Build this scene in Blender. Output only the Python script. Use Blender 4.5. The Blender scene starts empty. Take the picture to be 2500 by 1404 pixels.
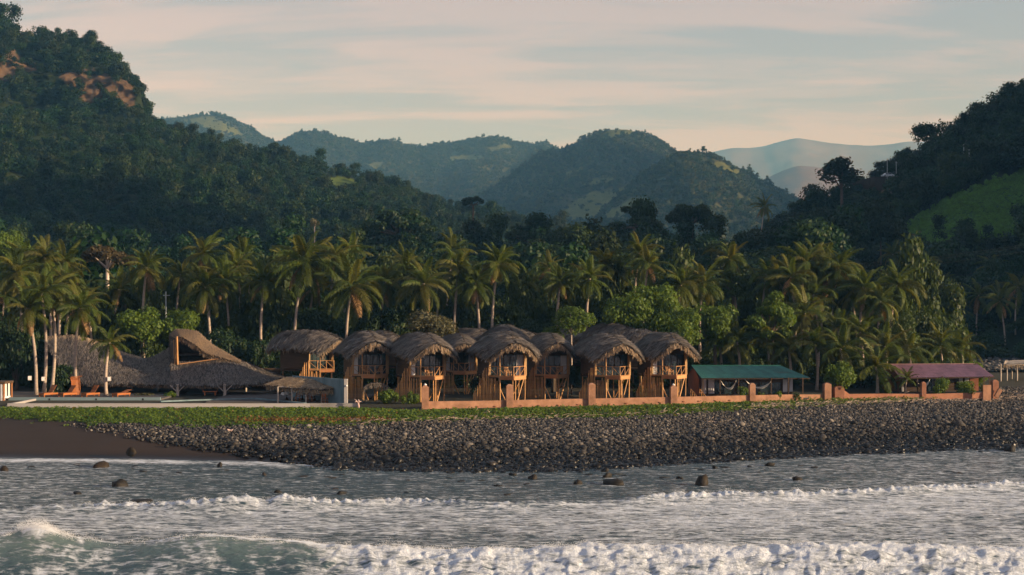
import bpy, math, random
import numpy as np
from mathutils import Vector, Matrix, Euler

R = math.radians
scene = bpy.context.scene
COL = scene.collection

# ---------------------------------------------------------------- camera, sky, sun, exposure
F, CAMZ, YH = 3472.22, 12.65, 740.0          # focal length in photo pixels, camera height, horizon row
cam_d = bpy.data.cameras.new('camera')
cam = bpy.data.objects.new('camera', cam_d)
COL.objects.link(cam)
cam.location = (0, 0, CAMZ)
cam.rotation_euler = (R(90), 0, 0)
cam_d.sensor_width = 36.0
cam_d.lens = 50.0
cam_d.shift_y = (YH - 702.0) / 2500.0
cam_d.clip_start = 0.5
cam_d.clip_end = 40000
scene.camera = cam

SUN_AZ, SUN_EL = R(71), R(11.0)              # azimuth measured from the camera side (-Y) towards +X
SUN = Vector((math.sin(SUN_AZ) * math.cos(SUN_EL), -math.cos(SUN_AZ) * math.cos(SUN_EL), math.sin(SUN_EL)))
sun_d = bpy.data.lights.new('sun', 'SUN')
sun_d.energy = 5.0
sun_d.angle = R(0.5)
sun_d.color = (1.0, 0.80, 0.56)
sun = bpy.data.objects.new('sun', sun_d)
COL.objects.link(sun)
sun.rotation_euler = (-SUN).to_track_quat('-Z', 'Y').to_euler()
sun.location = (200, -100, 200)

scene.view_settings.view_transform = 'Standard'
scene.view_settings.look = 'None'
scene.view_settings.exposure = 0.72
scene.view_settings.gamma = 1.0
scene.view_settings.use_curve_mapping = False
scene.render.engine = 'CYCLES'
cy = scene.cycles
cy.use_denoising = True
cy.max_bounces = 5
cy.diffuse_bounces = 2
cy.glossy_bounces = 2
cy.transmission_bounces = 3
cy.transparent_max_bounces = 12
cy.volume_bounces = 0
cy.sample_clamp_indirect = 4.0
cy.caustics_reflective = False
cy.caustics_refractive = False

world = bpy.data.worlds.new('World')
scene.world = world
world.use_nodes = True
wn = world.node_tree
wn.nodes.clear()


def N(nt, typ, **kw):
    n = nt.nodes.new(typ)
    for k, v in kw.items():
        if k == 'inp':
            for i, val in v.items():
                n.inputs[i].default_value = val
        else:
            setattr(n, k, v)
    return n


def L(nt, a, ai, b, bi):
    nt.links.new(a.outputs[ai], b.inputs[bi])


def math_node(nt, op, a=None, b=None, clamp=False):
    n = N(nt, 'ShaderNodeMath', operation=op, use_clamp=clamp)
    for i, v in enumerate((a, b)):
        if v is None:
            continue
        if isinstance(v, (int, float)):
            n.inputs[i].default_value = v
        else:
            nt.links.new(v, n.inputs[i])
    return n.outputs[0]


def build_world():
    nt = wn
    out = N(nt, 'ShaderNodeOutputWorld')
    sky = N(nt, 'ShaderNodeTexSky', sky_type='NISHITA')
    sky.sun_disc = False
    sky.sun_elevation = SUN_EL
    sky.sun_rotation = math.atan2(SUN.x, SUN.y)
    sky.altitude = 10
    sky.air_density = 1.0
    sky.dust_density = 1.2
    sky.ozone_density = 1.5
    # a veil of high cloud: it passes on the brightness of the sky behind it, warmed by the low sun
    bw = N(nt, 'ShaderNodeRGBToBW')
    L(nt, sky, 0, bw, 0)
    lum = math_node(nt, 'MULTIPLY', bw.outputs[0], CLOUD_GAIN)
    tc = N(nt, 'ShaderNodeTexCoord')
    sep = N(nt, 'ShaderNodeSeparateXYZ')
    L(nt, tc, 'Generated', sep, 0)
    zz = math_node(nt, 'ADD', math_node(nt, 'MAXIMUM', sep.outputs[2], 0.0), 0.10)
    u = math_node(nt, 'DIVIDE', sep.outputs[0], zz)
    v = math_node(nt, 'DIVIDE', sep.outputs[1], zz)
    comb = N(nt, 'ShaderNodeCombineXYZ')
    nt.links.new(u, comb.inputs[0])
    nt.links.new(v, comb.inputs[1])
    mp = N(nt, 'ShaderNodeMapping')
    mp.inputs['Rotation'].default_value = (0, 0, R(16))
    mp.inputs['Scale'].default_value = (0.6, 1.7, 1)
    mp.inputs['Location'].default_value = (CLOUD_SHIFT[0], CLOUD_SHIFT[1], 0)
    L(nt, comb, 0, mp, 0)
    warp = N(nt, 'ShaderNodeTexNoise', inp={'Scale': 1.1, 'Detail': 3.0})
    L(nt, mp, 0, warp, 'Vector')
    mixv = N(nt, 'ShaderNodeVectorMath', operation='MULTIPLY_ADD')
    L(nt, warp, 'Color', mixv, 0)
    mixv.inputs[1].default_value = (1.1, 0.8, 0.9)
    L(nt, mp, 0, mixv, 2)
    n1 = N(nt, 'ShaderNodeTexNoise', inp={'Scale': 1.25, 'Detail': 9.0, 'Roughness': 0.6})
    L(nt, mixv, 0, n1, 'Vector')
    mr = N(nt, 'ShaderNodeMapRange', interpolation_type='SMOOTHSTEP', inp={1: 0.42, 2: 0.58, 3: 0.0, 4: 1.0})
    L(nt, n1, 'Fac', mr, 0)
    cr = N(nt, 'ShaderNodeMix', data_type='RGBA')
    cr.inputs[6].default_value = (1.02, 0.84, 0.86, 1)
    cr.inputs[7].default_value = (1.62, 1.12, 1.00, 1)
    L(nt, mr, 0, cr, 0)
    cl = N(nt, 'ShaderNodeMix', data_type='RGBA', blend_type='MULTIPLY')
    cl.inputs[0].default_value = 1.0
    L(nt, cr, 2, cl, 6)
    nt.links.new(lum, cl.inputs[7])
    ad = N(nt, 'ShaderNodeMix', data_type='RGBA', blend_type='ADD')      # light the cloud passes on from the blue air above
    ad.inputs[0].default_value = 1.0
    L(nt, cl, 2, ad, 6)
    ad.inputs[7].default_value = CLOUD_BASE
    cov = N(nt, 'ShaderNodeMapRange', inp={1: 0.0, 2: 1.0, 3: 0.88, 4: 1.0})
    L(nt, mr, 0, cov, 0)
    mx = N(nt, 'ShaderNodeMix', data_type='RGBA')
    L(nt, cov, 0, mx, 0)
    L(nt, sky, 0, mx, 6)
    L(nt, ad, 2, mx, 7)
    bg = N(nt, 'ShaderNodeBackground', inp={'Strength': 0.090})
    L(nt, mx, 2, bg, 'Color')
    L(nt, bg, 0, out, 0)


CLOUD_GAIN, CLOUD_BASE, CLOUD_SHIFT = 0.80, (0.60, 0.93, 1.60, 1), (0.0, 0.0)
build_world()

# ---------------------------------------------------------------- helpers


def P(px, py, d):
    """World point that stands at depth d behind pixel (px, py) of the photograph."""
    return Vector(((px - 1250) / F * d, d, CAMZ - (py - YH) / F * d))


def XW(px, d):
    return (px - 1250) / F * d


def tag(o, label=None, cat=None, group=None, kind=None):
    if label:
        o['label'] = label
    if cat:
        o['category'] = cat
    if group:
        o['group'] = group
    if kind:
        o['kind'] = kind
    return o


def link(o, parent=None):
    COL.objects.link(o)
    if parent is not None:
        o.parent = parent
    return o


def empty(name, loc=(0, 0, 0), rz=0.0, scale=None):
    o = bpy.data.objects.new(name, None)
    o.empty_display_size = 0.3
    o.location = loc
    o.rotation_euler = (0, 0, rz)
    if scale is not None:
        o.scale = scale if hasattr(scale, '__len__') else (scale,) * 3
    return link(o)


def mesh_np(name, v, f, mat=None, smooth=False, attrs=None):
    """v (n,3) array, f (m,k) array of equal-sized faces."""
    v = np.asarray(v, np.float32)
    f = np.asarray(f, np.int32)
    m = bpy.data.meshes.new(name)
    m.vertices.add(len(v))
    m.vertices.foreach_set('co', v.ravel())
    k = f.shape[1]
    m.loops.add(f.size)
    m.loops.foreach_set('vertex_index', f.ravel())
    m.polygons.add(len(f))
    m.polygons.foreach_set('loop_start', np.arange(0, f.size, k, dtype=np.int32))
    m.polygons.foreach_set('loop_total', np.full(len(f), k, np.int32))
    if smooth:
        m.polygons.foreach_set('use_smooth', np.ones(len(f), bool))
    m.update(calc_edges=True)
    for an, arr in (attrs or {}).items():
        arr = np.asarray(arr, np.float32)
        if arr.ndim == 1:
            a = m.attributes.new(an, 'FLOAT', 'POINT')
            a.data.foreach_set('value', arr)
        else:
            a = m.attributes.new(an, 'FLOAT_VECTOR', 'POINT')
            a.data.foreach_set('vector', arr.ravel())
    if mat is not None:
        m.materials.append(mat)
    return m


def obj(name, mesh, parent=None, loc=None, rot=None, scale=None):
    o = bpy.data.objects.new(name, mesh)
    if name in ('thatch', 'thatch_fringe', 'crown') and parent is not None:
        o['kind'] = 'stuff'
    if loc is not None:
        o.location = loc
    if rot is not None:
        o.rotation_euler = rot
    if scale is not None:
        o.scale = scale if hasattr(scale, '__len__') else (scale,) * 3
    return link(o, parent)


class MB:
    """Collects polygons of any size into one mesh."""

    def __init__(self):
        self.v, self.f, self.s = [], [], []

    def add(self, vs, fs, smooth=False):
        b = len(self.v)
        self.v += [tuple(p) for p in vs]
        self.f += [tuple(i + b for i in q) for q in fs]
        self.s += [smooth] * len(fs)
        return self

    def box(self, c, s, rz=0.0, rx=0.0, ry=0.0):
        m = Euler((rx, ry, rz)).to_matrix()
        c = Vector(c)
        hx, hy, hz = s[0] / 2, s[1] / 2, s[2] / 2
        vs = [c + m @ Vector((x, y, z)) for z in (-hz, hz) for y in (-hy, hy) for x in (-hx, hx)]
        self.add(vs, [(0, 2, 3, 1), (4, 5, 7, 6), (0, 1, 5, 4), (2, 6, 7, 3), (0, 4, 6, 2), (1, 3, 7, 5)])
        return self

    def beam(self, a, b, w, h):
        a, b = Vector(a), Vector(b)
        d = (b - a).normalized()
        up = Vector((0, 0, 1)) if abs(d.z) < 0.95 else Vector((1, 0, 0))
        s = d.cross(up).normalized()
        u = s.cross(d).normalized()
        vs = [p + s * (sx * w / 2) + u * (sz * h / 2) for p in (a, b) for sx, sz in ((-1, -1), (1, -1), (1, 1), (-1, 1))]
        self.add(vs, [(3, 2, 1, 0), (4, 5, 6, 7), (0, 1, 5, 4), (1, 2, 6, 5), (2, 3, 7, 6), (3, 0, 4, 7)])
        return self

    def tube(self, pts, radii, n=7, caps=True, smooth=True):
        pts = [Vector(p) for p in pts]
        if not hasattr(radii, '__len__'):
            radii = [radii] * len(pts)
        vs, fs = [], []
        for i, p in enumerate(pts):
            d = (pts[min(i + 1, len(pts) - 1)] - pts[max(i - 1, 0)]).normalized()
            up = Vector((0, 0, 1)) if abs(d.z) < 0.9 else Vector((1, 0, 0))
            s = d.cross(up).normalized()
            u = s.cross(d)
            for k in range(n):
                a = 2 * math.pi * k / n
                vs.append(p + (s * math.cos(a) + u * math.sin(a)) * radii[i])
        for i in range(len(pts) - 1):
            for k in range(n):
                k2 = (k + 1) % n
                fs.append((i * n + k, i * n + k2, (i + 1) * n + k2, (i + 1) * n + k))
        self.add(vs, fs, smooth)
        if caps:
            b = len(self.v) - len(vs)
            self.f.append(tuple(b + k for k in reversed(range(n))))
            self.f.append(tuple(b + (len(pts) - 1) * n + k for k in range(n)))
            self.s += [False, False]
        return self

    def quad(self, a, b, c, d):
        return self.add([a, b, c, d], [(0, 1, 2, 3)])

    def prism(self, poly, z0, z1):
        n = len(poly)
        vs = [(x, y, z0) for x, y in poly] + [(x, y, z1) for x, y in poly]
        fs = [tuple(reversed(range(n))), tuple(range(n, 2 * n))]
        fs += [(k, (k + 1) % n, n + (k + 1) % n, n + k) for k in range(n)]
        return self.add(vs, fs)

    def mesh(self, name, mat):
        m = bpy.data.meshes.new(name)
        m.from_pydata(self.v, [], self.f)
        m.polygons.foreach_set('use_smooth', np.array(self.s, bool))
        if mat is not None:
            m.materials.append(mat)
        m.update()
        return m

    def build(self, name, mat, parent=None, **kw):
        return obj(name, self.mesh(name, mat), parent, **kw)


def copy_tree(o, parent=None):
    c = o.copy()
    COL.objects.link(c)
    c.parent = parent
    for ch in list(KIDS.get(o.name, o.children)):
        copy_tree(ch, c)
    return c


KIDS = {}

# numpy gradient noise
_prm = np.random.RandomState(7).permutation(512)
_prm = np.concatenate([_prm, _prm, _prm])
_ga = np.random.RandomState(9).rand(512) * 2 * np.pi
_gx, _gy = np.cos(_ga), np.sin(_ga)


def pnoise(x, y):
    x = np.asarray(x, float)
    y = np.asarray(y, float)
    xi = np.floor(x).astype(int)
    yi = np.floor(y).astype(int)
    xf, yf = x - xi, y - yi
    u = xf * xf * xf * (xf * (xf * 6 - 15) + 10)
    w = yf * yf * yf * (yf * (yf * 6 - 15) + 10)

    def g(ix, iy, fx, fy):
        h = _prm[(_prm[ix & 511] + iy) & 511]
        return _gx[h] * fx + _gy[h] * fy
    a = g(xi, yi, xf, yf)
    b = g(xi + 1, yi, xf - 1, yf)
    c = g(xi, yi + 1, xf, yf - 1)
    d = g(xi + 1, yi + 1, xf - 1, yf - 1)
    return 1.45 * ((a * (1 - u) + b * u) * (1 - w) + (c * (1 - u) + d * u) * w)


def fbm(x, y, o=4, gain=0.5, lac=2.03):
    s, a, t = 0, 1.0, 0
    for i in range(o):
        s = s + a * pnoise(x + 17.3 * i, y - 9.1 * i)
        t += a
        a *= gain
        x = x * lac
        y = y * lac
    return s / t


def ridged(x, y, o=4):
    s, a, t = 0, 1.0, 0
    for i in range(o):
        s = s + a * (1 - np.abs(pnoise(x + 31.7 * i, y + 5.3 * i)) * 1.6)
        t += a
        a *= 0.5
        x = x * 2.1
        y = y * 2.1
    return s / t


def sstep(a, b, x):
    t = np.clip((np.asarray(x, float) - a) / (b - a), 0, 1)
    return t * t * (3 - 2 * t)


# ---------------------------------------------------------------- materials
MATS = {}


def new_mat(name):
    m = bpy.data.materials.new(name)
    m.use_nodes = True
    nt = m.node_tree
    nt.nodes.clear()
    out = N(nt, 'ShaderNodeOutputMaterial')
    MATS[name] = m
    return m, nt, out


def rgba(c):
    return (c[0], c[1], c[2], 1.0)


def solid(name, c1, c2=None, rough=0.8, scale=3.0, bump=0.0, bscale=None, coord='Object', rnd=0.0, stretch=(1, 1, 1), spec=0.25, metal=0.0, detail=5.0):
    """Principled material whose colour drifts between c1 and c2 on noise (and per object when rnd > 0)."""
    m, nt, out = new_mat(name)
    b = N(nt, 'ShaderNodeBsdfPrincipled', inp={'Roughness': rough, 'Metallic': metal, 'Specular IOR Level': spec})
    tc = N(nt, 'ShaderNodeTexCoord')
    mp = N(nt, 'ShaderNodeMapping')
    mp.inputs['Scale'].default_value = stretch
    L(nt, tc, coord, mp, 0)
    no = N(nt, 'ShaderNodeTexNoise', inp={'Scale': scale, 'Detail': detail, 'Roughness': 0.62})
    L(nt, mp, 0, no, 'Vector')
    mr = N(nt, 'ShaderNodeMapRange', inp={1: 0.32, 2: 0.68})
    L(nt, no, 'Fac', mr, 0)
    mx = N(nt, 'ShaderNodeMix', data_type='RGBA')
    mx.inputs[6].default_value = rgba(c1)
    mx.inputs[7].default_value = rgba(c2 or c1)
    L(nt, mr, 0, mx, 0)
    col = mx.outputs[2]
    if rnd:
        oi = N(nt, 'ShaderNodeObjectInfo')
        mr2 = N(nt, 'ShaderNodeMapRange', inp={1: 0.0, 2: 1.0, 3: 1 - rnd, 4: 1 + rnd})
        L(nt, oi, 'Random', mr2, 0)
        hs = N(nt, 'ShaderNodeHueSaturation')
        nt.links.new(col, hs.inputs['Color'])
        L(nt, mr2, 0, hs, 'Value')
        col = hs.outputs[0]
    nt.links.new(col, b.inputs['Base Color'])
    if bump:
        n2 = N(nt, 'ShaderNodeTexNoise', inp={'Scale': bscale or scale * 4, 'Detail': 4.0})
        L(nt, mp, 0, n2, 'Vector')
        bp = N(nt, 'ShaderNodeBump', inp={'Strength': bump, 'Distance': 0.05})
        L(nt, n2, 'Fac', bp, 'Height')
        L(nt, bp, 0, b, 'Normal')
    L(nt, b, 0, out, 0)
    return m


def leafy(name, c1, c2, c3=None, trans=0.35, rnd=0.25, tcol=None):
    """Foliage: colour per leaf (random per island) and per plant, some light passing through."""
    m, nt, out = new_mat(name)
    ge = N(nt, 'ShaderNodeNewGeometry')
    oi = N(nt, 'ShaderNodeObjectInfo')
    mx = N(nt, 'ShaderNodeMix', data_type='RGBA')
    mx.inputs[6].default_value = rgba(c1)
    mx.inputs[7].default_value = rgba(c2)
    L(nt, ge, 'Random Per Island', mx, 0)
    col = mx.outputs[2]
    if c3:
        m3 = N(nt, 'ShaderNodeMix', data_type='RGBA')
        nt.links.new(col, m3.inputs[6])
        m3.inputs[7].default_value = rgba(c3)
        mr = N(nt, 'ShaderNodeMapRange', inp={1: 0.45, 2: 1.0, 3: 0.0, 4: 0.85})
        L(nt, oi, 'Random', mr, 0)
        L(nt, mr, 0, m3, 0)
        col = m3.outputs[2]
    hs = N(nt, 'ShaderNodeHueSaturation')
    nt.links.new(col, hs.inputs['Color'])
    mr2 = N(nt, 'ShaderNodeMapRange', inp={1: 0.0, 2: 1.0, 3: 1 - rnd, 4: 1 + rnd})
    w = math_node(nt, 'FRACT', math_node(nt, 'MULTIPLY', oi.outputs['Random'], 7.31))
    nt.links.new(w, mr2.inputs[0])
    L(nt, mr2, 0, hs, 'Value')
    df = N(nt, 'ShaderNodeBsdfPrincipled', inp={'Roughness': 0.55, 'Specular IOR Level': 0.25})
    L(nt, hs, 0, df, 'Base Color')
    tr = N(nt, 'ShaderNodeBsdfTranslucent')
    hs2 = N(nt, 'ShaderNodeMix', data_type='RGBA', blend_type='MULTIPLY')
    hs2.inputs[0].default_value = 1.0
    L(nt, hs, 0, hs2, 6)
    hs2.inputs[7].default_value = rgba(tcol or (1.9, 1.6, 0.5))
    L(nt, hs2, 2, tr, 'Color')
    ms = N(nt, 'ShaderNodeMixShader', inp={0: trans})
    L(nt, df, 0, ms, 1)
    L(nt, tr, 0, ms, 2)
    L(nt, ms, 0, out, 0)
    return m

# ---- the palette
solid('sand', (0.055, 0.036, 0.028), (0.085, 0.055, 0.042), rough=0.75, scale=0.35, bump=0.35, bscale=6, stretch=(1, 2.5, 1))
solid('soil', (0.030, 0.026, 0.018), (0.055, 0.045, 0.030), rough=0.95, scale=0.6)
solid('concrete', (0.30, 0.28, 0.27), (0.42, 0.40, 0.38), rough=0.85, scale=0.8, bump=0.15, bscale=5)
solid('stained_concrete', (0.16, 0.15, 0.14), (0.36, 0.34, 0.32), rough=0.9, scale=1.6, bump=0.15, bscale=5)
solid('blue_concrete', (0.10, 0.16, 0.18), (0.19, 0.26, 0.28), rough=0.8, scale=1.1, stretch=(1, 1, 0.35))
solid('pool_tile', (0.10, 0.17, 0.19), (0.16, 0.23, 0.25), rough=0.5, scale=2.5)
solid('deck_paving', (0.060, 0.055, 0.052), (0.10, 0.092, 0.086), rough=0.85, scale=0.7)
solid('pink_render', (0.22, 0.118, 0.070), (0.38, 0.207, 0.128), rough=0.92, scale=1.3, bump=0.2, bscale=6, rnd=0.05)
solid('red_render', (0.20, 0.09, 0.055), (0.32, 0.15, 0.09), rough=0.92, scale=0.9, bump=0.2, bscale=6, rnd=0.05)
solid('bamboo', (0.52, 0.285, 0.105), (0.36, 0.17, 0.055), rough=0.5, scale=1.8, rnd=0.28, stretch=(1, 1, 2.2), spec=0.4)
solid('old_bamboo', (0.30, 0.19, 0.09), (0.20, 0.12, 0.05), rough=0.6, scale=1.8, rnd=0.25, stretch=(1, 1, 2.2))
solid('rail_wood', (0.46, 0.255, 0.115), (0.34, 0.17, 0.068), rough=0.6, scale=2.2, rnd=0.15)
solid('red_board', (0.42, 0.19, 0.08), (0.30, 0.12, 0.05), rough=0.6, scale=1.5, stretch=(0.4, 0.4, 3), rnd=0.12)
solid('dark_timber', (0.055, 0.035, 0.022), (0.09, 0.055, 0.033), rough=0.75, scale=1.5, rnd=0.15)
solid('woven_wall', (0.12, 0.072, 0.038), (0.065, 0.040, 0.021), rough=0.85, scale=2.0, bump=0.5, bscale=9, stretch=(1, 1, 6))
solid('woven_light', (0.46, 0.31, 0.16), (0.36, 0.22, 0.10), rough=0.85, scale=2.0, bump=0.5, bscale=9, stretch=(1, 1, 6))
solid('pale_post', (0.30, 0.26, 0.22), (0.42, 0.37, 0.31), rough=0.9, scale=1.6, stretch=(1, 1, 0.5), rnd=0.12)
solid('black_metal', (0.012, 0.013, 0.014), (0.02, 0.02, 0.021), rough=0.4, scale=3)
solid('curtain', (0.50, 0.50, 0.50), (0.62, 0.62, 0.62), rough=0.9, scale=1.2)
solid('white_cloth', (0.66, 0.65, 0.63), (0.76, 0.75, 0.74), rough=0.9, scale=2)
solid('teak', (0.36, 0.125, 0.035), (0.25, 0.08, 0.022), rough=0.55, scale=2.5, stretch=(0.5, 2, 2), rnd=0.2)
solid('lamp_box', (0.45, 0.42, 0.38), (0.55, 0.52, 0.47), rough=0.7, scale=4)
solid('green_sheet', (0.010, 0.100, 0.078), (0.030, 0.165, 0.125), rough=0.45, scale=1.6, rnd=0.22, spec=0.5)
solid('purple_sheet', (0.18, 0.090, 0.115), (0.31, 0.155, 0.19), rough=0.5, scale=1.6, rnd=0.16, spec=0.5)
solid('ridge_tin', (0.34, 0.20, 0.18), (0.26, 0.15, 0.14), rough=0.5, scale=2)
solid('rusty_wall', (0.28, 0.11, 0.06), (0.20, 0.08, 0.045), rough=0.9, scale=1.2)
solid('driftwood', (0.52, 0.42, 0.33), (0.36, 0.27, 0.20), rough=0.9, scale=2.5, rnd=0.2, stretch=(1, 4, 4))
solid('pink_driftwood', (0.60, 0.45, 0.40), (0.48, 0.33, 0.28), rough=0.9, scale=2.5)
solid('bark_pale', (0.40, 0.33, 0.27), (0.27, 0.215, 0.17), rough=0.95, scale=1.5, stretch=(1, 1, 7), rnd=0.15)
solid('bark_dark', (0.075, 0.055, 0.040), (0.12, 0.09, 0.065), rough=0.95, scale=2.5, stretch=(1, 1, 0.4))
solid('bark_white', (0.62, 0.52, 0.44), (0.46, 0.36, 0.29), rough=0.9, scale=2.5, stretch=(1, 1, 0.4))
solid('pole_grey', (0.34, 0.38, 0.37), (0.42, 0.46, 0.45), rough=0.8, scale=1)
solid('wire', (0.04, 0.045, 0.04), rough=0.6)
solid('car_paint', (0.60, 0.66, 0.72), (0.62, 0.68, 0.74), rough=0.3, spec=0.5, scale=1)
solid('rubber', (0.02, 0.02, 0.02), rough=0.8)
solid('hammock_cloth', (0.66, 0.64, 0.58), (0.56, 0.54, 0.48), rough=0.95, scale=3)
solid('coconut', (0.22, 0.16, 0.04), (0.14, 0.12, 0.03), rough=0.6, scale=6, rnd=0.3)
solid('river_gravel', (0.025, 0.028, 0.030), (0.055, 0.058, 0.060), rough=0.95, scale=0.9, bump=1.0, bscale=1.6)

leafy('palm_leaf', (0.046, 0.078, 0.012), (0.072, 0.098, 0.015), (0.110, 0.105, 0.020), trans=0.38, rnd=0.30, tcol=(1.7, 1.45, 0.45))
leafy('palm_dry', (0.22, 0.13, 0.055), (0.30, 0.18, 0.075), None, trans=0.3, rnd=0.3, tcol=(1.2, 1.0, 0.7))
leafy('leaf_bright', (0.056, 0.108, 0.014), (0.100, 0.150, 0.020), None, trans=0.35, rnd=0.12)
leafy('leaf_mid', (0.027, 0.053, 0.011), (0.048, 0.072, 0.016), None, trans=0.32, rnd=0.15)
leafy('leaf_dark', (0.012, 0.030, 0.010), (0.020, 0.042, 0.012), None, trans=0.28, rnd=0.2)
leafy('leaf_grey', (0.075, 0.080, 0.045), (0.11, 0.105, 0.055), None, trans=0.3, rnd=0.15)
leafy('leaf_brown', (0.048, 0.040, 0.018), (0.072, 0.054, 0.024), None, trans=0.3, rnd=0.15, tcol=(1.5, 1.3, 0.8))
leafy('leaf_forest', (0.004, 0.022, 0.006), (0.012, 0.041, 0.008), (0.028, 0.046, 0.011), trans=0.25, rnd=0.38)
leafy('leaf_hill', (0.009, 0.032, 0.009), (0.021, 0.050, 0.012), (0.064, 0.078, 0.026), trans=0.22, rnd=0.4)
leafy('leaf_vine', (0.055, 0.125, 0.014), (0.145, 0.205, 0.022), None, trans=0.3, rnd=0.3)
leafy('leaf_cane', (0.085, 0.200, 0.045), (0.130, 0.270, 0.062), None, trans=0.3, rnd=0.3)
leafy('leaf_vine_dry', (0.16, 0.10, 0.025), (0.16, 0.055, 0.02), None, trans=0.3, rnd=0.4, tcol=(1.2, 1.0, 0.5))
leafy('thatch_blade', (0.045, 0.040, 0.037), (0.25, 0.215, 0.180), None, trans=0.12, rnd=0.08, tcol=(1.2, 1.0, 0.8))
leafy('thatch_fringe', (0.20, 0.145, 0.095), (0.32, 0.23, 0.145), None, trans=0.2, rnd=0.08, tcol=(1.2, 1.0, 0.7))  # golden tone puts sunlight into the colour of the blades
leafy('thatch_pale', (0.16, 0.115, 0.07), (0.50, 0.38, 0.24), None, trans=0.15, rnd=0.08, tcol=(1.2, 1.0, 0.7))  # gold boosted to paint sunlight on the restaurant ridge cap
solid('thatch_core', (0.07, 0.058, 0.048), (0.12, 0.098, 0.08), rough=1.0, scale=2.5, bump=0.6, bscale=9)


def glass_mat():
    m, nt, out = new_mat('window_glass')
    b = N(nt, 'ShaderNodeBsdfPrincipled', inp={'Base Color': (0.03, 0.045, 0.05, 1), 'Roughness': 0.05, 'Specular IOR Level': 0.5, 'IOR': 1.5})
    L(nt, b, 0, out, 0)


def pool_mat():
    m, nt, out = new_mat('pool_water')
    b = N(nt, 'ShaderNodeBsdfPrincipled', inp={'Base Color': (0.010, 0.030, 0.034, 1), 'Roughness': 0.04, 'IOR': 1.33})
    tc = N(nt, 'ShaderNodeTexCoord')
    no = N(nt, 'ShaderNodeTexNoise', inp={'Scale': 2.0, 'Detail': 3})
    L(nt, tc, 'Object', no, 'Vector')
    bp = N(nt, 'ShaderNodeBump', inp={'Strength': 0.05, 'Distance': 0.1})
    L(nt, no, 'Fac', bp, 'Height')
    L(nt, bp, 0, b, 'Normal')
    L(nt, b, 0, out, 0)


def stone_mat(name, c1, c2, c3, wet=True):
    """Cobbles: hue per stone, mottled; dark where the swash keeps them wet (height above the sea)."""
    m, nt, out = new_mat(name)
    b = N(nt, 'ShaderNodeBsdfPrincipled', inp={'Roughness': 0.7, 'Specular IOR Level': 0.3})
    oi = N(nt, 'ShaderNodeObjectInfo')
    rp = N(nt, 'ShaderNodeValToRGB')
    e = rp.color_ramp.elements
    e[0].position, e[0].color = 0.0, rgba(c1)
    e[1].position, e[1].color = 1.0, rgba(c3)
    x = e.new(0.5)
    x.color = rgba(c2)
    y = e.new(0.8)
    y.color = rgba((c2[0] * 1.25, c2[1] * 1.15, c2[2]))
    L(nt, oi, 'Random', rp, 0)
    ge = N(nt, 'ShaderNodeNewGeometry')
    no = N(nt, 'ShaderNodeTexNoise', inp={'Scale': 7.0, 'Detail': 4})
    L(nt, ge, 'Position', no, 'Vector')
    mr = N(nt, 'ShaderNodeMapRange', inp={1: 0.3, 2: 0.7, 3: 0.7, 4: 1.25})
    L(nt, no, 'Fac', mr, 0)
    hs = N(nt, 'ShaderNodeHueSaturation')
    L(nt, rp, 0, hs, 'Color')
    val = mr.outputs[0]
    if wet:
        sp = N(nt, 'ShaderNodeSeparateXYZ')
        L(nt, ge, 'Position', sp, 0)
        n2 = N(nt, 'ShaderNodeTexNoise', inp={'Scale': 0.25, 'Detail': 2})
        L(nt, ge, 'Position', n2, 'Vector')
        h = math_node(nt, 'ADD', sp.outputs[2], math_node(nt, 'MULTIPLY', n2.outputs[0], -0.5))
        m2 = N(nt, 'ShaderNodeMapRange', interpolation_type='SMOOTHSTEP', inp={1: 0.25, 2: 1.45, 3: 0.15, 4: 1.0})
        nt.links.new(h, m2.inputs[0])
        val = math_node(nt, 'MULTIPLY', val, m2.outputs[0])
        m3 = N(nt, 'ShaderNodeMapRange', inp={1: 0.0, 2: 0.7, 3: 0.35, 4: 0.75})
        nt.links.new(h, m3.inputs[0])
        L(nt, m3, 0, b, 'Roughness')
    nt.links.new(val, hs.inputs['Value'])
    L(nt, hs, 0, b, 'Base Color')
    bp = N(nt, 'ShaderNodeBump', inp={'Strength': 0.3, 'Distance': 0.04})
    L(nt, no, 'Fac', bp, 'Height')
    L(nt, bp, 0, b, 'Normal')
    L(nt, b, 0, out, 0)


glass_mat()
pool_mat()
stone_mat('cobble', (0.018, 0.019, 0.021), (0.058, 0.055, 0.052), (0.23, 0.205, 0.175))
stone_mat('boulder_wet', (0.008, 0.008, 0.008), (0.014, 0.012, 0.009), (0.032, 0.020, 0.009), wet=False)
stone_mat('boulder_dry', (0.16, 0.14, 0.12), (0.22, 0.18, 0.14), (0.26, 0.19, 0.12), wet=False)


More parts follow.
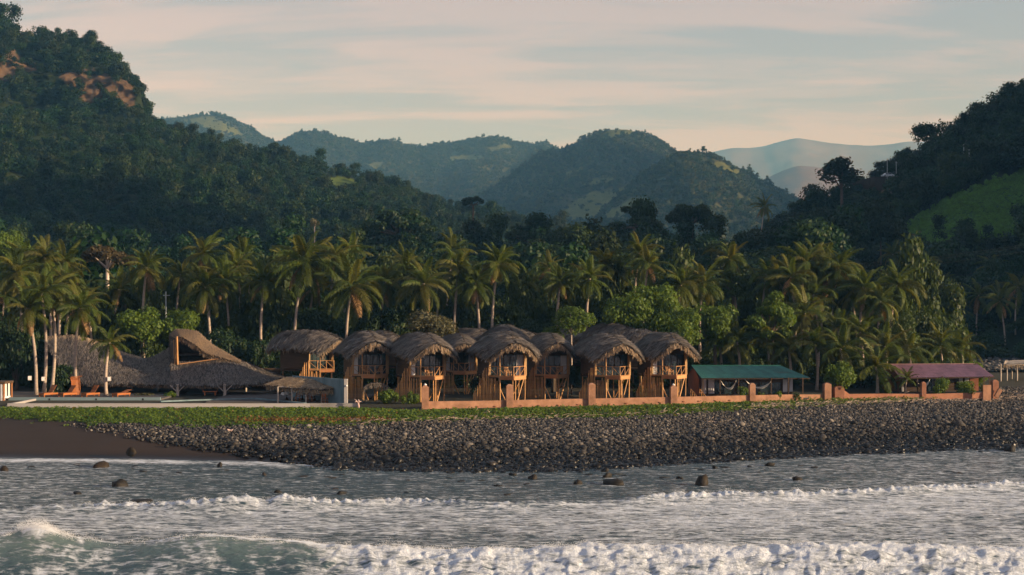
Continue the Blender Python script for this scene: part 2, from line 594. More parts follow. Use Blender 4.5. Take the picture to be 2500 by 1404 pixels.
def hill_mat(name, forest1, forest2, grass, rock, scale):
    m, nt, out = new_mat(name)
    b = N(nt, 'ShaderNodeBsdfPrincipled', inp={'Roughness': 0.95, 'Specular IOR Level': 0.1})
    ge = N(nt, 'ShaderNodeNewGeometry')
    no = N(nt, 'ShaderNodeTexNoise', inp={'Scale': scale, 'Detail': 8.0, 'Roughness': 0.65})
    L(nt, ge, 'Position', no, 'Vector')
    mr = N(nt, 'ShaderNodeMapRange', inp={1: 0.35, 2: 0.65})
    L(nt, no, 'Fac', mr, 0)
    mx = N(nt, 'ShaderNodeMix', data_type='RGBA')
    mx.inputs[6].default_value = rgba(forest1)
    mx.inputs[7].default_value = rgba(forest2)
    L(nt, mr, 0, mx, 0)
    cur = mx
    for an, c in (('grass', grass), ('rock', rock)):
        at = N(nt, 'ShaderNodeAttribute', attribute_name=an)
        m2 = N(nt, 'ShaderNodeMix', data_type='RGBA')
        L(nt, cur, 2, m2, 6)
        n3 = N(nt, 'ShaderNodeTexNoise', inp={'Scale': scale * 5, 'Detail': 6.0, 'Roughness': 0.7})
        L(nt, ge, 'Position', n3, 'Vector')
        m3 = N(nt, 'ShaderNodeMix', data_type='RGBA')
        m3.inputs[6].default_value = rgba([k * 0.25 for k in c])
        m3.inputs[7].default_value = rgba([k * 1.5 for k in c])
        L(nt, n3, 'Fac', m3, 0)
        L(nt, m3, 2, m2, 7)
        L(nt, at, 'Fac', m2, 0)
        cur = m2
    L(nt, cur, 2, b, 'Base Color')
    bp = N(nt, 'ShaderNodeBump', inp={'Strength': 0.6, 'Distance': 1.2})
    L(nt, no, 'Fac', bp, 'Height')
    L(nt, bp, 0, b, 'Normal')
    L(nt, b, 0, out, 0)
    return m


hill_mat('hillside', (0.010, 0.020, 0.008), (0.020, 0.030, 0.012), (0.080, 0.125, 0.030), (0.115, 0.080, 0.052), 0.05)
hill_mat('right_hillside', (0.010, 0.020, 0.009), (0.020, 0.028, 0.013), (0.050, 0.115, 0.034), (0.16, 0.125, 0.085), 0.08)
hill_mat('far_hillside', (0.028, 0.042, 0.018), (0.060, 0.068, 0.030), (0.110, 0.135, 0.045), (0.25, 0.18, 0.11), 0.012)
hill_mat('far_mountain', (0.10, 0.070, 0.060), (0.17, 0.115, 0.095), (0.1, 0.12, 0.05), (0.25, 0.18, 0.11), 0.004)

# ---------------------------------------------------------------- the ground and the beach
_S = [(0, 1118), (300, 1120), (600, 1126), (800, 1138), (1100, 1143), (1400, 1141), (1700, 1122), (2000, 1104), (2300, 1092), (2500, 1085)]
_sd = [CAMZ * F / (y - YH) for _, y in _S]
_sx = [XW(p, d) for (p, _), d in zip(_S, _sd)]
_V = [(0, 1020), (300, 1034), (600, 1037), (900, 1033), (1200, 1023), (1500, 1019), (1800, 1001), (2100, 986), (2300, 975), (2500, 967)]
_vd = [(CAMZ - 2.1) * F / (y - YH) for _, y in _V]
_vx = [XW(p, d) for (p, _), d in zip(_V, _vd)]
_W = [(0, 996), (870, 996), (1030, 1003), (1650, 988), (2000, 976), (2420, 966), (2500, 964)]
_wd = [(CAMZ - 2.4) * F / (y - YH) for _, y in _W]
_wx = [XW(p, d) for (p, _), d in zip(_W, _wd)]


def d_shore(x):
    return np.interp(x, [-400, -120] + _sx + [120, 400], [122, 118] + _sd + [140, 150])


def d_veg(x):
    return np.interp(x, [-400, -120] + _vx + [120, 400], [140, 136] + _vd + [172, 182])


def d_wall(x):
    return np.maximum(np.interp(x, [-400, -120] + _wx + [120, 400], [146, 141] + _wd + [176, 186]), d_veg(x) + 1.5)


def gz(x, d):
    """Height of the ground at (x, d)."""
    x = np.asarray(x, float)
    d = np.asarray(d, float)
    s, v, w = d_shore(x), d_veg(x), d_wall(x)
    t = np.clip((d - s) / (v - s), 0, 1)
    z = np.where(d < s, -(s - d) * 0.075, 2.1 * t ** 0.85)
    z = z + 0.3 * np.clip((d - v) / (w - v), 0, 1)
    z = z + 0.2 * sstep(0, 6, d - w)
    z = z + 4.5 * sstep(200, 460, d) + 8 * sstep(460, 1200, d)
    bump = 0.10 * fbm(x / 5, d / 4, 3) * sstep(0, 4, d - s) * (1 - sstep(-2, 3, d - w))
    return np.maximum(z + bump, -6)


def build_ground():
    xs = np.concatenate([[-14000, -4000, -1500, -600, -300, -160, -100, -75], np.arange(-62, 62.1, 0.5), [75, 100, 160, 300, 600, 1500, 4000, 14000]])
    ds = np.concatenate([[40, 60, 80, 95], np.arange(103, 175, 0.5), [180, 188, 200, 220, 250, 290, 340, 400, 470, 560, 700, 900, 1200, 2000, 4000, 8000, 13800]])
    X, D = np.meshgrid(xs, ds)
    Z = gz(X, D)
    nx, nd = len(xs), len(ds)
    v = np.stack([X, D, Z], -1).reshape(-1, 3)
    i = np.arange(nd - 1)[:, None] * nx + np.arange(nx - 1)[None]
    f = np.stack([i, i + 1, i + 1 + nx, i + nx], -1).reshape(-1, 4)
    m, nt, out = new_mat('ground')
    b = N(nt, 'ShaderNodeBsdfPrincipled', inp={'Specular IOR Level': 0.3})
    ge = N(nt, 'ShaderNodeNewGeometry')
    sp = N(nt, 'ShaderNodeSeparateXYZ')
    L(nt, ge, 'Position', sp, 0)
    at = N(nt, 'ShaderNodeAttribute', attribute_name='sand')
    no = N(nt, 'ShaderNodeTexNoise', inp={'Scale': 0.5, 'Detail': 8.0, 'Roughness': 0.7})
    mp = N(nt, 'ShaderNodeMapping')
    mp.inputs['Scale'].default_value = (0.5, 2.0, 1)
    L(nt, ge, 'Position', mp, 0)
    L(nt, mp, 0, no, 'Vector')
    sa = N(nt, 'ShaderNodeMix', data_type='RGBA')
    sa.inputs[6].default_value = (0.026, 0.0175, 0.0135, 1)
    sa.inputs[7].default_value = (0.042, 0.027, 0.020, 1)
    L(nt, no, 'Fac', sa, 0)
    so = N(nt, 'ShaderNodeMix', data_type='RGBA')
    so.inputs[6].default_value = (0.020, 0.022, 0.012, 1)
    so.inputs[7].default_value = (0.045, 0.040, 0.024, 1)
    L(nt, no, 'Fac', so, 0)
    mx = N(nt, 'ShaderNodeMix', data_type='RGBA')
    L(nt, at, 'Fac', mx, 0)
    L(nt, so, 2, mx, 6)
    L(nt, sa, 2, mx, 7)
    # sand the last wave has wetted is darker and shinier
    wet = N(nt, 'ShaderNodeMapRange', interpolation_type='SMOOTHSTEP', inp={1: 0.02, 2: 0.55, 3: 0.45, 4: 1.0})
    L(nt, sp, 2, wet, 0)
    hs = N(nt, 'ShaderNodeHueSaturation')
    L(nt, mx, 2, hs, 'Color')
    L(nt, wet, 0, hs, 'Value')
    L(nt, hs, 0, b, 'Base Color')
    ro = N(nt, 'ShaderNodeMapRange', inp={1: 0.0, 2: 0.4, 3: 0.25, 4: 0.9})
    L(nt, sp, 2, ro, 0)
    L(nt, ro, 0, b, 'Roughness')
    n2 = N(nt, 'ShaderNodeTexNoise', inp={'Scale': 4.0, 'Detail': 5.0})
    L(nt, ge, 'Position', n2, 'Vector')
    bp = N(nt, 'ShaderNodeBump', inp={'Strength': 0.25, 'Distance': 0.08})
    L(nt, n2, 'Fac', bp, 'Height')
    L(nt, bp, 0, b, 'Normal')
    L(nt, b, 0, out, 0)
    Vv, Ww = d_veg(X), d_wall(X)
    sand = (1 - sstep(-1.0, 2.0, D - Vv)).ravel()
    me = mesh_np('ground', v, f, m, smooth=True, attrs={'sand': sand})
    tag(obj('ground', me), 'dark brown beach sand and shaded earth under the trees', None, None, 'structure')


build_ground()

# ---------------------------------------------------------------- hills
HILLS = {}


def pts_in(poly, px, py):
    inside = np.zeros(px.shape, bool)
    n = len(poly)
    for i in range(n):
        x0, y0 = poly[i]
        x1, y1 = poly[(i + 1) % n]
        c = ((y0 > py) != (y1 > py)) & (px < (x1 - x0) * (py - y0) / (y1 - y0 + 1e-9) + x0)
        inside ^= c
    return inside


def hill(name, sil, dfoot, dridge, mat, tree_h=0.0, zfoot=None, rows=90, step=8, rough=1.0, rscale=60.0, power=1.12, grass=(), rock=(), cliff=None, kind_label=None, behind=0.5, cols=None, soft=0):
    """A ridge of real depth: its crest runs at depth dridge(px) and its foot at dfoot(px)."""
    sil = np.array(sil, float)
    pxs = np.arange(sil[0, 0], sil[-1, 0] + 0.1, step) if cols is None else np.asarray(cols, float)
    df = np.interp(pxs, *np.array(dfoot, float).T)
    dr = np.interp(pxs, *np.array(dridge, float).T)
    ys = np.interp(pxs, sil[:, 0], sil[:, 1])
    if soft:
        kk = np.hanning(2 * soft + 1)[1:-1]
        ys = np.convolve(np.pad(ys, soft - 1, mode='edge'), kk / kk.sum(), 'valid') + 2.2 * fbm(pxs / 40 + soft, pxs * 0, 4)
    zr = CAMZ - (ys - YH) / F * dr - tree_h
    zf = gz(0, df) - 0.5 if zfoot is None else np.full(len(pxs), zfoot)
    zr = np.maximum(zr, zf + 1)
    t = np.concatenate([np.linspace(0, 1, rows), 1 + np.linspace(0, 1, 16)[1:] * behind])
    if cliff is not None:
        t = np.unique(np.concatenate([t, np.linspace(cliff[4] - 0.01, cliff[5] + 0.02, 40)]))
    T, PX = np.meshgrid(t, pxs, indexing='ij')
    DF, DR, ZR, ZF = (np.broadcast_to(a, T.shape) for a in (df, dr, zr, zf))
    D = DF + (DR - DF) * T
    g = np.where(T <= 1, np.clip(T, 0, 1) ** power, 1 - 0.8 * sstep(1, 1 + behind, T) - (T - 1) * 0.25)
    if cliff is not None:
        cb, ct, pa, pb, tc0, tc1 = cliff            # base and top rows of a rock band, its px range, and where it stands
        yb = np.interp(PX, *np.array(cb, float).T)
        yt = np.interp(PX, *np.array(ct, float).T)
        wgt = sstep(pa[0], pa[1], PX) * (1 - sstep(pb[0], pb[1], PX))
        Dc = DF + (DR - DF) * tc0
        zb = CAMZ - (yb - YH) / F * Dc - tree_h
        Dt = DF + (DR - DF) * tc1
        zt = np.minimum(CAMZ - (yt - YH) / F * Dt - tree_h * 0.5, ZR - 1)
        zz = np.where(T < tc0, ZF + (zb - ZF) * np.clip(T / tc0, 0, 1) ** power,
                      np.where(T < tc1, zb + (zt - zb) * sstep(tc0, tc1, T), zt + (ZR - zt) * np.sin(np.clip((T - tc1) / (1 - tc1), 0, 1) * np.pi / 2)))
        g2 = (zz - ZF) / (ZR - ZF)
        g = np.where(T <= 1, g * (1 - wgt) + g2 * wgt, g)
    X = (PX - 1250) / F * D
    Z = ZF + (ZR - ZF) * g
    fade = np.clip(np.minimum(T * 3, np.abs(1 - T) * 4 + 0.02), 0, 1)
    Z = Z + fade * rough * (np.clip(ZR - ZF, 0, 120) * 0.13) * (ridged(X / rscale, D / (rscale * 2.2), 4) - 0.72)
    if cliff is not None:
        D = D - wgt * sstep(tc0 - .05, tc0, T) * (1 - sstep(tc1, tc1 + .05, T)) * (8 * fbm(X / 14, Z / 9, 3) + 4.5 * ridged(X / 7, Z / 3.2, 4) - 2)
    YP = YH - (Z - CAMZ) * F / D
    V = np.stack([X, D, Z], -1)
    nt_, nc = T.shape
    i = np.arange(nt_ - 1)[:, None] * nc + np.arange(nc - 1)[None]
    f = np.stack([i, i + 1, i + 1 + nc, i + nc], -1).reshape(-1, 4)
    ga = np.zeros(T.shape)
    wx = PX + 9 * fbm(PX / 30, YP / 20, 3)
    wy = YP + 6 * fbm(PX / 25 + 40, YP / 18, 3)
    for poly in grass:
        ga = np.maximum(ga, pts_in(poly, wx, wy) * (T <= 1.0))
    ra = np.zeros(T.shape)
    for poly in rock:
        ra = np.maximum(ra, pts_in(poly, wx, wy) * (T <= 1.0))
    me = mesh_np(name, V.reshape(-1, 3), f, MATS[mat], smooth=True, attrs={'grass': ga.ravel(), 'rock': ra.ravel()})
    o = tag(obj(name, me), kind_label, None, None, 'structure')
    HILLS.setdefault(name, []).append((V, ga, ra, T, PX, YP))
    return (V, ga, ra, T, PX, YP)


LEFT = hill('mountain',
            [(-900, -40), (-500, 20), (-200, 30), (0, 57), (30, 75), (62, 103), (75, 92), (130, 85), (190, 83), (225, 95), (265, 130), (300, 163), (328, 186), (338, 215), (346, 240), (352, 264), (390, 280), (430, 301), (500, 320), (560, 342),
             (640, 358), (700, 372), (760, 388), (850, 400), (920, 417), (980, 442), (1030, 467), (1080, 487), (1130, 492), (1200, 502), (1260, 517), (1320, 532), (1400, 552), (1500, 580)],
            [(-900, 300), (0, 330), (500, 360), (900, 420), (1500, 560)],
            [(-900, 760), (0, 800), (350, 800), (700, 880), (1030, 960), (1500, 1000)],
            'hillside', tree_h=6.5, rows=130, step=5, rscale=70, power=1.2,
            grass=[[(775, 440), (830, 428), (900, 452), (860, 470), (790, 470)], [(690, 470), (760, 462), (770, 480), (700, 485)], [(760, 500), (800, 490), (815, 500), (770, 508)], [(1080, 515), (1130, 505), (1140, 520), (1090, 528)]],
            rock=[[(145, 178), (230, 168), (280, 186), (284, 240), (225, 252), (170, 222)], [(282, 190), (320, 192), (335, 262), (288, 262)], [(-20, 122), (28, 118), (60, 150), (92, 152), (92, 172), (50, 180), (20, 208), (-20, 205)]],
            cliff=([(-900, 170), (0, 205), (100, 225), (200, 240), (350, 266)], [(-900, 40), (0, 118), (60, 140), (150, 155), (250, 168), (300, 180), (352, 215)], (-700, -300), (345, 360), 0.80, 0.83),
            kind_label='steep forested mountain with a rocky cliff band')
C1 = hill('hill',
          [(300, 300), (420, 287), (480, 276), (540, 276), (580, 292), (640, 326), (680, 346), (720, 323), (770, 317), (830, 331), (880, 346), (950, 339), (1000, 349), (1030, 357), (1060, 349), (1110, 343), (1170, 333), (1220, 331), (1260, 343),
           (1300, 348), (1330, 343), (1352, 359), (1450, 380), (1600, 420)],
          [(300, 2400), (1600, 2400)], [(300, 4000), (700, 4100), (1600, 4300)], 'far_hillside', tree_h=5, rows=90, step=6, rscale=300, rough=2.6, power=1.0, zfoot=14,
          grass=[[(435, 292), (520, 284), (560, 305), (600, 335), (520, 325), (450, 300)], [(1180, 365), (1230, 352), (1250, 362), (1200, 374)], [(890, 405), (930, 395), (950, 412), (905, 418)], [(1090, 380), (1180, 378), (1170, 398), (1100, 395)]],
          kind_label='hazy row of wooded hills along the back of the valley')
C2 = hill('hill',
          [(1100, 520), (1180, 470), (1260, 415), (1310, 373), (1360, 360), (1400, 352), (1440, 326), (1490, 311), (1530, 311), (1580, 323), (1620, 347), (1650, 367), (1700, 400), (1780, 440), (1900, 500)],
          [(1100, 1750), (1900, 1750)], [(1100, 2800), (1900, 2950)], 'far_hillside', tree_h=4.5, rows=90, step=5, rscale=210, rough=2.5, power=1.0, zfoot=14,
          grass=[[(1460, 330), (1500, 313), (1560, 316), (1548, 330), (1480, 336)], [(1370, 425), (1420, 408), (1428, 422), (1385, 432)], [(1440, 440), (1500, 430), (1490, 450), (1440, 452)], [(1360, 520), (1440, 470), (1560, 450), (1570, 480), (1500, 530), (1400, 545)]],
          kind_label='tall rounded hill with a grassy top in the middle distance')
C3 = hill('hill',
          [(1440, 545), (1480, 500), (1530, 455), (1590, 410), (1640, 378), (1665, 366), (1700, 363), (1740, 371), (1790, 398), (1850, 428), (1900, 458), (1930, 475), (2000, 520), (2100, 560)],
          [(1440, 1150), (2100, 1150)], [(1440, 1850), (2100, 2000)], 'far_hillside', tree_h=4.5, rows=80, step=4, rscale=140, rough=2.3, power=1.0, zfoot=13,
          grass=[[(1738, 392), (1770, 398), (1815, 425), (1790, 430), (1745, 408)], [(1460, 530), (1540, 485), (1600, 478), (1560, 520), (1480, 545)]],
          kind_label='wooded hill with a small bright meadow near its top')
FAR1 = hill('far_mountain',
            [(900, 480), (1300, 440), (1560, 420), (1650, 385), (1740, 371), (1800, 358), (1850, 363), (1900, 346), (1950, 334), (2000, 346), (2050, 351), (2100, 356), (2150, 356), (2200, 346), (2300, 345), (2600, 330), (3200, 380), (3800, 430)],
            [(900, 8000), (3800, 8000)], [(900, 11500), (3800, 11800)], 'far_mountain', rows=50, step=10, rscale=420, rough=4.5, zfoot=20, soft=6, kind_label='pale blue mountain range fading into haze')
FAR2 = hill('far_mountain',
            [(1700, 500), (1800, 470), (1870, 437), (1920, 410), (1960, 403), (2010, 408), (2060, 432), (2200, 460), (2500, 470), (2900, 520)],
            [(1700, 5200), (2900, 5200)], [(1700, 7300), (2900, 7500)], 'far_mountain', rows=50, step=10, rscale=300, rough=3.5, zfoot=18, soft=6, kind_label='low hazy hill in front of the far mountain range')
FOOT = hill('foothill',
            [(-900, 560), (-200, 590), (0, 600), (300, 606), (600, 604), (850, 585), (975, 574), (1100, 585), (1250, 574), (1400, 572), (1500, 562), (1690, 552), (1780, 560), (1850, 548), (1950, 520), (2100, 500)],
            [(-900, 205), (2100, 205)], [(-900, 330), (900, 345), (2100, 335)], 'right_hillside', tree_h=6.0, rows=50, step=10, rscale=30, rough=0.8, power=0.9, behind=1.2,
            kind_label='low dark rise across the mouth of the valley')
rc = np.concatenate([np.arange(1780, 2760, 6), np.geomspace(2790, 12000, 40)])
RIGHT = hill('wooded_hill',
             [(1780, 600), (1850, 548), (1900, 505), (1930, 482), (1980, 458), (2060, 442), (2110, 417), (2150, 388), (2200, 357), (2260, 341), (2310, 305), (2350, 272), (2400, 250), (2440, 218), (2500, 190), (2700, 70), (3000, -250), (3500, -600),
              (4200, -800), (6000, -850), (12000, -900)],  # unseen part beyond the frame, raised steeply to cast shade over the valley
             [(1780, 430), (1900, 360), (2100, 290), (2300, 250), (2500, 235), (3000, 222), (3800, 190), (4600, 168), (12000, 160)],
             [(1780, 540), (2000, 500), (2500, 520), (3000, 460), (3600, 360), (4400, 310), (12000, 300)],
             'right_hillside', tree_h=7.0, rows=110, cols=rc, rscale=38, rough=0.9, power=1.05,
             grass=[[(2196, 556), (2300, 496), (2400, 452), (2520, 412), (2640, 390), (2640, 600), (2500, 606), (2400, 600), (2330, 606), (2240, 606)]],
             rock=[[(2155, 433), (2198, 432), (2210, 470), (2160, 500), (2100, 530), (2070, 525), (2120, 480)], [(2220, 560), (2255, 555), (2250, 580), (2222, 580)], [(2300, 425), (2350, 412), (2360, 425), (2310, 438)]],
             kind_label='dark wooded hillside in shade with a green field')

SHADE_RIDGE = hill('wooded_hill',  # added ridge, hidden from view, casting shade on the valley hills
              [(2050, 560), (2200, 470), (2350, 350), (2500, 250), (2700, 100), (3000, -60), (3290, -150), (3600, -180), (5000, -180), (8000, -100)],
              [(2050, 1000), (8000, 900)], [(2050, 2100), (3000, 2200), (8000, 2200)], 'right_hillside', tree_h=4, rows=60, cols=np.concatenate([np.arange(2050, 2800, 12), np.geomspace(2830, 8000, 40)]), rscale=90, rough=1.0,
              kind_label='unseen wooded ridge added behind the near hillside to shade the valley hills')

# ---------------------------------------------------------------- the air
hz = MB().box((600, 6800, 742), (30400, 14700, 1500))
hm, hnt, hout = new_mat('haze')
pv = N(hnt, 'ShaderNodeVolumePrincipled', inp={'Color': (0.17, 0.50, 1.0, 1), 'Absorption Color': (1, 1, 1, 1), 'Density': 0.00012, 'Anisotropy': 0.0})
L(hnt, pv, 0, hout, 'Volume')
hz_o = tag(hz.build('haze', hm), 'thin pale haze filling the valley air', None, None, 'stuff')

# ---------------------------------------------------------------- the sea
rng = np.random.RandomState(11)


def ground_d(y, z=0.0):
    return (CAMZ - z) * F / (y - YH)


def sea_fields(X, D):
    PX = 1250 + X * F / np.maximum(D, 52)
    # swell and chop
    z = 0.10 * fbm(X / 7, D / 3.0, 3) + 0.06 * fbm(X / 1.6 + 50, D / 0.9, 3) + 0.03 * fbm(X / 0.55, D / 0.35, 2)
    shore = d_shore(X)
    calm = sstep(0, 16, shore - D)
    z = z * (0.35 + 0.65 * calm)
    foam = np.zeros(X.shape)
    # first wave: a smooth back on the left, tumbling white water on the right
    d1 = np.interp(PX, [-400, 0, 200, 600, 1000, 1500, 2500, 3200], [67.6, 67.6, 67.8, 67.7, 67.6, 67.7, 68.1, 68.3]) + 0.5 * fbm(X / 8, X * 0 + 3.1, 2) + 0.25 * fbm(X / 2.0, X * 0 + 7.7, 2)
    r = D - d1
    right = sstep(480, 1000, PX)
    A1 = 1.75 * (1 - right) + 1.25 * right
    A1 = A1 * (0.86 + 0.22 * fbm(X / 5, X * 0 + 1.3, 2))
    back = np.where(r < 0, np.exp(-(r / 3.3) ** 2), np.exp(-(r / 0.9) ** 2))
    w1 = A1 * back
    left_splash = np.exp(-((PX - 95) / 55) ** 2) * np.exp(-(r / 0.8) ** 2)
    z = z + w1 + 0.5 * left_splash
    lump = 0.9 * np.abs(fbm(X / 1.5 + 0.3 * fbm(X / 0.9, D / 0.9, 2), D / 1.5, 3, 0.55)) * 1.5 + 0.22 * np.abs(fbm(X / 0.42, D / 0.5, 2))
    zone1 = right * sstep(-9.5, -6.0, r + 1.2 * fbm(X / 3, D / 2, 2)) * (1 - sstep(0.5, 1.6, r))
    z = z + zone1 * (0.27 * lump - 0.02)
    crest = np.exp(-((r - 0.05) / 0.45) ** 2) * sstep(380, 700, PX) + np.exp(-((r) / 0.25) ** 2) * 0.8
    streak = (1 - right) * sstep(-7.5, -3.5, r) * (1 - sstep(0, 0.6, r)) * (0.20 + 0.40 * np.clip(ridged(X / 1.5 + 0.35 * D + 0.8 * fbm(X / 2.5, D / 2, 2), D / 5, 4) - 0.5 + 0.25 * fbm(X / 3, D / 3, 2), 0, 1) * 1.9)
    low_left = (1 - right) * sstep(-8, -5.2, -r - 11.5 + 3 * sstep(150, 0, PX)) * 0.0
    foam = np.maximum.reduce([foam, zone1 * (0.66 + 0.22 * fbm(X / 1.3, D / 1.0, 3) + 0.18 * np.exp(-((r + 0.4) / 1.0) ** 2)), crest * 0.9, streak, left_splash * 1.1])
    trough = (1 - right) * (1 - sstep(-6.5, -3.5, r)) * 0.48
    foam = np.maximum(foam, trough)
    # water between the waves
    y1 = YH + CAMZ * F / D
    # second wave line
    d2 = np.interp(PX, [-600, 0, 250, 500, 800, 1000, 1250, 1600, 2000, 2500, 3200], [ground_d(y, 0.4) for y in (1228, 1230, 1224, 1226, 1222, 1214, 1222, 1206, 1197, 1174, 1160)]) + 0.6 * fbm(X / 6, X * 0 + 2.2, 3)
    r2 = D - d2
    A2 = np.interp(PX, [0, 200, 420, 560, 720, 830, 1100, 1250, 1500, 1600, 2500], [0.15, 0.35, 0.40, 0.75, 0.75, 0.35, 0.35, 0.30, 0.25, 0.45, 0.42]) * (0.8 + 0.5 * fbm(X / 3.2, X * 0 + 8.8, 2))
    b2 = np.where(r2 < 0, np.exp(-(r2 / 1.7) ** 2), np.exp(-(r2 / 0.7) ** 2))
    z = z + A2 * b2
    present = np.interp(PX, [0, 150, 230, 520, 820, 1000, 1150, 1300, 1560, 1620, 2500], [0.45, 0.55, 0.95, 0.85, 0.95, 0.85, 0.55, 0.50, 0.45, 0.98, 0.98])
    crest2 = np.exp(-((r2 + 0.1) / 0.75) ** 2) * present
    z = z + crest2 * 0.45 * np.abs(fbm(X / 0.8, D / 0.6, 3)) * 1.3
    sheet_r = sstep(1150, 1750, PX)
    behind2 = sstep(-15.5, -11, r2 + 2.5 * fbm(X / 4, D / 2.5, 3)) * (1 - sstep(-0.6, 0.4, r2))
    dens = (0.48 + 0.10 * sheet_r) * behind2
    dens = dens + 0.26 * fbm(X / 4 + 3, D / 1.1, 4) * behind2
    gap = sstep(2.0, 5.0, r) * (1 - sstep(8.5, 11.5, r)) * (1 - 0.65 * sheet_r)
    dens = dens * (1 - 0.62 * gap)
    foam = np.maximum.reduce([foam, crest2 * 0.9, dens])
    mid = sstep(1.2, 3.0, r) * (1 - sstep(-2.0, 0.5, r2)) * (0.36 + 0.14 * sheet_r)
    foam = np.maximum(foam, mid)
    # the lagoon before the stones: thin flecks, more to the right; a fringe of wash on the shore
    lag = sstep(0.2, 2.0, r2) * (0.245 + 0.11 * sstep(1500, 2300, PX) + 0.10 * (1 - sstep(100, 500, PX)) + 0.10 * fbm(X / 4, D / 2, 2))
    foam = np.maximum(foam, lag)
    q = shore - D
    fr = np.exp(-((q - 0.5) / 0.9) ** 2) * np.interp(PX, [0, 500, 640, 720, 1000, 1500, 1600, 1900, 2500], [0.30, 0.30, 0.68, 0.6, 0.34, 0.36, 0.55, 0.6, 0.58])
    wash = np.exp(-((q - 1.7 - 0.4 * fbm(X / 3, D * 0, 2)) / 1.5) ** 2) * np.interp(PX, [-300, 0, 430, 500, 560, 700, 760], [0.72, 0.74, 0.70, 0.42, 0.62, 0.55, 0.0])
    foam = np.maximum.reduce([foam, fr, wash])
    for bx, by, bw in ((295, 1187, 44), (247, 1140, 38), (1410, 1182, 27), (1496, 1182, 52), (1715, 1183, 38), (2465, 1101, 36), (1482, 1164, 24), (835, 1206, 25), (545, 1236, 26), (190, 1206, 24)):
        bd = ground_d(by)
        ww = bw / F * bd * 0.75
        foam = np.maximum(foam, 0.55 * np.exp(-((X - XW(bx, bd)) / ww) ** 2 - ((D - bd + 0.25) / (ww * 1.1)) ** 2))
    z = z + 0.10 * fr + 0.05 * wash - 0.02
    z = z * np.where(D > shore, 0.3, 1)
    return z, np.clip(foam, 0, 1.2)


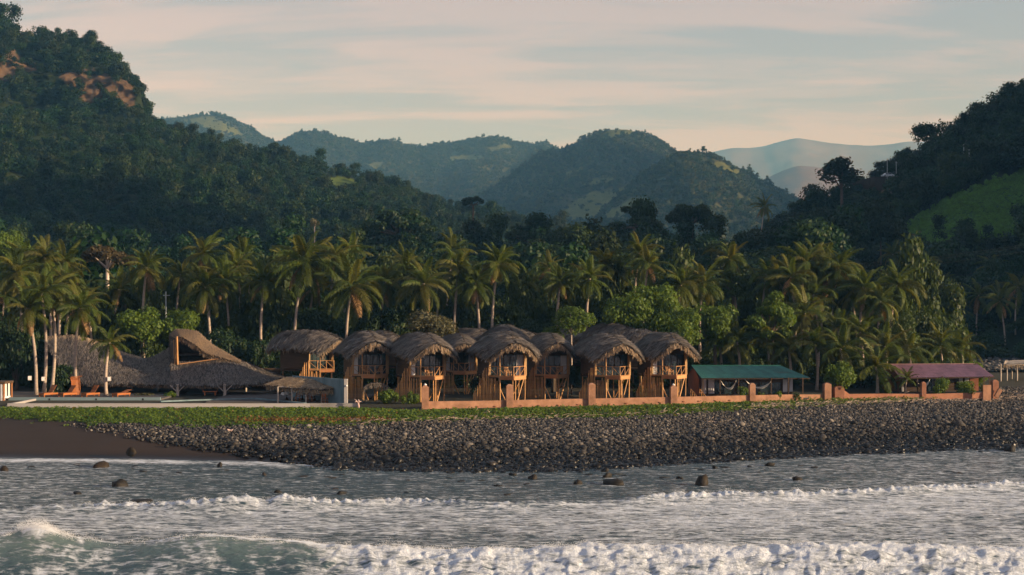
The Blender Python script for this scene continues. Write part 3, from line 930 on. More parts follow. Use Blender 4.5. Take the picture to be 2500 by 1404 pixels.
def build_sea():
    cols = np.concatenate([-np.geomspace(60000, 500, 14) + 0, np.linspace(-420, 2920, 920), 2500 + np.geomspace(520, 60000, 14)])
    ds = [-480, -300, -150, -60, -10, 20, 35, 44, 49, 52]
    d = 53.0
    while d < 131:
        d += max(0.11, 0.9 / (1422 * 12.65 / d ** 2))
        ds.append(d)
    ds = np.array(ds + [134, 140, 150])
    PX, D = np.meshgrid(cols, ds)
    X = (PX - 1250) / F * np.maximum(D, 52)
    z, foam = sea_fields(X, D)
    far = (D < 50) | (PX < -600) | (PX > 3100)
    z = np.where(far, z * 0.4, z)
    q = d_shore(X) - D
    z = np.where(q < -2.5, np.minimum(z, -0.6), z)
    v = np.stack([X, D, z], -1).reshape(-1, 3)
    nx, nd = len(cols), len(ds)
    i = np.arange(nd - 1)[:, None] * nx + np.arange(nx - 1)[None]
    f = np.stack([i, i + 1, i + 1 + nx, i + nx], -1).reshape(-1, 4)
    keep = (q.ravel()[f] > -3).any(1)
    f = f[keep]
    m, nt, out = new_mat('sea_water')
    ge = N(nt, 'ShaderNodeNewGeometry')
    mp = N(nt, 'ShaderNodeMapping')
    mp.inputs['Scale'].default_value = (0.85, 2.2, 1.0)
    L(nt, ge, 'Position', mp, 0)
    wn_ = N(nt, 'ShaderNodeTexNoise', inp={'Scale': 0.8, 'Detail': 3.0})
    L(nt, mp, 0, wn_, 'Vector')
    wv = N(nt, 'ShaderNodeVectorMath', operation='MULTIPLY_ADD')
    L(nt, wn_, 'Color', wv, 0)
    wv.inputs[1].default_value = (1.3, 1.3, 0.4)
    L(nt, mp, 0, wv, 2)
    n1 = N(nt, 'ShaderNodeTexNoise', inp={'Scale': 1.1, 'Detail': 9.0, 'Roughness': 0.66, 'Lacunarity': 2.1})
    L(nt, wv, 0, n1, 'Vector')
    vo = N(nt, 'ShaderNodeTexVoronoi', feature='DISTANCE_TO_EDGE', inp={'Scale': 1.5})
    L(nt, wv, 0, vo, 'Vector')
    web = N(nt, 'ShaderNodeMapRange', inp={1: 0.0, 2: 0.28, 3: 0.16, 4: -0.06})
    L(nt, vo, 'Distance', web, 0)
    at = N(nt, 'ShaderNodeAttribute', attribute_name='foam')
    n5 = N(nt, 'ShaderNodeTexNoise', inp={'Scale': 4.5, 'Detail': 6.0, 'Roughness': 0.7})
    L(nt, wv, 0, n5, 'Vector')
    nn1 = math_node(nt, 'ADD', math_node(nt, 'MULTIPLY', math_node(nt, 'SUBTRACT', n1.outputs[0], 0.5), 1.7), 0.5)
    s = math_node(nt, 'ADD', nn1, web.outputs[0])
    s = math_node(nt, 'ADD', s, math_node(nt, 'MULTIPLY', math_node(nt, 'SUBTRACT', n5.outputs[0], 0.5), 0.7))
    s = math_node(nt, 'ADD', s, at.outputs['Fac'])
    fm = N(nt, 'ShaderNodeMapRange', interpolation_type='SMOOTHSTEP', inp={1: 0.80, 2: 1.45})
    nt.links.new(s, fm.inputs[0])
    wat = N(nt, 'ShaderNodeBsdfPrincipled', inp={'Roughness': 0.12, 'IOR': 1.33, 'Specular IOR Level': 0.5})
    # water lifted in a wave shows green; it takes its depth colour from the body below
    sp = N(nt, 'ShaderNodeSeparateXYZ')
    L(nt, ge, 'Position', sp, 0)
    lift = N(nt, 'ShaderNodeMapRange', interpolation_type='SMOOTHSTEP', inp={1: 0.25, 2: 1.9})
    L(nt, sp, 2, lift, 0)
    wc = N(nt, 'ShaderNodeMix', data_type='RGBA')
    wc.inputs[6].default_value = (0.030, 0.062, 0.078, 1)
    wc.inputs[7].default_value = (0.115, 0.165, 0.150, 1)
    L(nt, lift, 0, wc, 0)
    thin = N(nt, 'ShaderNodeMix', data_type='RGBA')
    L(nt, wc, 2, thin, 6)
    thin.inputs[7].default_value = (0.16, 0.18, 0.185, 1)
    tf = N(nt, 'ShaderNodeMapRange', interpolation_type='SMOOTHSTEP', inp={1: 0.70, 2: 1.15, 3: 0.0, 4: 0.8})
    nt.links.new(s, tf.inputs[0])
    L(nt, tf, 0, thin, 0)
    L(nt, thin, 2, wat, 'Base Color')
    b1 = N(nt, 'ShaderNodeTexNoise', inp={'Scale': 2.6, 'Detail': 6.0, 'Roughness': 0.6})
    L(nt, mp, 0, b1, 'Vector')
    bp = N(nt, 'ShaderNodeBump', inp={'Strength': 0.7, 'Distance': 0.22})
    L(nt, b1, 'Fac', bp, 'Height')
    L(nt, bp, 0, wat, 'Normal')
    fo = N(nt, 'ShaderNodeBsdfPrincipled', inp={'Base Color': (0.72, 0.78, 0.84, 1), 'Roughness': 0.85, 'Subsurface Weight': 0.0})
    b2 = N(nt, 'ShaderNodeTexNoise', inp={'Scale': 5.0, 'Detail': 6.0, 'Roughness': 0.7})
    L(nt, ge, 'Position', b2, 'Vector')
    bp2 = N(nt, 'ShaderNodeBump', inp={'Strength': 0.8, 'Distance': 0.25})
    L(nt, b2, 'Fac', bp2, 'Height')
    L(nt, bp2, 0, fo, 'Normal')
    ms = N(nt, 'ShaderNodeMixShader')
    L(nt, fm, 0, ms, 0)
    L(nt, wat, 0, ms, 1)
    L(nt, fo, 0, ms, 2)
    L(nt, ms, 0, out, 0)
    me = mesh_np('sea', v, f, m, smooth=True, attrs={'foam': foam.ravel()})
    tag(obj('sea', me), 'grey sea with breaking waves and white foam', None, None, 'structure')


build_sea()


def build_spray():
    """Flecks thrown up along the crests: small tetrahedra of white water."""
    n = 34000
    px = np.concatenate([rng.uniform(420, 2900, 20000), rng.normal(95, 48, 5000), rng.uniform(-200, 420, 2000), rng.uniform(200, 1000, 2500), rng.uniform(1580, 2900, 4500)])
    wave = np.concatenate([np.zeros(27000), np.ones(7000)])
    d0 = np.where(wave == 0, 65.4, 88.0)
    X = (px - 1250) / F * d0
    rr = np.linspace(-3.0, 3.5, 27)
    Dg = (np.interp(px, [-400, 0, 200, 600, 1000, 1500, 2500, 3200], [67.6, 67.6, 67.8, 67.7, 67.6, 67.7, 68.1, 68.3]))[:, None] + rr[None]
    d2 = np.interp(px, [-600, 0, 250, 500, 800, 1000, 1250, 1600, 2000, 2500, 3200], [ground_d(y, 0.4) for y in (1228, 1230, 1224, 1226, 1222, 1214, 1222, 1206, 1197, 1174, 1160)])[:, None] + rr[None]
    Dg = np.where(wave[:, None] == 0, Dg, d2)
    X = (px - 1250)[:, None] / F * Dg
    Z, _ = sea_fields(X, Dg)
    k = Z.argmax(1)
    a = np.arange(n)
    x, d, z = X[a, k], Dg[a, k], Z[a, k]
    clump = 0.10 + 1.1 * sstep(-0.1, 0.6, fbm(x / 0.9, d / 3, 3))
    h = rng.exponential(0.13, n) * clump * np.where(np.arange(n) < 20000, 1.0, np.where(np.arange(n) < 25000, 2.2, 0.55))
    x = x + rng.normal(0, 0.10, n)
    d = d + rng.normal(0.0, 0.28, n)
    z = z + h - 0.06
    s = rng.uniform(0.004, 0.011, n) * np.where(h > 0.4, 0.6, 1)
    c = np.stack([x, d, z], 1)
    off = np.array([[1, 1, 1], [-1, -1, 1], [-1, 1, -1], [1, -1, -1]], float)
    v = (c[:, None] + off[None] * s[:, None, None]).reshape(-1, 3)
    b = np.arange(n)[:, None, None] * 4
    f = (b + np.array([[0, 1, 2], [0, 3, 1], [0, 2, 3], [1, 3, 2]])[None]).reshape(-1, 3)
    solid('spray', (0.82, 0.84, 0.86), rough=0.6)
    tag(obj('sea_spray', mesh_np('sea_spray', v, f, MATS['spray'])), 'white spray thrown up along the wave crests', None, None, 'stuff')


build_spray()

# ---------------------------------------------------------------- scattering of uncountable stuff


def proto_collection(name, objs):
    c = bpy.data.collections.new(name)
    for o in objs:
        c.objects.link(o)
    return c


def proto(name, mesh):
    return bpy.data.objects.new(name, mesh)


def scatter(name, pts, rots, scls, idx, coll, label):
    m = bpy.data.meshes.new(name)
    n = len(pts)
    m.vertices.add(n)
    m.vertices.foreach_set('co', np.asarray(pts, np.float32).ravel())
    for an, arr in (('rot', rots), ('scl', scls)):
        a = m.attributes.new(an, 'FLOAT_VECTOR', 'POINT')
        a.data.foreach_set('vector', np.asarray(arr, np.float32).ravel())
    a = m.attributes.new('idx', 'INT', 'POINT')
    a.data.foreach_set('value', np.asarray(idx, np.int32))
    o = obj(name, m)
    g = bpy.data.node_groups.new(name + '_scatter', 'GeometryNodeTree')
    g.interface.new_socket('Geometry', in_out='INPUT', socket_type='NodeSocketGeometry')
    g.interface.new_socket('Geometry', in_out='OUTPUT', socket_type='NodeSocketGeometry')
    gi, go = g.nodes.new('NodeGroupInput'), g.nodes.new('NodeGroupOutput')
    ci = g.nodes.new('GeometryNodeCollectionInfo')
    ci.inputs['Collection'].default_value = coll
    ci.inputs['Separate Children'].default_value = True
    ci.inputs['Reset Children'].default_value = True
    ip = g.nodes.new('GeometryNodeInstanceOnPoints')
    ip.inputs['Pick Instance'].default_value = True
    nn = {}
    for an, dt in (('rot', 'FLOAT_VECTOR'), ('scl', 'FLOAT_VECTOR'), ('idx', 'INT')):
        q = g.nodes.new('GeometryNodeInputNamedAttribute')
        q.data_type = dt
        q.inputs['Name'].default_value = an
        nn[an] = q
    er = g.nodes.new('FunctionNodeEulerToRotation')
    g.links.new(nn['rot'].outputs['Attribute'], er.inputs[0])
    g.links.new(gi.outputs[0], ip.inputs['Points'])
    g.links.new(ci.outputs[0], ip.inputs['Instance'])
    g.links.new(nn['idx'].outputs['Attribute'], ip.inputs['Instance Index'])
    g.links.new(er.outputs[0], ip.inputs['Rotation'])
    g.links.new(nn['scl'].outputs['Attribute'], ip.inputs['Scale'])
    g.links.new(ip.outputs[0], go.inputs[0])
    md = o.modifiers.new('scatter', 'NODES')
    md.node_group = g
    return tag(o, label, None, None, 'stuff')


def leaf_quads(c, nrm, size, rs, aspect=0.6):
    """Rhombic leaves at centres c facing nrm."""
    n = len(c)
    r = rs.normal(size=(n, 3))
    t = np.cross(nrm, r)
    t /= np.linalg.norm(t, axis=1, keepdims=True) + 1e-9
    b = np.cross(nrm, t)
    s = np.asarray(size).reshape(-1, 1)
    p0 = c - t * s
    p1 = c - b * s * aspect + nrm * s * 0.12
    p2 = c + t * s
    p3 = c + b * s * aspect + nrm * s * 0.12
    v = np.stack([p0, p1, p2, p3], 1).reshape(-1, 3)
    f = np.arange(n * 4).reshape(-1, 4)
    return v, f


def crown_points(n, lobes, rs, shell=0.75, squash=0.8):
    """Points and outward directions over a set of lobes [(centre, radius)]."""
    w = np.array([r ** 2 for _, r in lobes])
    k = rs.choice(len(lobes), n, p=w / w.sum())
    C = np.array([c for c, _ in lobes])[k]
    Rr = np.array([r for _, r in lobes])[k]
    d = rs.normal(size=(n, 3))
    d[:, 2] = d[:, 2] * 0.9 + 0.25
    d /= np.linalg.norm(d, axis=1, keepdims=True)
    rad = Rr * (shell + (1.08 - shell) * rs.rand(n)) * (0.85 + 0.3 * rs.rand(n))
    p = C + d * rad[:, None] * np.array([1, 1, squash])
    nr = d + rs.normal(size=(n, 3)) * 0.55 + np.array([0, 0, 0.35])
    nr /= np.linalg.norm(nr, axis=1, keepdims=True)
    return p, nr


def make_lobes(kind, rs):
    """Lobes of a crown of about unit half-width whose base is at z = 0."""
    lobes = []
    if kind == 'round':
        for i in range(11):
            a = rs.rand() * 6.28
            q = rs.rand() ** 0.6 * 0.62
            lobes.append(((q * math.cos(a), q * math.sin(a), 0.45 + rs.rand() * 0.65), 0.30 + 0.16 * rs.rand()))
    elif kind == 'tall':
        for i in range(12):
            a = rs.rand() * 6.28
            h = rs.rand()
            q = (0.55 - 0.3 * h) * rs.rand() ** 0.5
            lobes.append(((q * math.cos(a), q * math.sin(a), 0.35 + h * 1.5), 0.26 + 0.16 * rs.rand()))
    elif kind == 'flat':
        for i in range(16):
            a = rs.rand() * 6.28
            q = rs.rand() ** 0.5 * 0.82
            lobes.append(((q * math.cos(a), q * math.sin(a), 0.62 - 0.30 * q * q + 0.07 * rs.randn()), 0.17 + 0.09 * rs.rand()))
    elif kind == 'tiers':
        for h, rr, cnt in ((0.28, 0.85, 9), (0.55, 0.72, 8), (0.80, 0.5, 6), (1.0, 0.25, 3)):
            for i in range(cnt):
                a = rs.rand() * 6.28
                q = rr * (0.5 + 0.5 * rs.rand())
                lobes.append(((q * math.cos(a), q * math.sin(a), h + 0.05 * rs.randn()), 0.17 + 0.07 * rs.rand()))
    elif kind == 'mound':
        for i in range(14):
            a = rs.rand() * 6.28
            q = rs.rand() ** 0.6 * 0.72
            lobes.append(((q * math.cos(a), q * math.sin(a), 0.08 + (1 - q * q) * 0.55 * rs.rand() + 0.1), 0.24 + 0.12 * rs.rand()))
    return lobes


def crown_mesh(name, kind, n, size, mat, seed, shell=0.72):
    rs = np.random.RandomState(seed)
    lobes = make_lobes(kind, rs)
    sq = 0.55 if kind in ('flat', 'tiers') else 0.82
    p, nr = crown_points(n, lobes, rs, shell, sq)
    v, f = leaf_quads(p, nr, size * rs.uniform(0.6, 1.3, n), rs)
    return mesh_np(name, v, f, MATS[mat]), lobes


# forest crowns for the hillsides (prototypes live outside the scene)
def forest_protos(tag_, mat, n, size, count):
    out = []
    for i in range(count):
        kind = ['round', 'round', 'tall', 'flat', 'round', 'mound'][i % 6]
        me, lobes = crown_mesh('%s_crown' % tag_, kind, n, size, mat, 100 + i * 7 + n, 0.55)
        out.append(proto('%s_tree' % tag_, me))
    return proto_collection(tag_ + '_trees', out)


FOREST = forest_protos('forest', 'leaf_forest', 900, 0.074, 8)
UNDER = forest_protos('grove', 'leaf_mid', 900, 0.074, 8)
HILLTREES = forest_protos('hillside', 'leaf_hill', 170, 0.17, 8)


def sample_hill(H, spacing, seed, tmax=1.06, tmin=0.0, pxmax=None, pxmin=None, keep_grass=0.02, keep_rock=0.30):
    rs = np.random.RandomState(seed)
    V, ga, ra, T, PX, YP = H
    a = V[:-1, :-1]
    e1 = V[:-1, 1:] - a
    e2 = V[1:, :-1] - a
    area = np.linalg.norm(np.cross(e1[..., :2], e2[..., :2])[..., None], axis=-1)
    slope = np.linalg.norm(np.cross(e1, e2), axis=-1)
    w = (0.6 * area + 0.4 * slope) * (T[:-1, :-1] <= tmax) * (T[:-1, :-1] >= tmin)
    if pxmax is not None:
        w = w * (PX[:-1, :-1] < pxmax)
    if pxmin is not None:
        w = w * (PX[:-1, :-1] > pxmin)
    w = w * np.where(ga[:-1, :-1] > 0.5, keep_grass, 1) * np.where(ra[:-1, :-1] > 0.5, keep_rock, 1)
    n = int(w.sum() / spacing ** 2)
    c = rs.choice(w.size, n, p=(w / w.sum()).ravel())
    u, v = rs.rand(n, 1), rs.rand(n, 1)
    A, E1, E2 = (q.reshape(-1, 3)[c] for q in (a, e1, e2))
    return A + E1 * u + E2 * v, rs


def scatter_forest(name, H, spacing, rad, coll, seed, label, **kw):
    p, rs = sample_hill(H, spacing, seed, **kw)
    n = len(p)
    big = 0.75 + 0.5 * (fbm(p[:, 0] / 40, p[:, 1] / 40, 2) + 0.5)
    s = rad * np.clip(np.exp(rs.normal(-0.12, 0.34, n)), 0.35, 1.55) * big
    rot = np.stack([rs.normal(0, 0.12, n), rs.normal(0, 0.12, n), rs.rand(n) * 6.28], 1)
    sc = np.stack([s, s, s * rs.uniform(0.75, 1.25, n)], 1)
    p = p.copy()
    p[:, 2] -= 0.15 * s
    return scatter(name, p, rot, sc, rs.randint(0, 8, n), coll, label)


scatter_forest('mountain_forest', LEFT, 4.9, 4.3, FOREST, 1, 'dense dark green forest covering the steep mountain', pxmin=-500, pxmax=1500)
scatter_forest('hill_forest', C1, 8.0, 5.4, HILLTREES, 2, 'hazy woodland covering the row of hills at the back')
scatter_forest('hill_forest', C2, 6.6, 4.7, HILLTREES, 3, 'hazy woodland on the tall rounded hill', keep_grass=0.05)
scatter_forest('hill_forest', C3, 6.0, 4.4, HILLTREES, 4, 'woodland on the hill with the small meadow', keep_grass=0.04)
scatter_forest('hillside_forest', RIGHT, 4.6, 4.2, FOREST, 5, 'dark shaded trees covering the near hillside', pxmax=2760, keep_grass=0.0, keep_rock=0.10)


scatter_forest('valley_forest', FOOT, 3.9, 4.2, FOREST, 6, 'dark shaded woodland filling the valley behind the palms', pxmin=-500, pxmax=2090, tmax=1.15)


def crop_field():
    # rows of young cane on the sloping field
    rs = np.random.RandomState(77)
    V, ga, ra, T, PX, YP = RIGHT
    me, _ = crown_mesh('cane_clump', 'mound', 70, 0.20, 'leaf_cane', 991)
    coll = proto_collection('cane_clumps', [proto('cane_clump', me)])
    m = (ga[:-1, :-1] > 0.5)
    ii, jj = np.nonzero(m)
    w = np.linalg.norm(np.cross(V[:-1, 1:] - V[:-1, :-1], V[1:, :-1] - V[:-1, :-1]), axis=-1)[m]
    n = 7000
    k = rs.choice(len(ii), n, p=w / w.sum())
    u, v = rs.rand(n, 1), rs.rand(n, 1)
    A = V[ii[k], jj[k]]
    p = A + (V[ii[k], jj[k] + 1] - A) * u + (V[ii[k] + 1, jj[k]] - A) * v
    s = rs.uniform(0.35, 0.85, n)
    scatter('crop_field', p, np.stack([s * 0, s * 0, rs.rand(n) * 6.28], 1), np.stack([s, s, s * 1.2], 1), np.zeros(n, int), coll, 'green crop covering the sloping field on the hillside')


crop_field()


def valley_forest():
    rs = np.random.RandomState(21)
    # undergrowth between and behind the huts
    n = 2600
    d = rs.uniform(168, 222, n)
    px = rs.uniform(-350, 2330, n)
    x = (px - 1250) / F * d
    s = np.where(d > 184, rs.uniform(1.6, 3.6, n), rs.uniform(0.9, 2.2, n))
    h = s * np.where(d > 184, rs.uniform(1.4, 2.6, n), rs.uniform(0.8, 1.4, n))
    scatter('undergrowth', np.stack([x, d, gz(x, d) - 0.1], 1), np.stack([d * 0, d * 0, rs.rand(n) * 6.28], 1), np.stack([s, s, h], 1), rs.randint(0, 8, n), UNDER,
            'dark undergrowth under the palm grove')


valley_forest()

# ---------------------------------------------------------------- palms
prs = random.Random(5)


def frond_mesh(name, length, lift, droop, seed, mat, nl=34):
    """A pinnate frond growing along +X: its rachis leaves at angle lift and bends down by droop along its length."""
    rs = np.random.RandomState(seed)
    nseg = 10
    pts, dirs = [np.zeros(3)], []
    a = lift
    for i in range(nseg):
        d = np.array([math.cos(a), 0, math.sin(a)])
        dirs.append(d)
        pts.append(pts[-1] + d * length / nseg)
        a -= droop / nseg * (0.5 + 1.0 * i / nseg)
    pts = np.array(pts)
    dirs = np.array(dirs + [dirs[-1]])
    v, f = [], []
    for i in range(nseg):                                   # rachis as a thin ribbon pair
        w0, w1 = 0.05 * (1 - i / nseg) + 0.012, 0.05 * (1 - (i + 1) / nseg) + 0.012
        b = len(v)
        n0 = np.cross(dirs[i], (0, 1, 0))
        v += [pts[i] + [0, -w0, 0], pts[i] + [0, w0, 0], pts[i + 1] + [0, w1, 0], pts[i + 1] + [0, -w1, 0]]
        f.append((b, b + 1, b + 2, b + 3))
        v += [pts[i] - n0 * w0, pts[i] + n0 * w0, pts[i + 1] + n0 * w1, pts[i + 1] - n0 * w1]
        f.append((b + 4, b + 5, b + 6, b + 7))
    for s in (-1, 1):
        for k in range(nl):
            t = 0.10 + 0.90 * (k + rs.rand() * 0.6) / nl
            q = t * nseg
            i = min(int(q), nseg - 1)
            p = pts[i] + (pts[i + 1] - pts[i]) * (q - i)
            d = dirs[i]
            up = np.cross(d, (0, 1, 0)) * -1.0
            ll = length * 0.235 * (math.sin(math.pi * min(0.16 + t * 0.80, 1)) ** 0.6) * rs.uniform(0.85, 1.12)
            out = np.array([0, s, 0]) * 0.78 + d * (0.42 + 0.3 * t) + up * rs.uniform(-0.05, 0.28)
            out /= np.linalg.norm(out)
            e1 = p + out * ll * 0.5
            e2 = p + out * ll * 0.82 + np.array([0, 0, -1]) * ll * rs.uniform(0.30, 0.52)
            w = 0.06
            side = d * w
            b = len(v)
            v += [p - side * 0.6, p + side * 0.6, e1 + side, e1 - side, e2]
            f.append((b, b + 1, b + 2, b + 3))
            f.append((b + 3, b + 2, b + 4, b + 4))
    f2 = [q if q[2] != q[3] else q[:3] for q in f]
    m = bpy.data.meshes.new(name)
    m.from_pydata([tuple(p) for p in v], [], f2)
    m.materials.append(MATS[mat])
    return m


FRONDS = {
    'young': [frond_mesh('frond', 3.4, 0.05, 0.8, 1, 'palm_leaf', 26), frond_mesh('frond', 3.2, 0.0, 1.3, 2, 'palm_leaf', 26)],
    'mid': [frond_mesh('frond', 4.2, 0.0, 1.7, 3, 'palm_leaf'), frond_mesh('frond', 4.4, 0.0, 2.1, 4, 'palm_leaf'), frond_mesh('frond', 3.8, 0.0, 1.2, 5, 'palm_leaf')],
    'old': [frond_mesh('frond', 3.9, 0.0, 1.25, 6, 'palm_leaf'), frond_mesh('frond', 3.6, 0.0, 1.5, 7, 'palm_leaf')],
    'dry': [frond_mesh('frond', 3.3, 0.0, 0.9, 8, 'palm_dry', 22)],
}
mb = MB()
for i in range(8):
    a = i * 2.4
    mb.tube([(0.22 * math.cos(a), 0.22 * math.sin(a), -0.16 - 0.16 * (i % 3)), (0.24 * math.cos(a), 0.24 * math.sin(a), -0.30 - 0.16 * (i % 3)), (0.22 * math.cos(a), 0.22 * math.sin(a), -0.42 - 0.16 * (i % 3))], [0.05, 0.13, 0.05], 6)
NUTS = mb.mesh('coconuts', MATS['coconut'])


def palm(cx, cy, d, bx=None, size=1.0, nf=21, label=None, group='coconut palms of the grove', lean=0.0, trunk_r=0.15, low=True, base_d=None, name='coconut_palm', shadebox=None):
    """A coconut palm whose crown centre stands behind pixel (cx, cy) at depth d."""
    top = P(cx, cy, d)
    bd = base_d or d
    base = Vector((XW(bx if bx is not None else cx + prs.uniform(-14, 14), bd), bd, 0))
    base.z = float(gz(base.x, bd)) + (0.15 if shadebox else 0)
    root = empty(name, base)
    tag(root, label or 'coconut palm standing in the crowded grove behind the huts', 'palm tree', group)
    h = top.z - base.z
    pts = []
    for i in range(9):
        t = i / 8
        q = base.lerp(top, t) - base
        bow = math.sin(t * math.pi) * (0.035 * h)
        q.x += bow * (1 if top.x < base.x else -1)
        pts.append(q)
    rad = [trunk_r * (1.55 if i == 0 else 1.15 - 0.045 * i) for i in range(9)]
    MB().tube(pts, rad, 8).build('trunk', MATS['bark_pale'], root)
    c = top - base
    off = prs.random() * 6.28
    gro, hang, nf = prs.uniform(0.92, 1.12), prs.uniform(118, 142), max(10, nf + prs.randint(-4, 3))
    wind = prs.uniform(-0.28, 0.05)
    for i in range(nf):
        t = i / (nf - 1)
        az = off + i * 2.39996 + prs.uniform(-0.25, 0.25)
        el = R(80) - t ** 1.05 * R(hang if low else 105) + prs.uniform(-0.12, 0.12)
        kind = 'young' if t < 0.22 else ('mid' if t < 0.72 else 'old')
        if t > 0.93 and prs.random() < 0.5 and low:
            kind = 'dry'
        me = prs.choice(FRONDS[kind])
        s = gro * size * prs.uniform(0.82, 1.08)
        obj('frond', me, root, c + Vector((0, 0, 0.15 * (1 - t) - 0.1)), (prs.uniform(-0.45, 0.45), -el - wind * math.cos(az), az), (s, s, s))
    if size > 0.8 and low:
        obj('coconuts', NUTS, root, c, (0, 0, off), size)
    return root


FRONT = [
    # cx, cy, d, base px, size, label
    (67, 752, 153, 88, 0.86, 'leaning palm at the pool deck nearest the white cabana'),
    (101, 716, 154, 107, 0.92, 'straight slim palm on the pool deck just behind the leaning palm'),
    (125, 702, 157, 126, 0.86, 'palm rising through the pool deck shrubs in front of the long thatched roof'),
    (196, 752, 154, 187, 0.90, 'palm with lamp box standing beside the folded wooden sun bed'),
    (268, 836, 152, 259, 0.80, 'short palm on the pool deck between the two right-hand sun loungers'),
    (156, 690, 172, 150, 0.95, 'slim palm behind the lit end of the long thatched roof, left of a pair'),
    (172, 730, 173, 163, 0.92, 'slim palm behind the lit end of the long thatched roof, right of a pair'),
    (109, 628, 184, 118, 1.05, 'tall dark palm above the leftmost cluster of palms'),
    (158, 640, 186, 150, 1.0, 'tall yellow-green palm beside the flat-topped pale tree'),
    (40, 665, 180, 48, 1.0, 'palm at the left edge of the photo below the bright leafy tree'),
    (358, 652, 182, 357, 1.08, 'palm standing directly right of the flat-topped pale tree'),
    (500, 700, 178, 508, 1.12, 'big palm with a pale leaning trunk above the thatched dormer'),
    (497, 618, 188, 503, 1.10, 'tallest palm head directly above the thatched dormer'),
    (645, 690, 178, 645, 1.06, 'palm with a straight bare trunk left of the long thatched hut'),
    (578, 650, 190, 580, 1.02, 'dark palm between the dormer palm and the bare-trunked palm'),
    (744, 640, 176, 718, 1.25, 'large palm with a leaning pale trunk rising behind the long thatched hut'),
    (858, 700, 176, 850, 1.22, 'broad palm with golden hanging fronds above the leftmost balcony hut'),
    (1034, 692, 178, 1036, 1.10, 'palm with spread golden fronds above the grey-leaved bush'),
    (1120, 660, 182, 1118, 1.02, 'palm left of a close pair above the middle huts'),
    (1160, 690, 181, 1163, 1.00, 'palm right of a close pair above the middle huts'),
    (1215, 645, 182, 1208, 1.10, 'high palm with long yellow hanging fronds above the central huts'),
    (1368, 688, 180, 1366, 0.98, 'slim upright palm behind the small tree with the visible trunk'),
    (1440, 680, 180, 1440, 1.02, 'palm with orange-lit trunk above the two right-hand stilt huts'),
    (1662, 696, 180, 1661, 1.10, 'palm with glowing trunk top rising out of the green bushes'),
    (1716, 690, 182, 1716, 1.05, 'palm touching the glowing-trunk palm on its right side'),
    (1965, 765, 172, 1955, 1.10, 'palm with dry orange fronds above the green metal roof'),
    (2108, 700, 180, 2108, 1.02, 'palm with a lit stem on the right slope of the grove'),
    (2190, 695, 182, 2170, 1.08, 'outermost palm of the grove, hanging over the dark hillside'),
]
for (cx, cy, d, bx, s, lab) in FRONT:
    on_deck = d < 160
    palm(cx, cy, d, bx, s, 27 if d > 170 else 24, lab, 'tall coconut palms that stand out', shadebox=on_deck, trunk_r=0.17 if d < 160 else 0.18)
MIDP = [(60, 610, 196, .95), (130, 690, 190, .9), (205, 690, 185, .9), (215, 740, 178, .85), (20, 700, 186, .9), (440, 680, 192, .95), (548, 690, 186, .95), (600, 610, 200, .95), (690, 690, 188, 1.0), (700, 620, 198, .95), (770, 680, 190, .95),
        (812, 630, 192, 1.0), (862, 620, 196, 1.0), (905, 660, 190, 1.0), (942, 665, 188, .95), (990, 660, 190, .95), (1010, 640, 200, .9), (1085, 690, 188, .95), (1100, 620, 200, .9), (1480, 625, 190, 1.0), (1555, 620, 188, 1.1),
        (1580, 655, 184, 1.0), (1520, 660, 190, .95), (1775, 630, 188, 1.08), (1868, 655, 186, 1.05), (1900, 690, 184, 1.0), (1935, 680, 182, 1.05), (1958, 640, 186, 1.05), (1992, 612, 190, 1.05), (2022, 632, 188, 1.08), (2052, 650, 186, 1.05),
        (1985, 700, 180, 1.05), (2075, 700, 182, 1.0), (2145, 735, 178, .95), (1340, 650, 196, .9), (1270, 670, 194, .9), (285, 700, 190, .9), (320, 690, 194, .9)]
for (cx, cy, d, s) in MIDP:
    palm(cx + prs.uniform(-8, 8), cy + prs.uniform(-14, 26), d, None, s * prs.uniform(0.82, 1.08), 21)
YOUNG = [
    (1800, 835, 166, .95, 'low bushy palm behind the left end of the green metal roof'),
    (1872, 825, 166, 1.0, 'low bushy palm behind the middle of the green metal roof'),
    (1925, 850, 165, .9, 'low palm drooping over the right end of the green metal roof'),
    (1990, 840, 164, .95, 'low palm behind the leafy tree at the gate'),
    (2052, 850, 163, 1.0, 'low palm just right of the leafy gate tree'),
    (2045, 800, 170, 1.0, 'young palm above the gate tree, under the tall grove'),
    (2100, 810, 170, 1.0, 'young palm left of the big hanging green vine mound'),
    (2138, 895, 159, 1.05, 'large low palm covering the left end of the purple roof'),
    (2160, 845, 165, .95, 'low palm above the large palm at the purple roof'),
    (2218, 855, 166, .95, 'bright low palm above the middle of the purple roof'),
    (2295, 845, 178, .95, 'left one of two low palms beside the river stones'),
    (2345, 850, 180, .95, 'right one of two low palms beside the river stones'),
    (1755, 830, 168, .9, 'low palm between the last stilt hut and the green metal roof'),
]
for (cx, cy, d, s, lab) in YOUNG:
    palm(cx, cy, d, cx + 4, s, 19, lab, 'low young palms', low=False, trunk_r=0.16)
palm(2214, 925, 157.5, 2211, 0.45, 13, 'small wind-bent palm in front of the purple-roofed house', 'low young palms', low=False, trunk_r=0.09)
for (cx, cy, d, s) in [(2390, 720, 262, 1.1), (2440, 735, 250, 1.1), (2300, 695, 270, 1.1), (2330, 760, 262, 1.0), (2485, 700, 255, 1.15), (2260, 640, 300, 1.1), (2180, 620, 300, 1.1), (2420, 650, 300, 1.0), (1866, 505, 400, 1.2)]:
    palm(cx, cy, d, None, s, 16, 'dark shaded palm at the foot of the hillside' if cx != 1866 else 'lone dark palm silhouetted in the valley before the meadow hill', 'shaded palms by the hillside')

# ---------------------------------------------------------------- broadleaf trees
CROWNS = {}


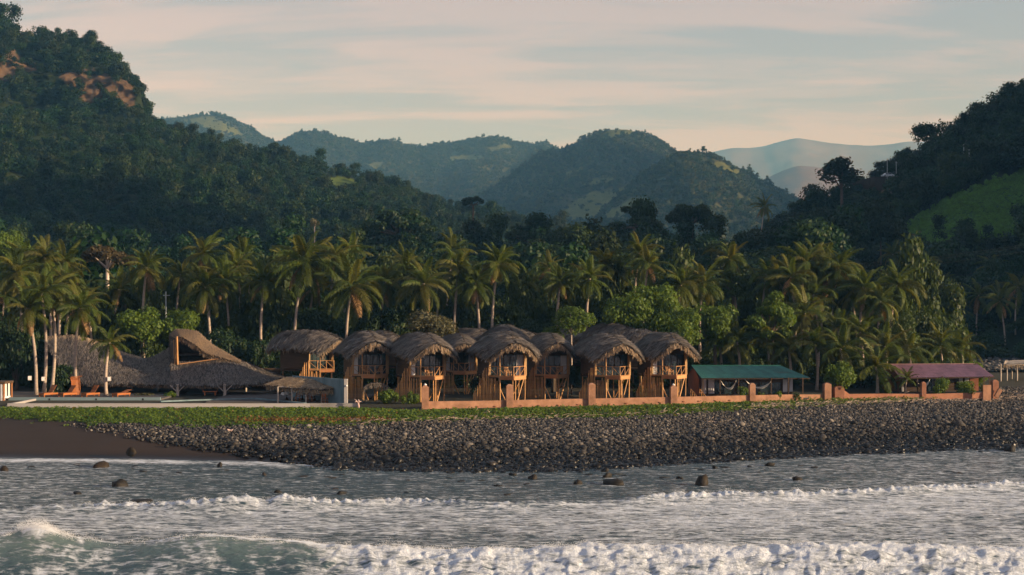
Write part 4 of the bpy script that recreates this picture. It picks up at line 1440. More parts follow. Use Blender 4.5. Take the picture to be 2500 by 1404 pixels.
def crown_variants(kind, mat, n, size, cnt=2, shell=0.72):
    k = (kind, mat, n, size)
    if k not in CROWNS:
        CROWNS[k] = [crown_mesh('crown', kind, n, size, mat, 300 + 13 * i + len(CROWNS) * 5, shell) for i in range(cnt)]
    return CROWNS[k]


def tree(name, cx, ytop, ybot, w, d, kind, mat, label, group=None, bark='bark_dark', n=3000, leaf=0.055, ground=True, trunk=0.22, cat='tree', v=0, depth=None):
    """A tree whose crown fills w pixels about column cx between rows ytop and ybot at depth d."""
    half = w / 2 / F * d
    zt, zb = P(cx, ytop, d).z, P(cx, ybot, d).z
    x = XW(cx, d)
    gzv = float(gz(x, d))
    root = empty(name, (x, d, gzv))
    tag(root, label, cat, group)
    me, lobes = crown_variants(kind, mat, n, leaf, 2)[v % 2]
    hgt = {'round': 1.42, 'tall': 2.15, 'flat': 0.85, 'tiers': 1.15, 'mound': 0.95}[kind]
    sz = (zt - zb) / hgt
    zb0 = max(zb - gzv, 0.0)
    dy = depth or half
    obj('crown', me, root, (0, 0, zb0 - 0.1 * sz), (0, 0, prs.random() * 6.28 if depth is None else 0), (half, dy, sz))
    mbt = MB()
    fork = max(zb0 + sz * 0.15, 0.3)
    mbt.tube([(0, 0, -0.1), (trunk * 0.3, 0, fork * 0.5), (0, 0, fork)], [trunk * 1.3, trunk, trunk * 0.8], 8)
    for (c, r) in lobes[::2]:
        e = Vector((c[0] * half * 0.85, c[1] * dy * 0.85, zb0 - 0.1 * sz + c[2] * sz))
        m_ = Vector((e.x * 0.45, e.y * 0.45, fork + (e.z - fork) * 0.42))
        mbt.tube([(0, 0, fork - 0.1), m_, e], [trunk * 0.6, trunk * 0.38, trunk * 0.10], 5, caps=False)
    mbt.build('trunk', MATS[bark], root)
    return root


G = 'broadleaf trees behind the beach houses'
tree('leafy_tree', 345, 738, 850, 150, 172, 'round', 'leaf_bright', 'bright green bushy tree behind the long thatched roof, left of two', G, n=4200)
tree('leafy_tree', 440, 742, 850, 130, 174, 'round', 'leaf_bright', 'bright green bushy tree just left of the thatched dormer', G, n=4200, v=1)
tree('leafy_tree', 22, 550, 665, 130, 205, 'round', 'leaf_bright', 'sunlit yellow-green tree at the far left edge above the palms', G, n=4200)
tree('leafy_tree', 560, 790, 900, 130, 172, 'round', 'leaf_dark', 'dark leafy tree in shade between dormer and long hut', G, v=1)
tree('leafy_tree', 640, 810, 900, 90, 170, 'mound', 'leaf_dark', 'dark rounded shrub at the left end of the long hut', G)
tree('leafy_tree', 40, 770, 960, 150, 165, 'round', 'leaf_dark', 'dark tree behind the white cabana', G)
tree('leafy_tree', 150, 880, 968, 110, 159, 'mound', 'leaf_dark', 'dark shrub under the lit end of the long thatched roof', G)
tree('grey_bush', 1055, 742, 830, 140, 172, 'round', 'leaf_grey', 'dry grey-green bush rising behind the central huts', G, bark='bark_pale', n=3600)
tree('leafy_tree', 1395, 742, 820, 132, 158, 'round', 'leaf_bright', 'small spreading tree with visible trunk between two stilt huts', G, bark='bark_pale', n=3600, trunk=0.09, leaf=0.05)
tree('leafy_tree', 1350, 790, 850, 66, 160, 'round', 'leaf_bright', 'green shrub under the small spreading tree', G, v=1)
tree('leafy_tree', 1530, 700, 830, 150, 170, 'round', 'leaf_bright', 'dense green tree behind the second hut from the green roof', G, n=4200)
tree('leafy_tree', 1600, 678, 810, 160, 174, 'round', 'leaf_bright', 'dense green tree whose top touches the palms left of the glowing trunk', G, n=4200, v=1)
tree('leafy_tree', 1660, 745, 860, 150, 165, 'round', 'leaf_bright', 'bright tree leaning over the last stilt hut roof', G, n=4200)
tree('leafy_tree', 1745, 728, 850, 130, 167, 'round', 'leaf_bright', 'bright tree between last stilt hut and tiered almond tree', G, n=4200, v=1)
tree('leafy_tree', 1640, 715, 800, 120, 172, 'mound', 'leaf_bright', 'low bright canopy under the glowing-trunk palm', G)
tree('almond_tree', 1885, 712, 830, 165, 167, 'tiers', 'leaf_bright', 'glossy tree with flat tiers of leaves above the green metal roof', G, n=4200, leaf=0.05)
tree('almond_tree', 1790, 655, 730, 110, 186, 'tiers', 'leaf_mid', 'smaller tiered tree under the palm at the grove centre', G, v=1)
tree('vine_mound', 2195, 745, 880, 140, 176, 'mound', 'leaf_mid', 'steep mound of hanging narrow leaves above the purple roof', G, n=9000, leaf=0.028, cat='shrub')
tree('leafy_tree', 2045, 878, 962, 88, 151, 'round', 'leaf_bright', 'glossy small tree hanging over the gate pillar', G, n=2600, trunk=0.1, leaf=0.07)
tree('leafy_tree', 2370, 862, 930, 96, 164, 'mound', 'leaf_bright', 'round bush behind the right end of the purple roof', G, v=1)
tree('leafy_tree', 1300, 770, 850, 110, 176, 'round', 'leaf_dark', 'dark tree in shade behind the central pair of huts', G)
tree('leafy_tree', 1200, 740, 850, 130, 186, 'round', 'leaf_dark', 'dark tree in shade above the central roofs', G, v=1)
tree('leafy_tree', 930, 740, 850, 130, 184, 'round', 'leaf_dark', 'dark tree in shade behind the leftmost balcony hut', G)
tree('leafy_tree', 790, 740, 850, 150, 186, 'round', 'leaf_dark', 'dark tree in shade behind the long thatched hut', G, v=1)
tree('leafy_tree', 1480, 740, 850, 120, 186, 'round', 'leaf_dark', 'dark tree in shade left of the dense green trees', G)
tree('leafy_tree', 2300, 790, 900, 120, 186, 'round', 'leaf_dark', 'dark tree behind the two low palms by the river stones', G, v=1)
tree('rain_tree', 262, 588, 668, 160, 200, 'flat', 'leaf_brown', 'flat-topped brownish tree with a pale forked trunk', None, bark='bark_white', n=2600, trunk=0.30, leaf=0.05)
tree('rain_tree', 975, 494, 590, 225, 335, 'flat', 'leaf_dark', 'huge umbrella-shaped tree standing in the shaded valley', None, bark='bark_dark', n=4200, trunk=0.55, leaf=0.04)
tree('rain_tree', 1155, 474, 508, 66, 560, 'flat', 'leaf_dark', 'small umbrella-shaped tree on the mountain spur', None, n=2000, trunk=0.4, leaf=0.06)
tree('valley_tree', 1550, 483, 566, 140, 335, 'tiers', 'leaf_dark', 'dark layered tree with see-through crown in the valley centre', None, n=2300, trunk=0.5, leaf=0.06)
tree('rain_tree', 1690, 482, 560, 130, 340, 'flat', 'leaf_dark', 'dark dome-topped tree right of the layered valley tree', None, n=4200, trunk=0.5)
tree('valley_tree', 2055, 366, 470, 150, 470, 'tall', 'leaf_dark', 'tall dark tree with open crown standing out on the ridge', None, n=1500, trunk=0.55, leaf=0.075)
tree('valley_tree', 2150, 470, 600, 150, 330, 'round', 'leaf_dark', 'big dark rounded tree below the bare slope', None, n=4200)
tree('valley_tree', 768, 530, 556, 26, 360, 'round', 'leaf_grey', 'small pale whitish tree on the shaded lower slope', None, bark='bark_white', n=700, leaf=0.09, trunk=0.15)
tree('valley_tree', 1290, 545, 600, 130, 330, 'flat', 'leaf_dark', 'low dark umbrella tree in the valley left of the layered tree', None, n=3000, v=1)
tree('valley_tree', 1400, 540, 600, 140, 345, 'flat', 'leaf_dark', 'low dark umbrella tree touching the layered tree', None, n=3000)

# ---------------------------------------------------------------- thatch
def shell_mesh(name, grids, t, mat):
    """Closed slabs of thickness t under surface grids [rows from ridge to eave, cols, 3]."""
    V, Fc = [], []
    b = 0
    for g in grids:
        r, c, _ = g.shape
        top = g.reshape(-1, 3)
        bot = top - np.array([0, 0, t])
        V += [top, bot]
        n = r * c
        i = (np.arange(r - 1)[:, None] * c + np.arange(c - 1)[None]).reshape(-1)
        Fc.append(np.stack([i, i + 1, i + 1 + c, i + c], 1) + b)
        Fc.append(np.stack([i + c, i + 1 + c, i + 1, i], 1) + n + b)
        ring = np.concatenate([np.arange(c), np.arange(1, r) * c + c - 1, (r - 1) * c + np.arange(c - 2, -1, -1), np.arange(r - 2, 0, -1) * c])
        nx = np.roll(ring, -1)
        Fc.append(np.stack([ring, nx, nx + n, ring + n], 1) + b)
        b += 2 * n
    return mesh_np(name, np.concatenate(V), np.concatenate(Fc), MATS[mat], smooth=False)


def blades_on(grids, per_m2, length, width, seed, lift=0.10, jit=0.25):
    rs = np.random.RandomState(seed)
    vs, n_tot = [], 0
    for g in grids:
        a = g[:-1, :-1]
        e1 = g[:-1, 1:] - a
        e2 = g[1:, :-1] - a
        ar = np.linalg.norm(np.cross(e1, e2), axis=-1)
        n = int(ar.sum() * per_m2)
        k = rs.choice(ar.size, n, p=(ar / ar.sum()).ravel())
        A, E1, E2 = (q.reshape(-1, 3)[k] for q in (a, e1, e2))
        p = A + E1 * rs.rand(n, 1) + E2 * rs.rand(n, 1)
        dn = E2 / (np.linalg.norm(E2, axis=1, keepdims=True) + 1e-9)
        sd = E1 / (np.linalg.norm(E1, axis=1, keepdims=True) + 1e-9)
        nr = np.cross(sd, dn)
        nr *= np.sign(nr[:, 2:3] + 1e-9)
        dr = dn + sd * rs.normal(0, jit, (n, 1)) + nr * rs.uniform(0.0, 0.22, (n, 1))
        dr /= np.linalg.norm(dr, axis=1, keepdims=True)
        sw = np.cross(dr, nr)
        sw /= np.linalg.norm(sw, axis=1, keepdims=True) + 1e-9
        ln = length * rs.uniform(0.6, 1.25, (n, 1))
        w = width * rs.uniform(0.6, 1.3, (n, 1))
        p = p + nr * rs.uniform(0.0, lift, (n, 1))
        q = p + dr * ln - np.array([0, 0, 1]) * ln * 0.10
        vs.append(np.stack([p - sw * w * 0.5, p + sw * w * 0.5, q + sw * w * 0.3, q - sw * w * 0.3], 1).reshape(-1, 3))
    v = np.concatenate(vs)
    return v, np.arange(len(v)).reshape(-1, 4)


def fringe_on(lines, per_m, length, width, seed, thick=0.30, out=0.35):
    """Ragged blades hanging along edge polylines; each line comes with an outward vector."""
    rs = np.random.RandomState(seed)
    vs = []
    for pts, ov in lines:
        pts = np.asarray(pts, float)
        ov = np.asarray(ov, float)
        seg = np.linalg.norm(np.diff(pts, axis=0), axis=1)
        cum = np.concatenate([[0], np.cumsum(seg)])
        n = int(cum[-1] * per_m)
        s = rs.rand(n) * cum[-1]
        p = np.stack([np.interp(s, cum, pts[:, i]) for i in range(3)], 1)
        i = np.clip(np.searchsorted(cum, s) - 1, 0, len(seg) - 1)
        tg = (pts[i + 1] - pts[i]) / (seg[i][:, None] + 1e-9)
        p[:, 2] -= rs.uniform(-0.08, thick, n)
        p -= ov * rs.uniform(0, 0.25, (n, 1))
        dr = np.array([0, 0, -1.0]) + ov * rs.uniform(0.1, 2 * out, (n, 1)) + tg * rs.normal(0, 0.28, (n, 1))
        dr /= np.linalg.norm(dr, axis=1, keepdims=True)
        clump = 0.75 + 0.5 * (pnoise(s * 1.7 + seed, s * 0 + 0.5) + 0.4)
        ln = length * (rs.uniform(0.5, 1.25, n) * clump)[:, None]
        w = width * rs.uniform(0.6, 1.4, (n, 1))
        sw = tg + rs.normal(0, 0.25, (n, 3))
        sw /= np.linalg.norm(sw, axis=1, keepdims=True)
        q = p + dr * ln
        vs.append(np.stack([p - sw * w * 0.5, p + sw * w * 0.5, q + sw * w * 0.25, q - sw * w * 0.25], 1).reshape(-1, 3))
    v = np.concatenate(vs)
    return v, np.arange(len(v)).reshape(-1, 4)


# ---------------------------------------------------------------- stilt huts
ZD = 2.62                                     # balcony floor above the ground


def hut_roof(seed, W=2.68, front=-2.1, back=4.6, zr=6.80, H=1.68, nose=0.75, sag=0.35):
    nu, nw = 22, 14
    u = np.linspace(0, 1, nu)
    w = np.linspace(0, 1, nw)
    Wg, U = np.meshgrid(w, u, indexing='ij')
    rs = np.random.RandomState(seed)
    o1, o2 = rs.rand() * 50, rs.rand() * 50
    grids = []
    zridge = zr + 0.15 * np.sin(U * 3.0) - 0.85 * np.clip((U - 0.55) / 0.45, 0, 1) ** 2.0 - 0.35 * np.clip((0.2 - U) / 0.2, 0, 1) ** 2
    for s in (-1, 1):
        ww = W * (1 - 0.16 * np.clip((U - 0.6) / 0.4, 0, 1) ** 2 - 0.10 * np.clip((0.25 - U) / 0.25, 0, 1) ** 2)
        x = s * ww * Wg ** 0.92
        y = back + (front - back) * U - nose * (1 - Wg ** 2) * np.clip((U - 0.5) / 0.5, 0, 1) ** 2 + 0.4 * (1 - Wg ** 2) * np.clip((0.2 - U) / 0.2, 0, 1)
        z = zridge - H * (0.42 * Wg + 0.58 * Wg ** 1.9) * (1 - 0.14 * np.clip((U - 0.6) / 0.4, 0, 1))
        z = z + 0.20 * fbm(U * 5 + o1, x * 0.7 + o2, 3)
        grids.append(np.stack([x, y, z], -1))
    return grids


def roof_meshes(seed, **kw):
    gr = hut_roof(seed, **kw)
    core = shell_mesh('roof', gr, 0.28, 'thatch_core')
    v, f = blades_on(gr, 75, 0.75, 0.10, seed + 1, lift=0.16, jit=0.3)
    thatch = mesh_np('thatch', v, f, MATS['thatch_blade'])
    lines = []
    for s, g in zip((-1, 1), gr):
        lines.append((g[:, -1], (s * 0.15, -1, 0)))           # front arch
        lines.append((g[-1, :], (s * 1.0, 0, 0)))             # side eave
        lines.append((g[:, 0], (0, 1, 0)))                    # back
    v, f = fringe_on(lines, 70, 0.52, 0.10, seed + 2)
    fringe = mesh_np('thatch_fringe', v, f, MATS['thatch_fringe'])
    return core, thatch, fringe


ROOFS = [roof_meshes(1), roof_meshes(12, W=2.72, zr=6.9), roof_meshes(23, W=2.6, zr=6.7), roof_meshes(34, W=2.72, front=-2.3, back=5.6, zr=6.8),
         roof_meshes(45, W=2.78, zr=6.75, H=1.55, nose=0.95), roof_meshes(56, W=2.58, zr=6.95, H=1.85, nose=0.6), roof_meshes(67, W=2.8, zr=6.7, H=1.6, back=5.0)]
A_, T_, R_ = Vector((-1.95, 0.0, ZD)), Vector((0.05, -2.05, ZD)), Vector((1.78, -0.45, ZD))


def pole_mesh(h, r=0.046):
    """A bamboo cane of height h with swollen nodes."""
    mb = MB()
    n = max(3, int(h / 0.45))
    pts, rad = [], []
    for i in range(n + 1):
        z = h * i / n
        pts += [(0.01 * math.sin(i * 2.1), 0.01 * math.cos(i * 1.7), z)]
        rad += [r * (1.12 if i % 2 else 0.95) * (1 - 0.12 * i / n)]
    return mb.tube(pts, rad, 6).mesh('bamboo_pole', MATS['bamboo'])


POLES = {}


def pole(h):
    k = round(h * 4) / 4
    if k not in POLES:
        POLES[k] = pole_mesh(k)
    return POLES[k]


CURT = None


def curtain_mesh(w, h):
    n = int(w / 0.05)
    v, f = [], []
    for i in range(n + 1):
        x = w * i / n
        y = 0.035 * math.sin(i * 1.7) + 0.01 * math.sin(i * 0.6)
        v += [(x, y, 0), (x, y, h)]
    for i in range(n):
        f.append((2 * i, 2 * i + 2, 2 * i + 3, 2 * i + 1))
    m = mesh_np('curtain', v, f, MATS['curtain'], smooth=True)
    return m


def unit_box(name, mat):
    return MB().box((0, 0, 0), (1, 1, 1)).mesh(name, MATS[mat])


UB = {}


def boxp(name, mat, parent, c, s, rz=0.0, rx=0.0, ry=0.0):
    """A box part; alike boxes share one mesh."""
    k = (name, mat)
    if k not in UB:
        UB[k] = unit_box(name, mat)
    return obj(name, UB[k], parent, c, (rx, ry, rz), s)


UT = {}


def rodp(name, mat, parent, a, b, r):
    """A round pole part from a to b; alike poles share one unit mesh."""
    k = (name, mat)
    if k not in UT:
        ring, n = [(0, 0, 0, 1.08), (0.22, 0.1, 0.35, 1.0), (0, 0, 0.7, 0.95), (0.1, -0.1, 1, 0.9)], 7
        vs = [(x + r_ * math.cos(6.28319 * q / n), y + r_ * math.sin(6.28319 * q / n), z) for x, y, z, r_ in ring for q in range(n)]
        fs = [(i * n + q, i * n + (q + 1) % n, (i + 1) * n + (q + 1) % n, (i + 1) * n + q) for i in range(3) for q in range(n)]
        UT[k] = MB().add(vs, fs, True).add([vs[q] for q in range(n)] + [vs[21 + q] for q in range(n)], [tuple(reversed(range(n))), tuple(range(n, 2 * n))]).mesh(name, MATS[mat])
    a, b = Vector(a), Vector(b)
    d = b - a
    q = Vector((0, 0, 1)).rotation_difference(d.normalized())
    o = obj(name, UT[k], parent, a, None, (r, r, d.length))
    o.rotation_euler = q.to_euler()
    return o


CUR_S, CUR_W = curtain_mesh(0.42, 2.05), curtain_mesh(0.7, 2.05)


def make_hut(name, loc, rz, scale, label, roof=0, curtain='left', group='thatched huts on stilts', stairs=True, full=True, yscale=1.0):
    root = empty(name, loc, rz, (scale, scale * yscale, scale))
    tag(root, label, 'hut', group)
    core, thatch, fringe = ROOFS[roof]
    ro = obj('roof', core, root)
    obj('thatch', thatch, ro)
    obj('thatch_fringe', fringe, ro)
    zt = 5.05
    # room: side and back walls of woven cane, boarded gable
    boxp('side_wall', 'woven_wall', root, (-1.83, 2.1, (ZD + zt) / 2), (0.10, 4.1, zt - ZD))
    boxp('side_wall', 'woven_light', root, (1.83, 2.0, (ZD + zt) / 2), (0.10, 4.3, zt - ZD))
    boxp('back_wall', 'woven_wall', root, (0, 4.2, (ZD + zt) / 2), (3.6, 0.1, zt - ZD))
    boxp('floor', 'dark_timber', root, (0, 2.1, ZD - 0.16), (3.8, 4.4, 0.16))
    if not full:
        for x, y in ((-1.8, 0.0), (1.8, 0.0), (-1.8, 4.1), (1.8, 4.1)):
            rodp('stilt', 'old_bamboo', root, (x, y, -0.2), (x, y, zt + 0.6), 0.09)
        return root
    boxp('corner_column', 'woven_light', root, (1.80, -0.28, (ZD + zt + 0.3) / 2), (0.26, 0.26, zt + 0.3 - ZD))
    boxp('corner_column', 'woven_light', root, (-1.80, 0.0, (ZD + zt) / 2), (0.16, 0.16, zt - ZD))
    g = MB()
    prof = [(-1.9, 0.02), (-1.75, 0.55), (-1.2, 1.0), (-0.5, 1.28), (0, 1.36), (0.5, 1.28), (1.2, 1.0), (1.75, 0.55), (1.9, 0.02)]
    n = len(prof)
    g.add([(x, y, 4.72 + z) for y in (0.02, 0.10) for x, z in prof], [tuple(range(n)), tuple(range(2 * n - 1, n - 1, -1))] + [(i, i + n, (i + 1) % n + n, (i + 1) % n) for i in range(n)])
    g.build('gable_board', MATS['dark_timber'], root)
    # glazed front
    wf = boxp('window_frame', 'black_metal', root, (0, 0.12, 4.68), (3.5, 0.08, 0.09))
    boxp('window_rail', 'black_metal', root, (0, 0.12, ZD + 0.55), (3.5, 0.05, 0.05))
    for i in range(6):
        boxp('mullion', 'black_metal', root, (-1.72 + i * 0.69, 0.12, (ZD + 4.64) / 2), (0.07, 0.07, 4.64 - ZD))
    for i in range(5):
        boxp('pane', 'window_glass', root, (-1.375 + i * 0.69, 0.15, (ZD + 4.64) / 2), (0.62, 0.02, 4.62 - ZD))
    if curtain in ('left', 'both'):
        obj('curtain', CUR_S, root, (-1.68, 0.03, ZD + 0.02))
    if curtain in ('right', 'both'):
        obj('curtain', CUR_W, root, (1.0, 0.03, ZD + 0.02))
    # balcony
    d = MB().prism([(-1.95, 0.05), (-1.95, -0.1), (0.05, -2.05), (1.78, -0.45), (1.78, 0.05)], ZD - 0.10, ZD)
    d.build('balcony_floor', MATS['red_board'], root)
    mid = A_.lerp(T_, 0.42)
    k = MB().beam(mid + Vector((0, -0.04, -0.17)), T_ + Vector((0, -0.04, -0.17)), 0.06, 0.34)
    k.build('fascia_board', MATS['red_board'], root)
    k = MB().beam(T_ + Vector((0.03, -0.04, -0.17)), R_ + Vector((0.03, -0.04, -0.17)), 0.06, 0.36)
    k.build('fascia_board', MATS['rail_wood'], root)
    k = MB().beam(A_ + Vector((0, -0.04, -0.06)), mid + Vector((0, -0.04, -0.06)), 0.06, 0.12)
    k.build('fascia_board', MATS['old_bamboo'], root)
    up = Vector((0, 0, 0.96))
    lo = Vector((0, 0, 0.06))
    rail = rodp('railing', 'rail_wood', root, A_ + up, T_ + up, 0.035)
    rails = [(T_ + up, R_ + up), (A_ + lo, T_ + lo), (T_ + lo, R_ + lo)]
    for a, b in rails:
        rodp('rail', 'rail_wood', root, a, b, 0.033)
    lp = [A_, A_.lerp(T_, 0.36), A_.lerp(T_, 0.70), T_]
    rp = [T_, T_.lerp(R_, 0.5), R_]
    for p in lp + rp[1:]:
        rodp('rail_post', 'rail_wood', root, p, p + up * 1.02, 0.04)
    for a, b in zip(lp[:-1], lp[1:]):
        rodp('rail_brace', 'rail_wood', root, a + up * 0.96, b + lo, 0.026)
    for a, b in zip(rp[:-1], rp[1:]):
        rodp('rail_brace', 'rail_wood', root, a + lo, b + up * 0.96, 0.028)
    # posts that carry balcony and roof
    rodp('post', 'bamboo', root, (-1.02, -0.98, -0.2), (-1.05, -0.95, 5.6), 0.06)
    rodp('post', 'bamboo', root, (1.62, -0.62, ZD), (1.60, -0.62, 5.7), 0.055)
    rodp('roof_beam', 'bamboo', root, (-1.3, -0.9, 5.45), (1.75, -0.7, 5.5), 0.05)
    for p, q in (((0.15, -1.55, -0.2), (0.05, -1.7, ZD - 0.1)), ((0.42, -1.35, -0.2), (0.45, -1.35, ZD - 0.1)), ((0.55, -1.3, -0.2), (1.62, -0.5, ZD - 0.12)), ((-0.35, -1.2, -0.2), (-1.0, -0.95, 1.35)), ((1.72, -0.35, -0.2), (1.78, -0.35, ZD - 0.1)),
                 ((1.45, 0.9, -0.2), (1.5, 0.9, ZD - 0.1)), ((0.6, 1.4, -0.2), (1.5, -0.1, ZD - 0.1)), ((-1.75, 3.9, -0.2), (-1.75, 3.9, ZD)), ((1.75, 3.9, -0.2), (1.75, 3.9, ZD))):
        rodp('stilt', 'bamboo', root, p, q, 0.065)
    # cane screens: the stair side with its rising top, and the panel under the balcony
    hr = random.Random(int(loc[0] * 10) + 3)
    if stairs:
        ns = 13
        for i in range(ns):
            t = i / (ns - 1)
            x, y = -3.15 + 1.2 * t, 1.15 - 1.25 * t
            obj('bamboo_pole', pole(1.0 + 2.6 * min(1, t * 1.25)), root, (x, y + hr.uniform(-.02, .02), -0.1), (hr.uniform(-.02, .02), hr.uniform(-.02, .02), hr.random() * 6))
    for i in range(9):
        t = i / 8
        p = A_.lerp(Vector((-1.0, -0.95, ZD)), t)
        obj('bamboo_pole', pole(ZD - 0.05 - 0.25 * hr.random()), root, (p.x, p.y + hr.uniform(-.03, .03), -0.1), (hr.uniform(-.02, .02), hr.uniform(-.02, .02), hr.random() * 6))
    return root


def gpt(px, d, dz=0.0):
    x = XW(px, d)
    return (x, d, float(gz(x, d)) + dz)


HG = 'thatched huts on stilts'
HUTS = [
    # px centre, depth, rotation, scale, roof, curtain, label
    (903, 148.5, 19, 1.00, 1, 'left', 'stilt hut with two chairs, first balcony hut right of the grey wall'),
    (1042, 145.5, 24, 1.00, 3, 'left', 'stilt hut with a long roof beside the first pink pillar'),
    (1124, 158.0, 15, 0.96, 2, 'both', 'shaded stilt hut set back between two sunlit balconies'),
    (1238, 144.5, 17, 1.02, 4, 'right', 'stilt hut directly behind the second pink pillar'),
    (1347, 150.0, 13, 0.96, 5, 'right', 'stilt hut in the middle of the row, left of the small tree'),
    (1494, 146.5, 18, 1.00, 6, 'none', 'stilt hut behind the third pink pillar with golden bamboo screen'),
    (1632, 148.0, 15, 1.00, 0, 'left', 'last stilt hut of the row, next to the green metal roof'),
]
for (px, d, rz, s, ro, cu, lab) in HUTS:
    make_hut('stilt_hut', gpt(px, d), R(rz), s, lab, ro, cu, HG, stairs=(px != 1124))
make_hut('stilt_hut', gpt(780, 161), R(58), 1.0, 'long thatched hut seen from its side above the pool shelter', 3, 'none', HG, stairs=True)
for (px, d, rz, s, ro, lab) in [(944, 168, 40, 0.98, 2, 'thatched roof peeping out behind the first balcony hut'), (1165, 172, 35, 1.0, 0, 'thatched roof behind the shaded set-back hut'),
                                (1240, 163, 12, 1.06, 1, 'high rounded thatched roof directly behind the second pink pillar'), (1278, 170, 45, 1.0, 2, 'thatched roof peeping out right of the high rounded roof'),
                                (1405, 173, 20, 1.0, 0, 'thatched roof half hidden behind the small spreading tree'), (1512, 168, 30, 1.08, 1, 'thatched roof rising behind the third pillar hut'),
                                (1580, 164, 62, 1.02, 2, 'thatched roof filling the gap between the last two huts')]:
    make_hut('rear_hut', gpt(px, d), R(rz), s, lab, ro, 'none', 'thatched huts of the rear row', full=False)


# ---------------------------------------------------------------- balcony chairs
def chair_at(hut_i, lx, ly, face, label):
    px, d, rz, s = HUTS[hut_i][:4]
    base = Vector(gpt(px, d))
    p = base + Euler((0, 0, R(rz))).to_matrix() @ Vector((lx, ly, ZD)) * s
    root = empty('lounge_chair', p, R(face), 0.9)
    tag(root, label, 'chair', 'wooden chairs on the balconies')
    boxp('seat', 'rail_wood', root, (0, 0, 0.36), (0.58, 0.60, 0.05), rx=-0.12)
    for i in range(4):
        boxp('slat', 'rail_wood', root, (0, 0.36 + 0.07 * i, 0.48 + 0.15 * i), (0.56, 0.03, 0.11), rx=-0.42)
    for x in (-0.28, 0.28):
        boxp('armrest', 'rail_wood', root, (x, 0.05, 0.58), (0.06, 0.66, 0.04))
        boxp('leg', 'rail_wood', root, (x, -0.27, 0.28), (0.05, 0.05, 0.56))
        boxp('leg', 'rail_wood', root, (x, 0.33, 0.28), (0.05, 0.05, 0.56), rx=-0.15)
    return root


chair_at(0, -0.55, -0.65, 30, 'wooden armchair left of two on the first stilt hut balcony')
chair_at(0, 0.85, -0.55, -20, 'wooden armchair right of two on the first stilt hut balcony')
chair_at(1, -0.1, -0.85, 35, 'sunlit wooden chair on the balcony by the first pink pillar')
chair_at(3, -0.15, -0.85, 25, 'wooden chair on the balcony behind the second pink pillar')
chair_at(4, 0.75, -0.6, -15, 'wooden chair on the middle balcony of the row')
chair_at(6, -0.15, -0.8, 25, 'sunlit wooden chair on the last balcony of the row')


# ---------------------------------------------------------------- the big thatched restaurant
def loft(rows):
    """Grid from rows of points, each row a list of (px, py, d), resampled and smoothed."""
    out = []
    for r in rows:
        out.append([P(*q) for q in r])
    return np.array([[tuple(p) for p in r] for r in out])


def resample(g, nr, nc):
    g = np.asarray(g, float)
    r0, c0 = np.linspace(0, 1, g.shape[0]), np.linspace(0, 1, g.shape[1])
    r1, c1 = np.linspace(0, 1, nr), np.linspace(0, 1, nc)
    a = np.stack([np.stack([np.interp(r1, r0, g[:, j, k]) for j in range(g.shape[1])], 1) for k in range(3)], -1)
    return np.stack([np.stack([np.interp(c1, c0, a[i, :, k]) for i in range(nr)], 0) for k in range(3)], -1)


def smooth(g, it=2):
    for _ in range(it):
        h = g.copy()
        h[1:-1] = (g[:-2] + 2 * g[1:-1] + g[2:]) / 4
        h[:, 1:-1] = (h[:, :-2] + 2 * h[:, 1:-1] + h[:, 2:]) / 4
        g = h
    return g


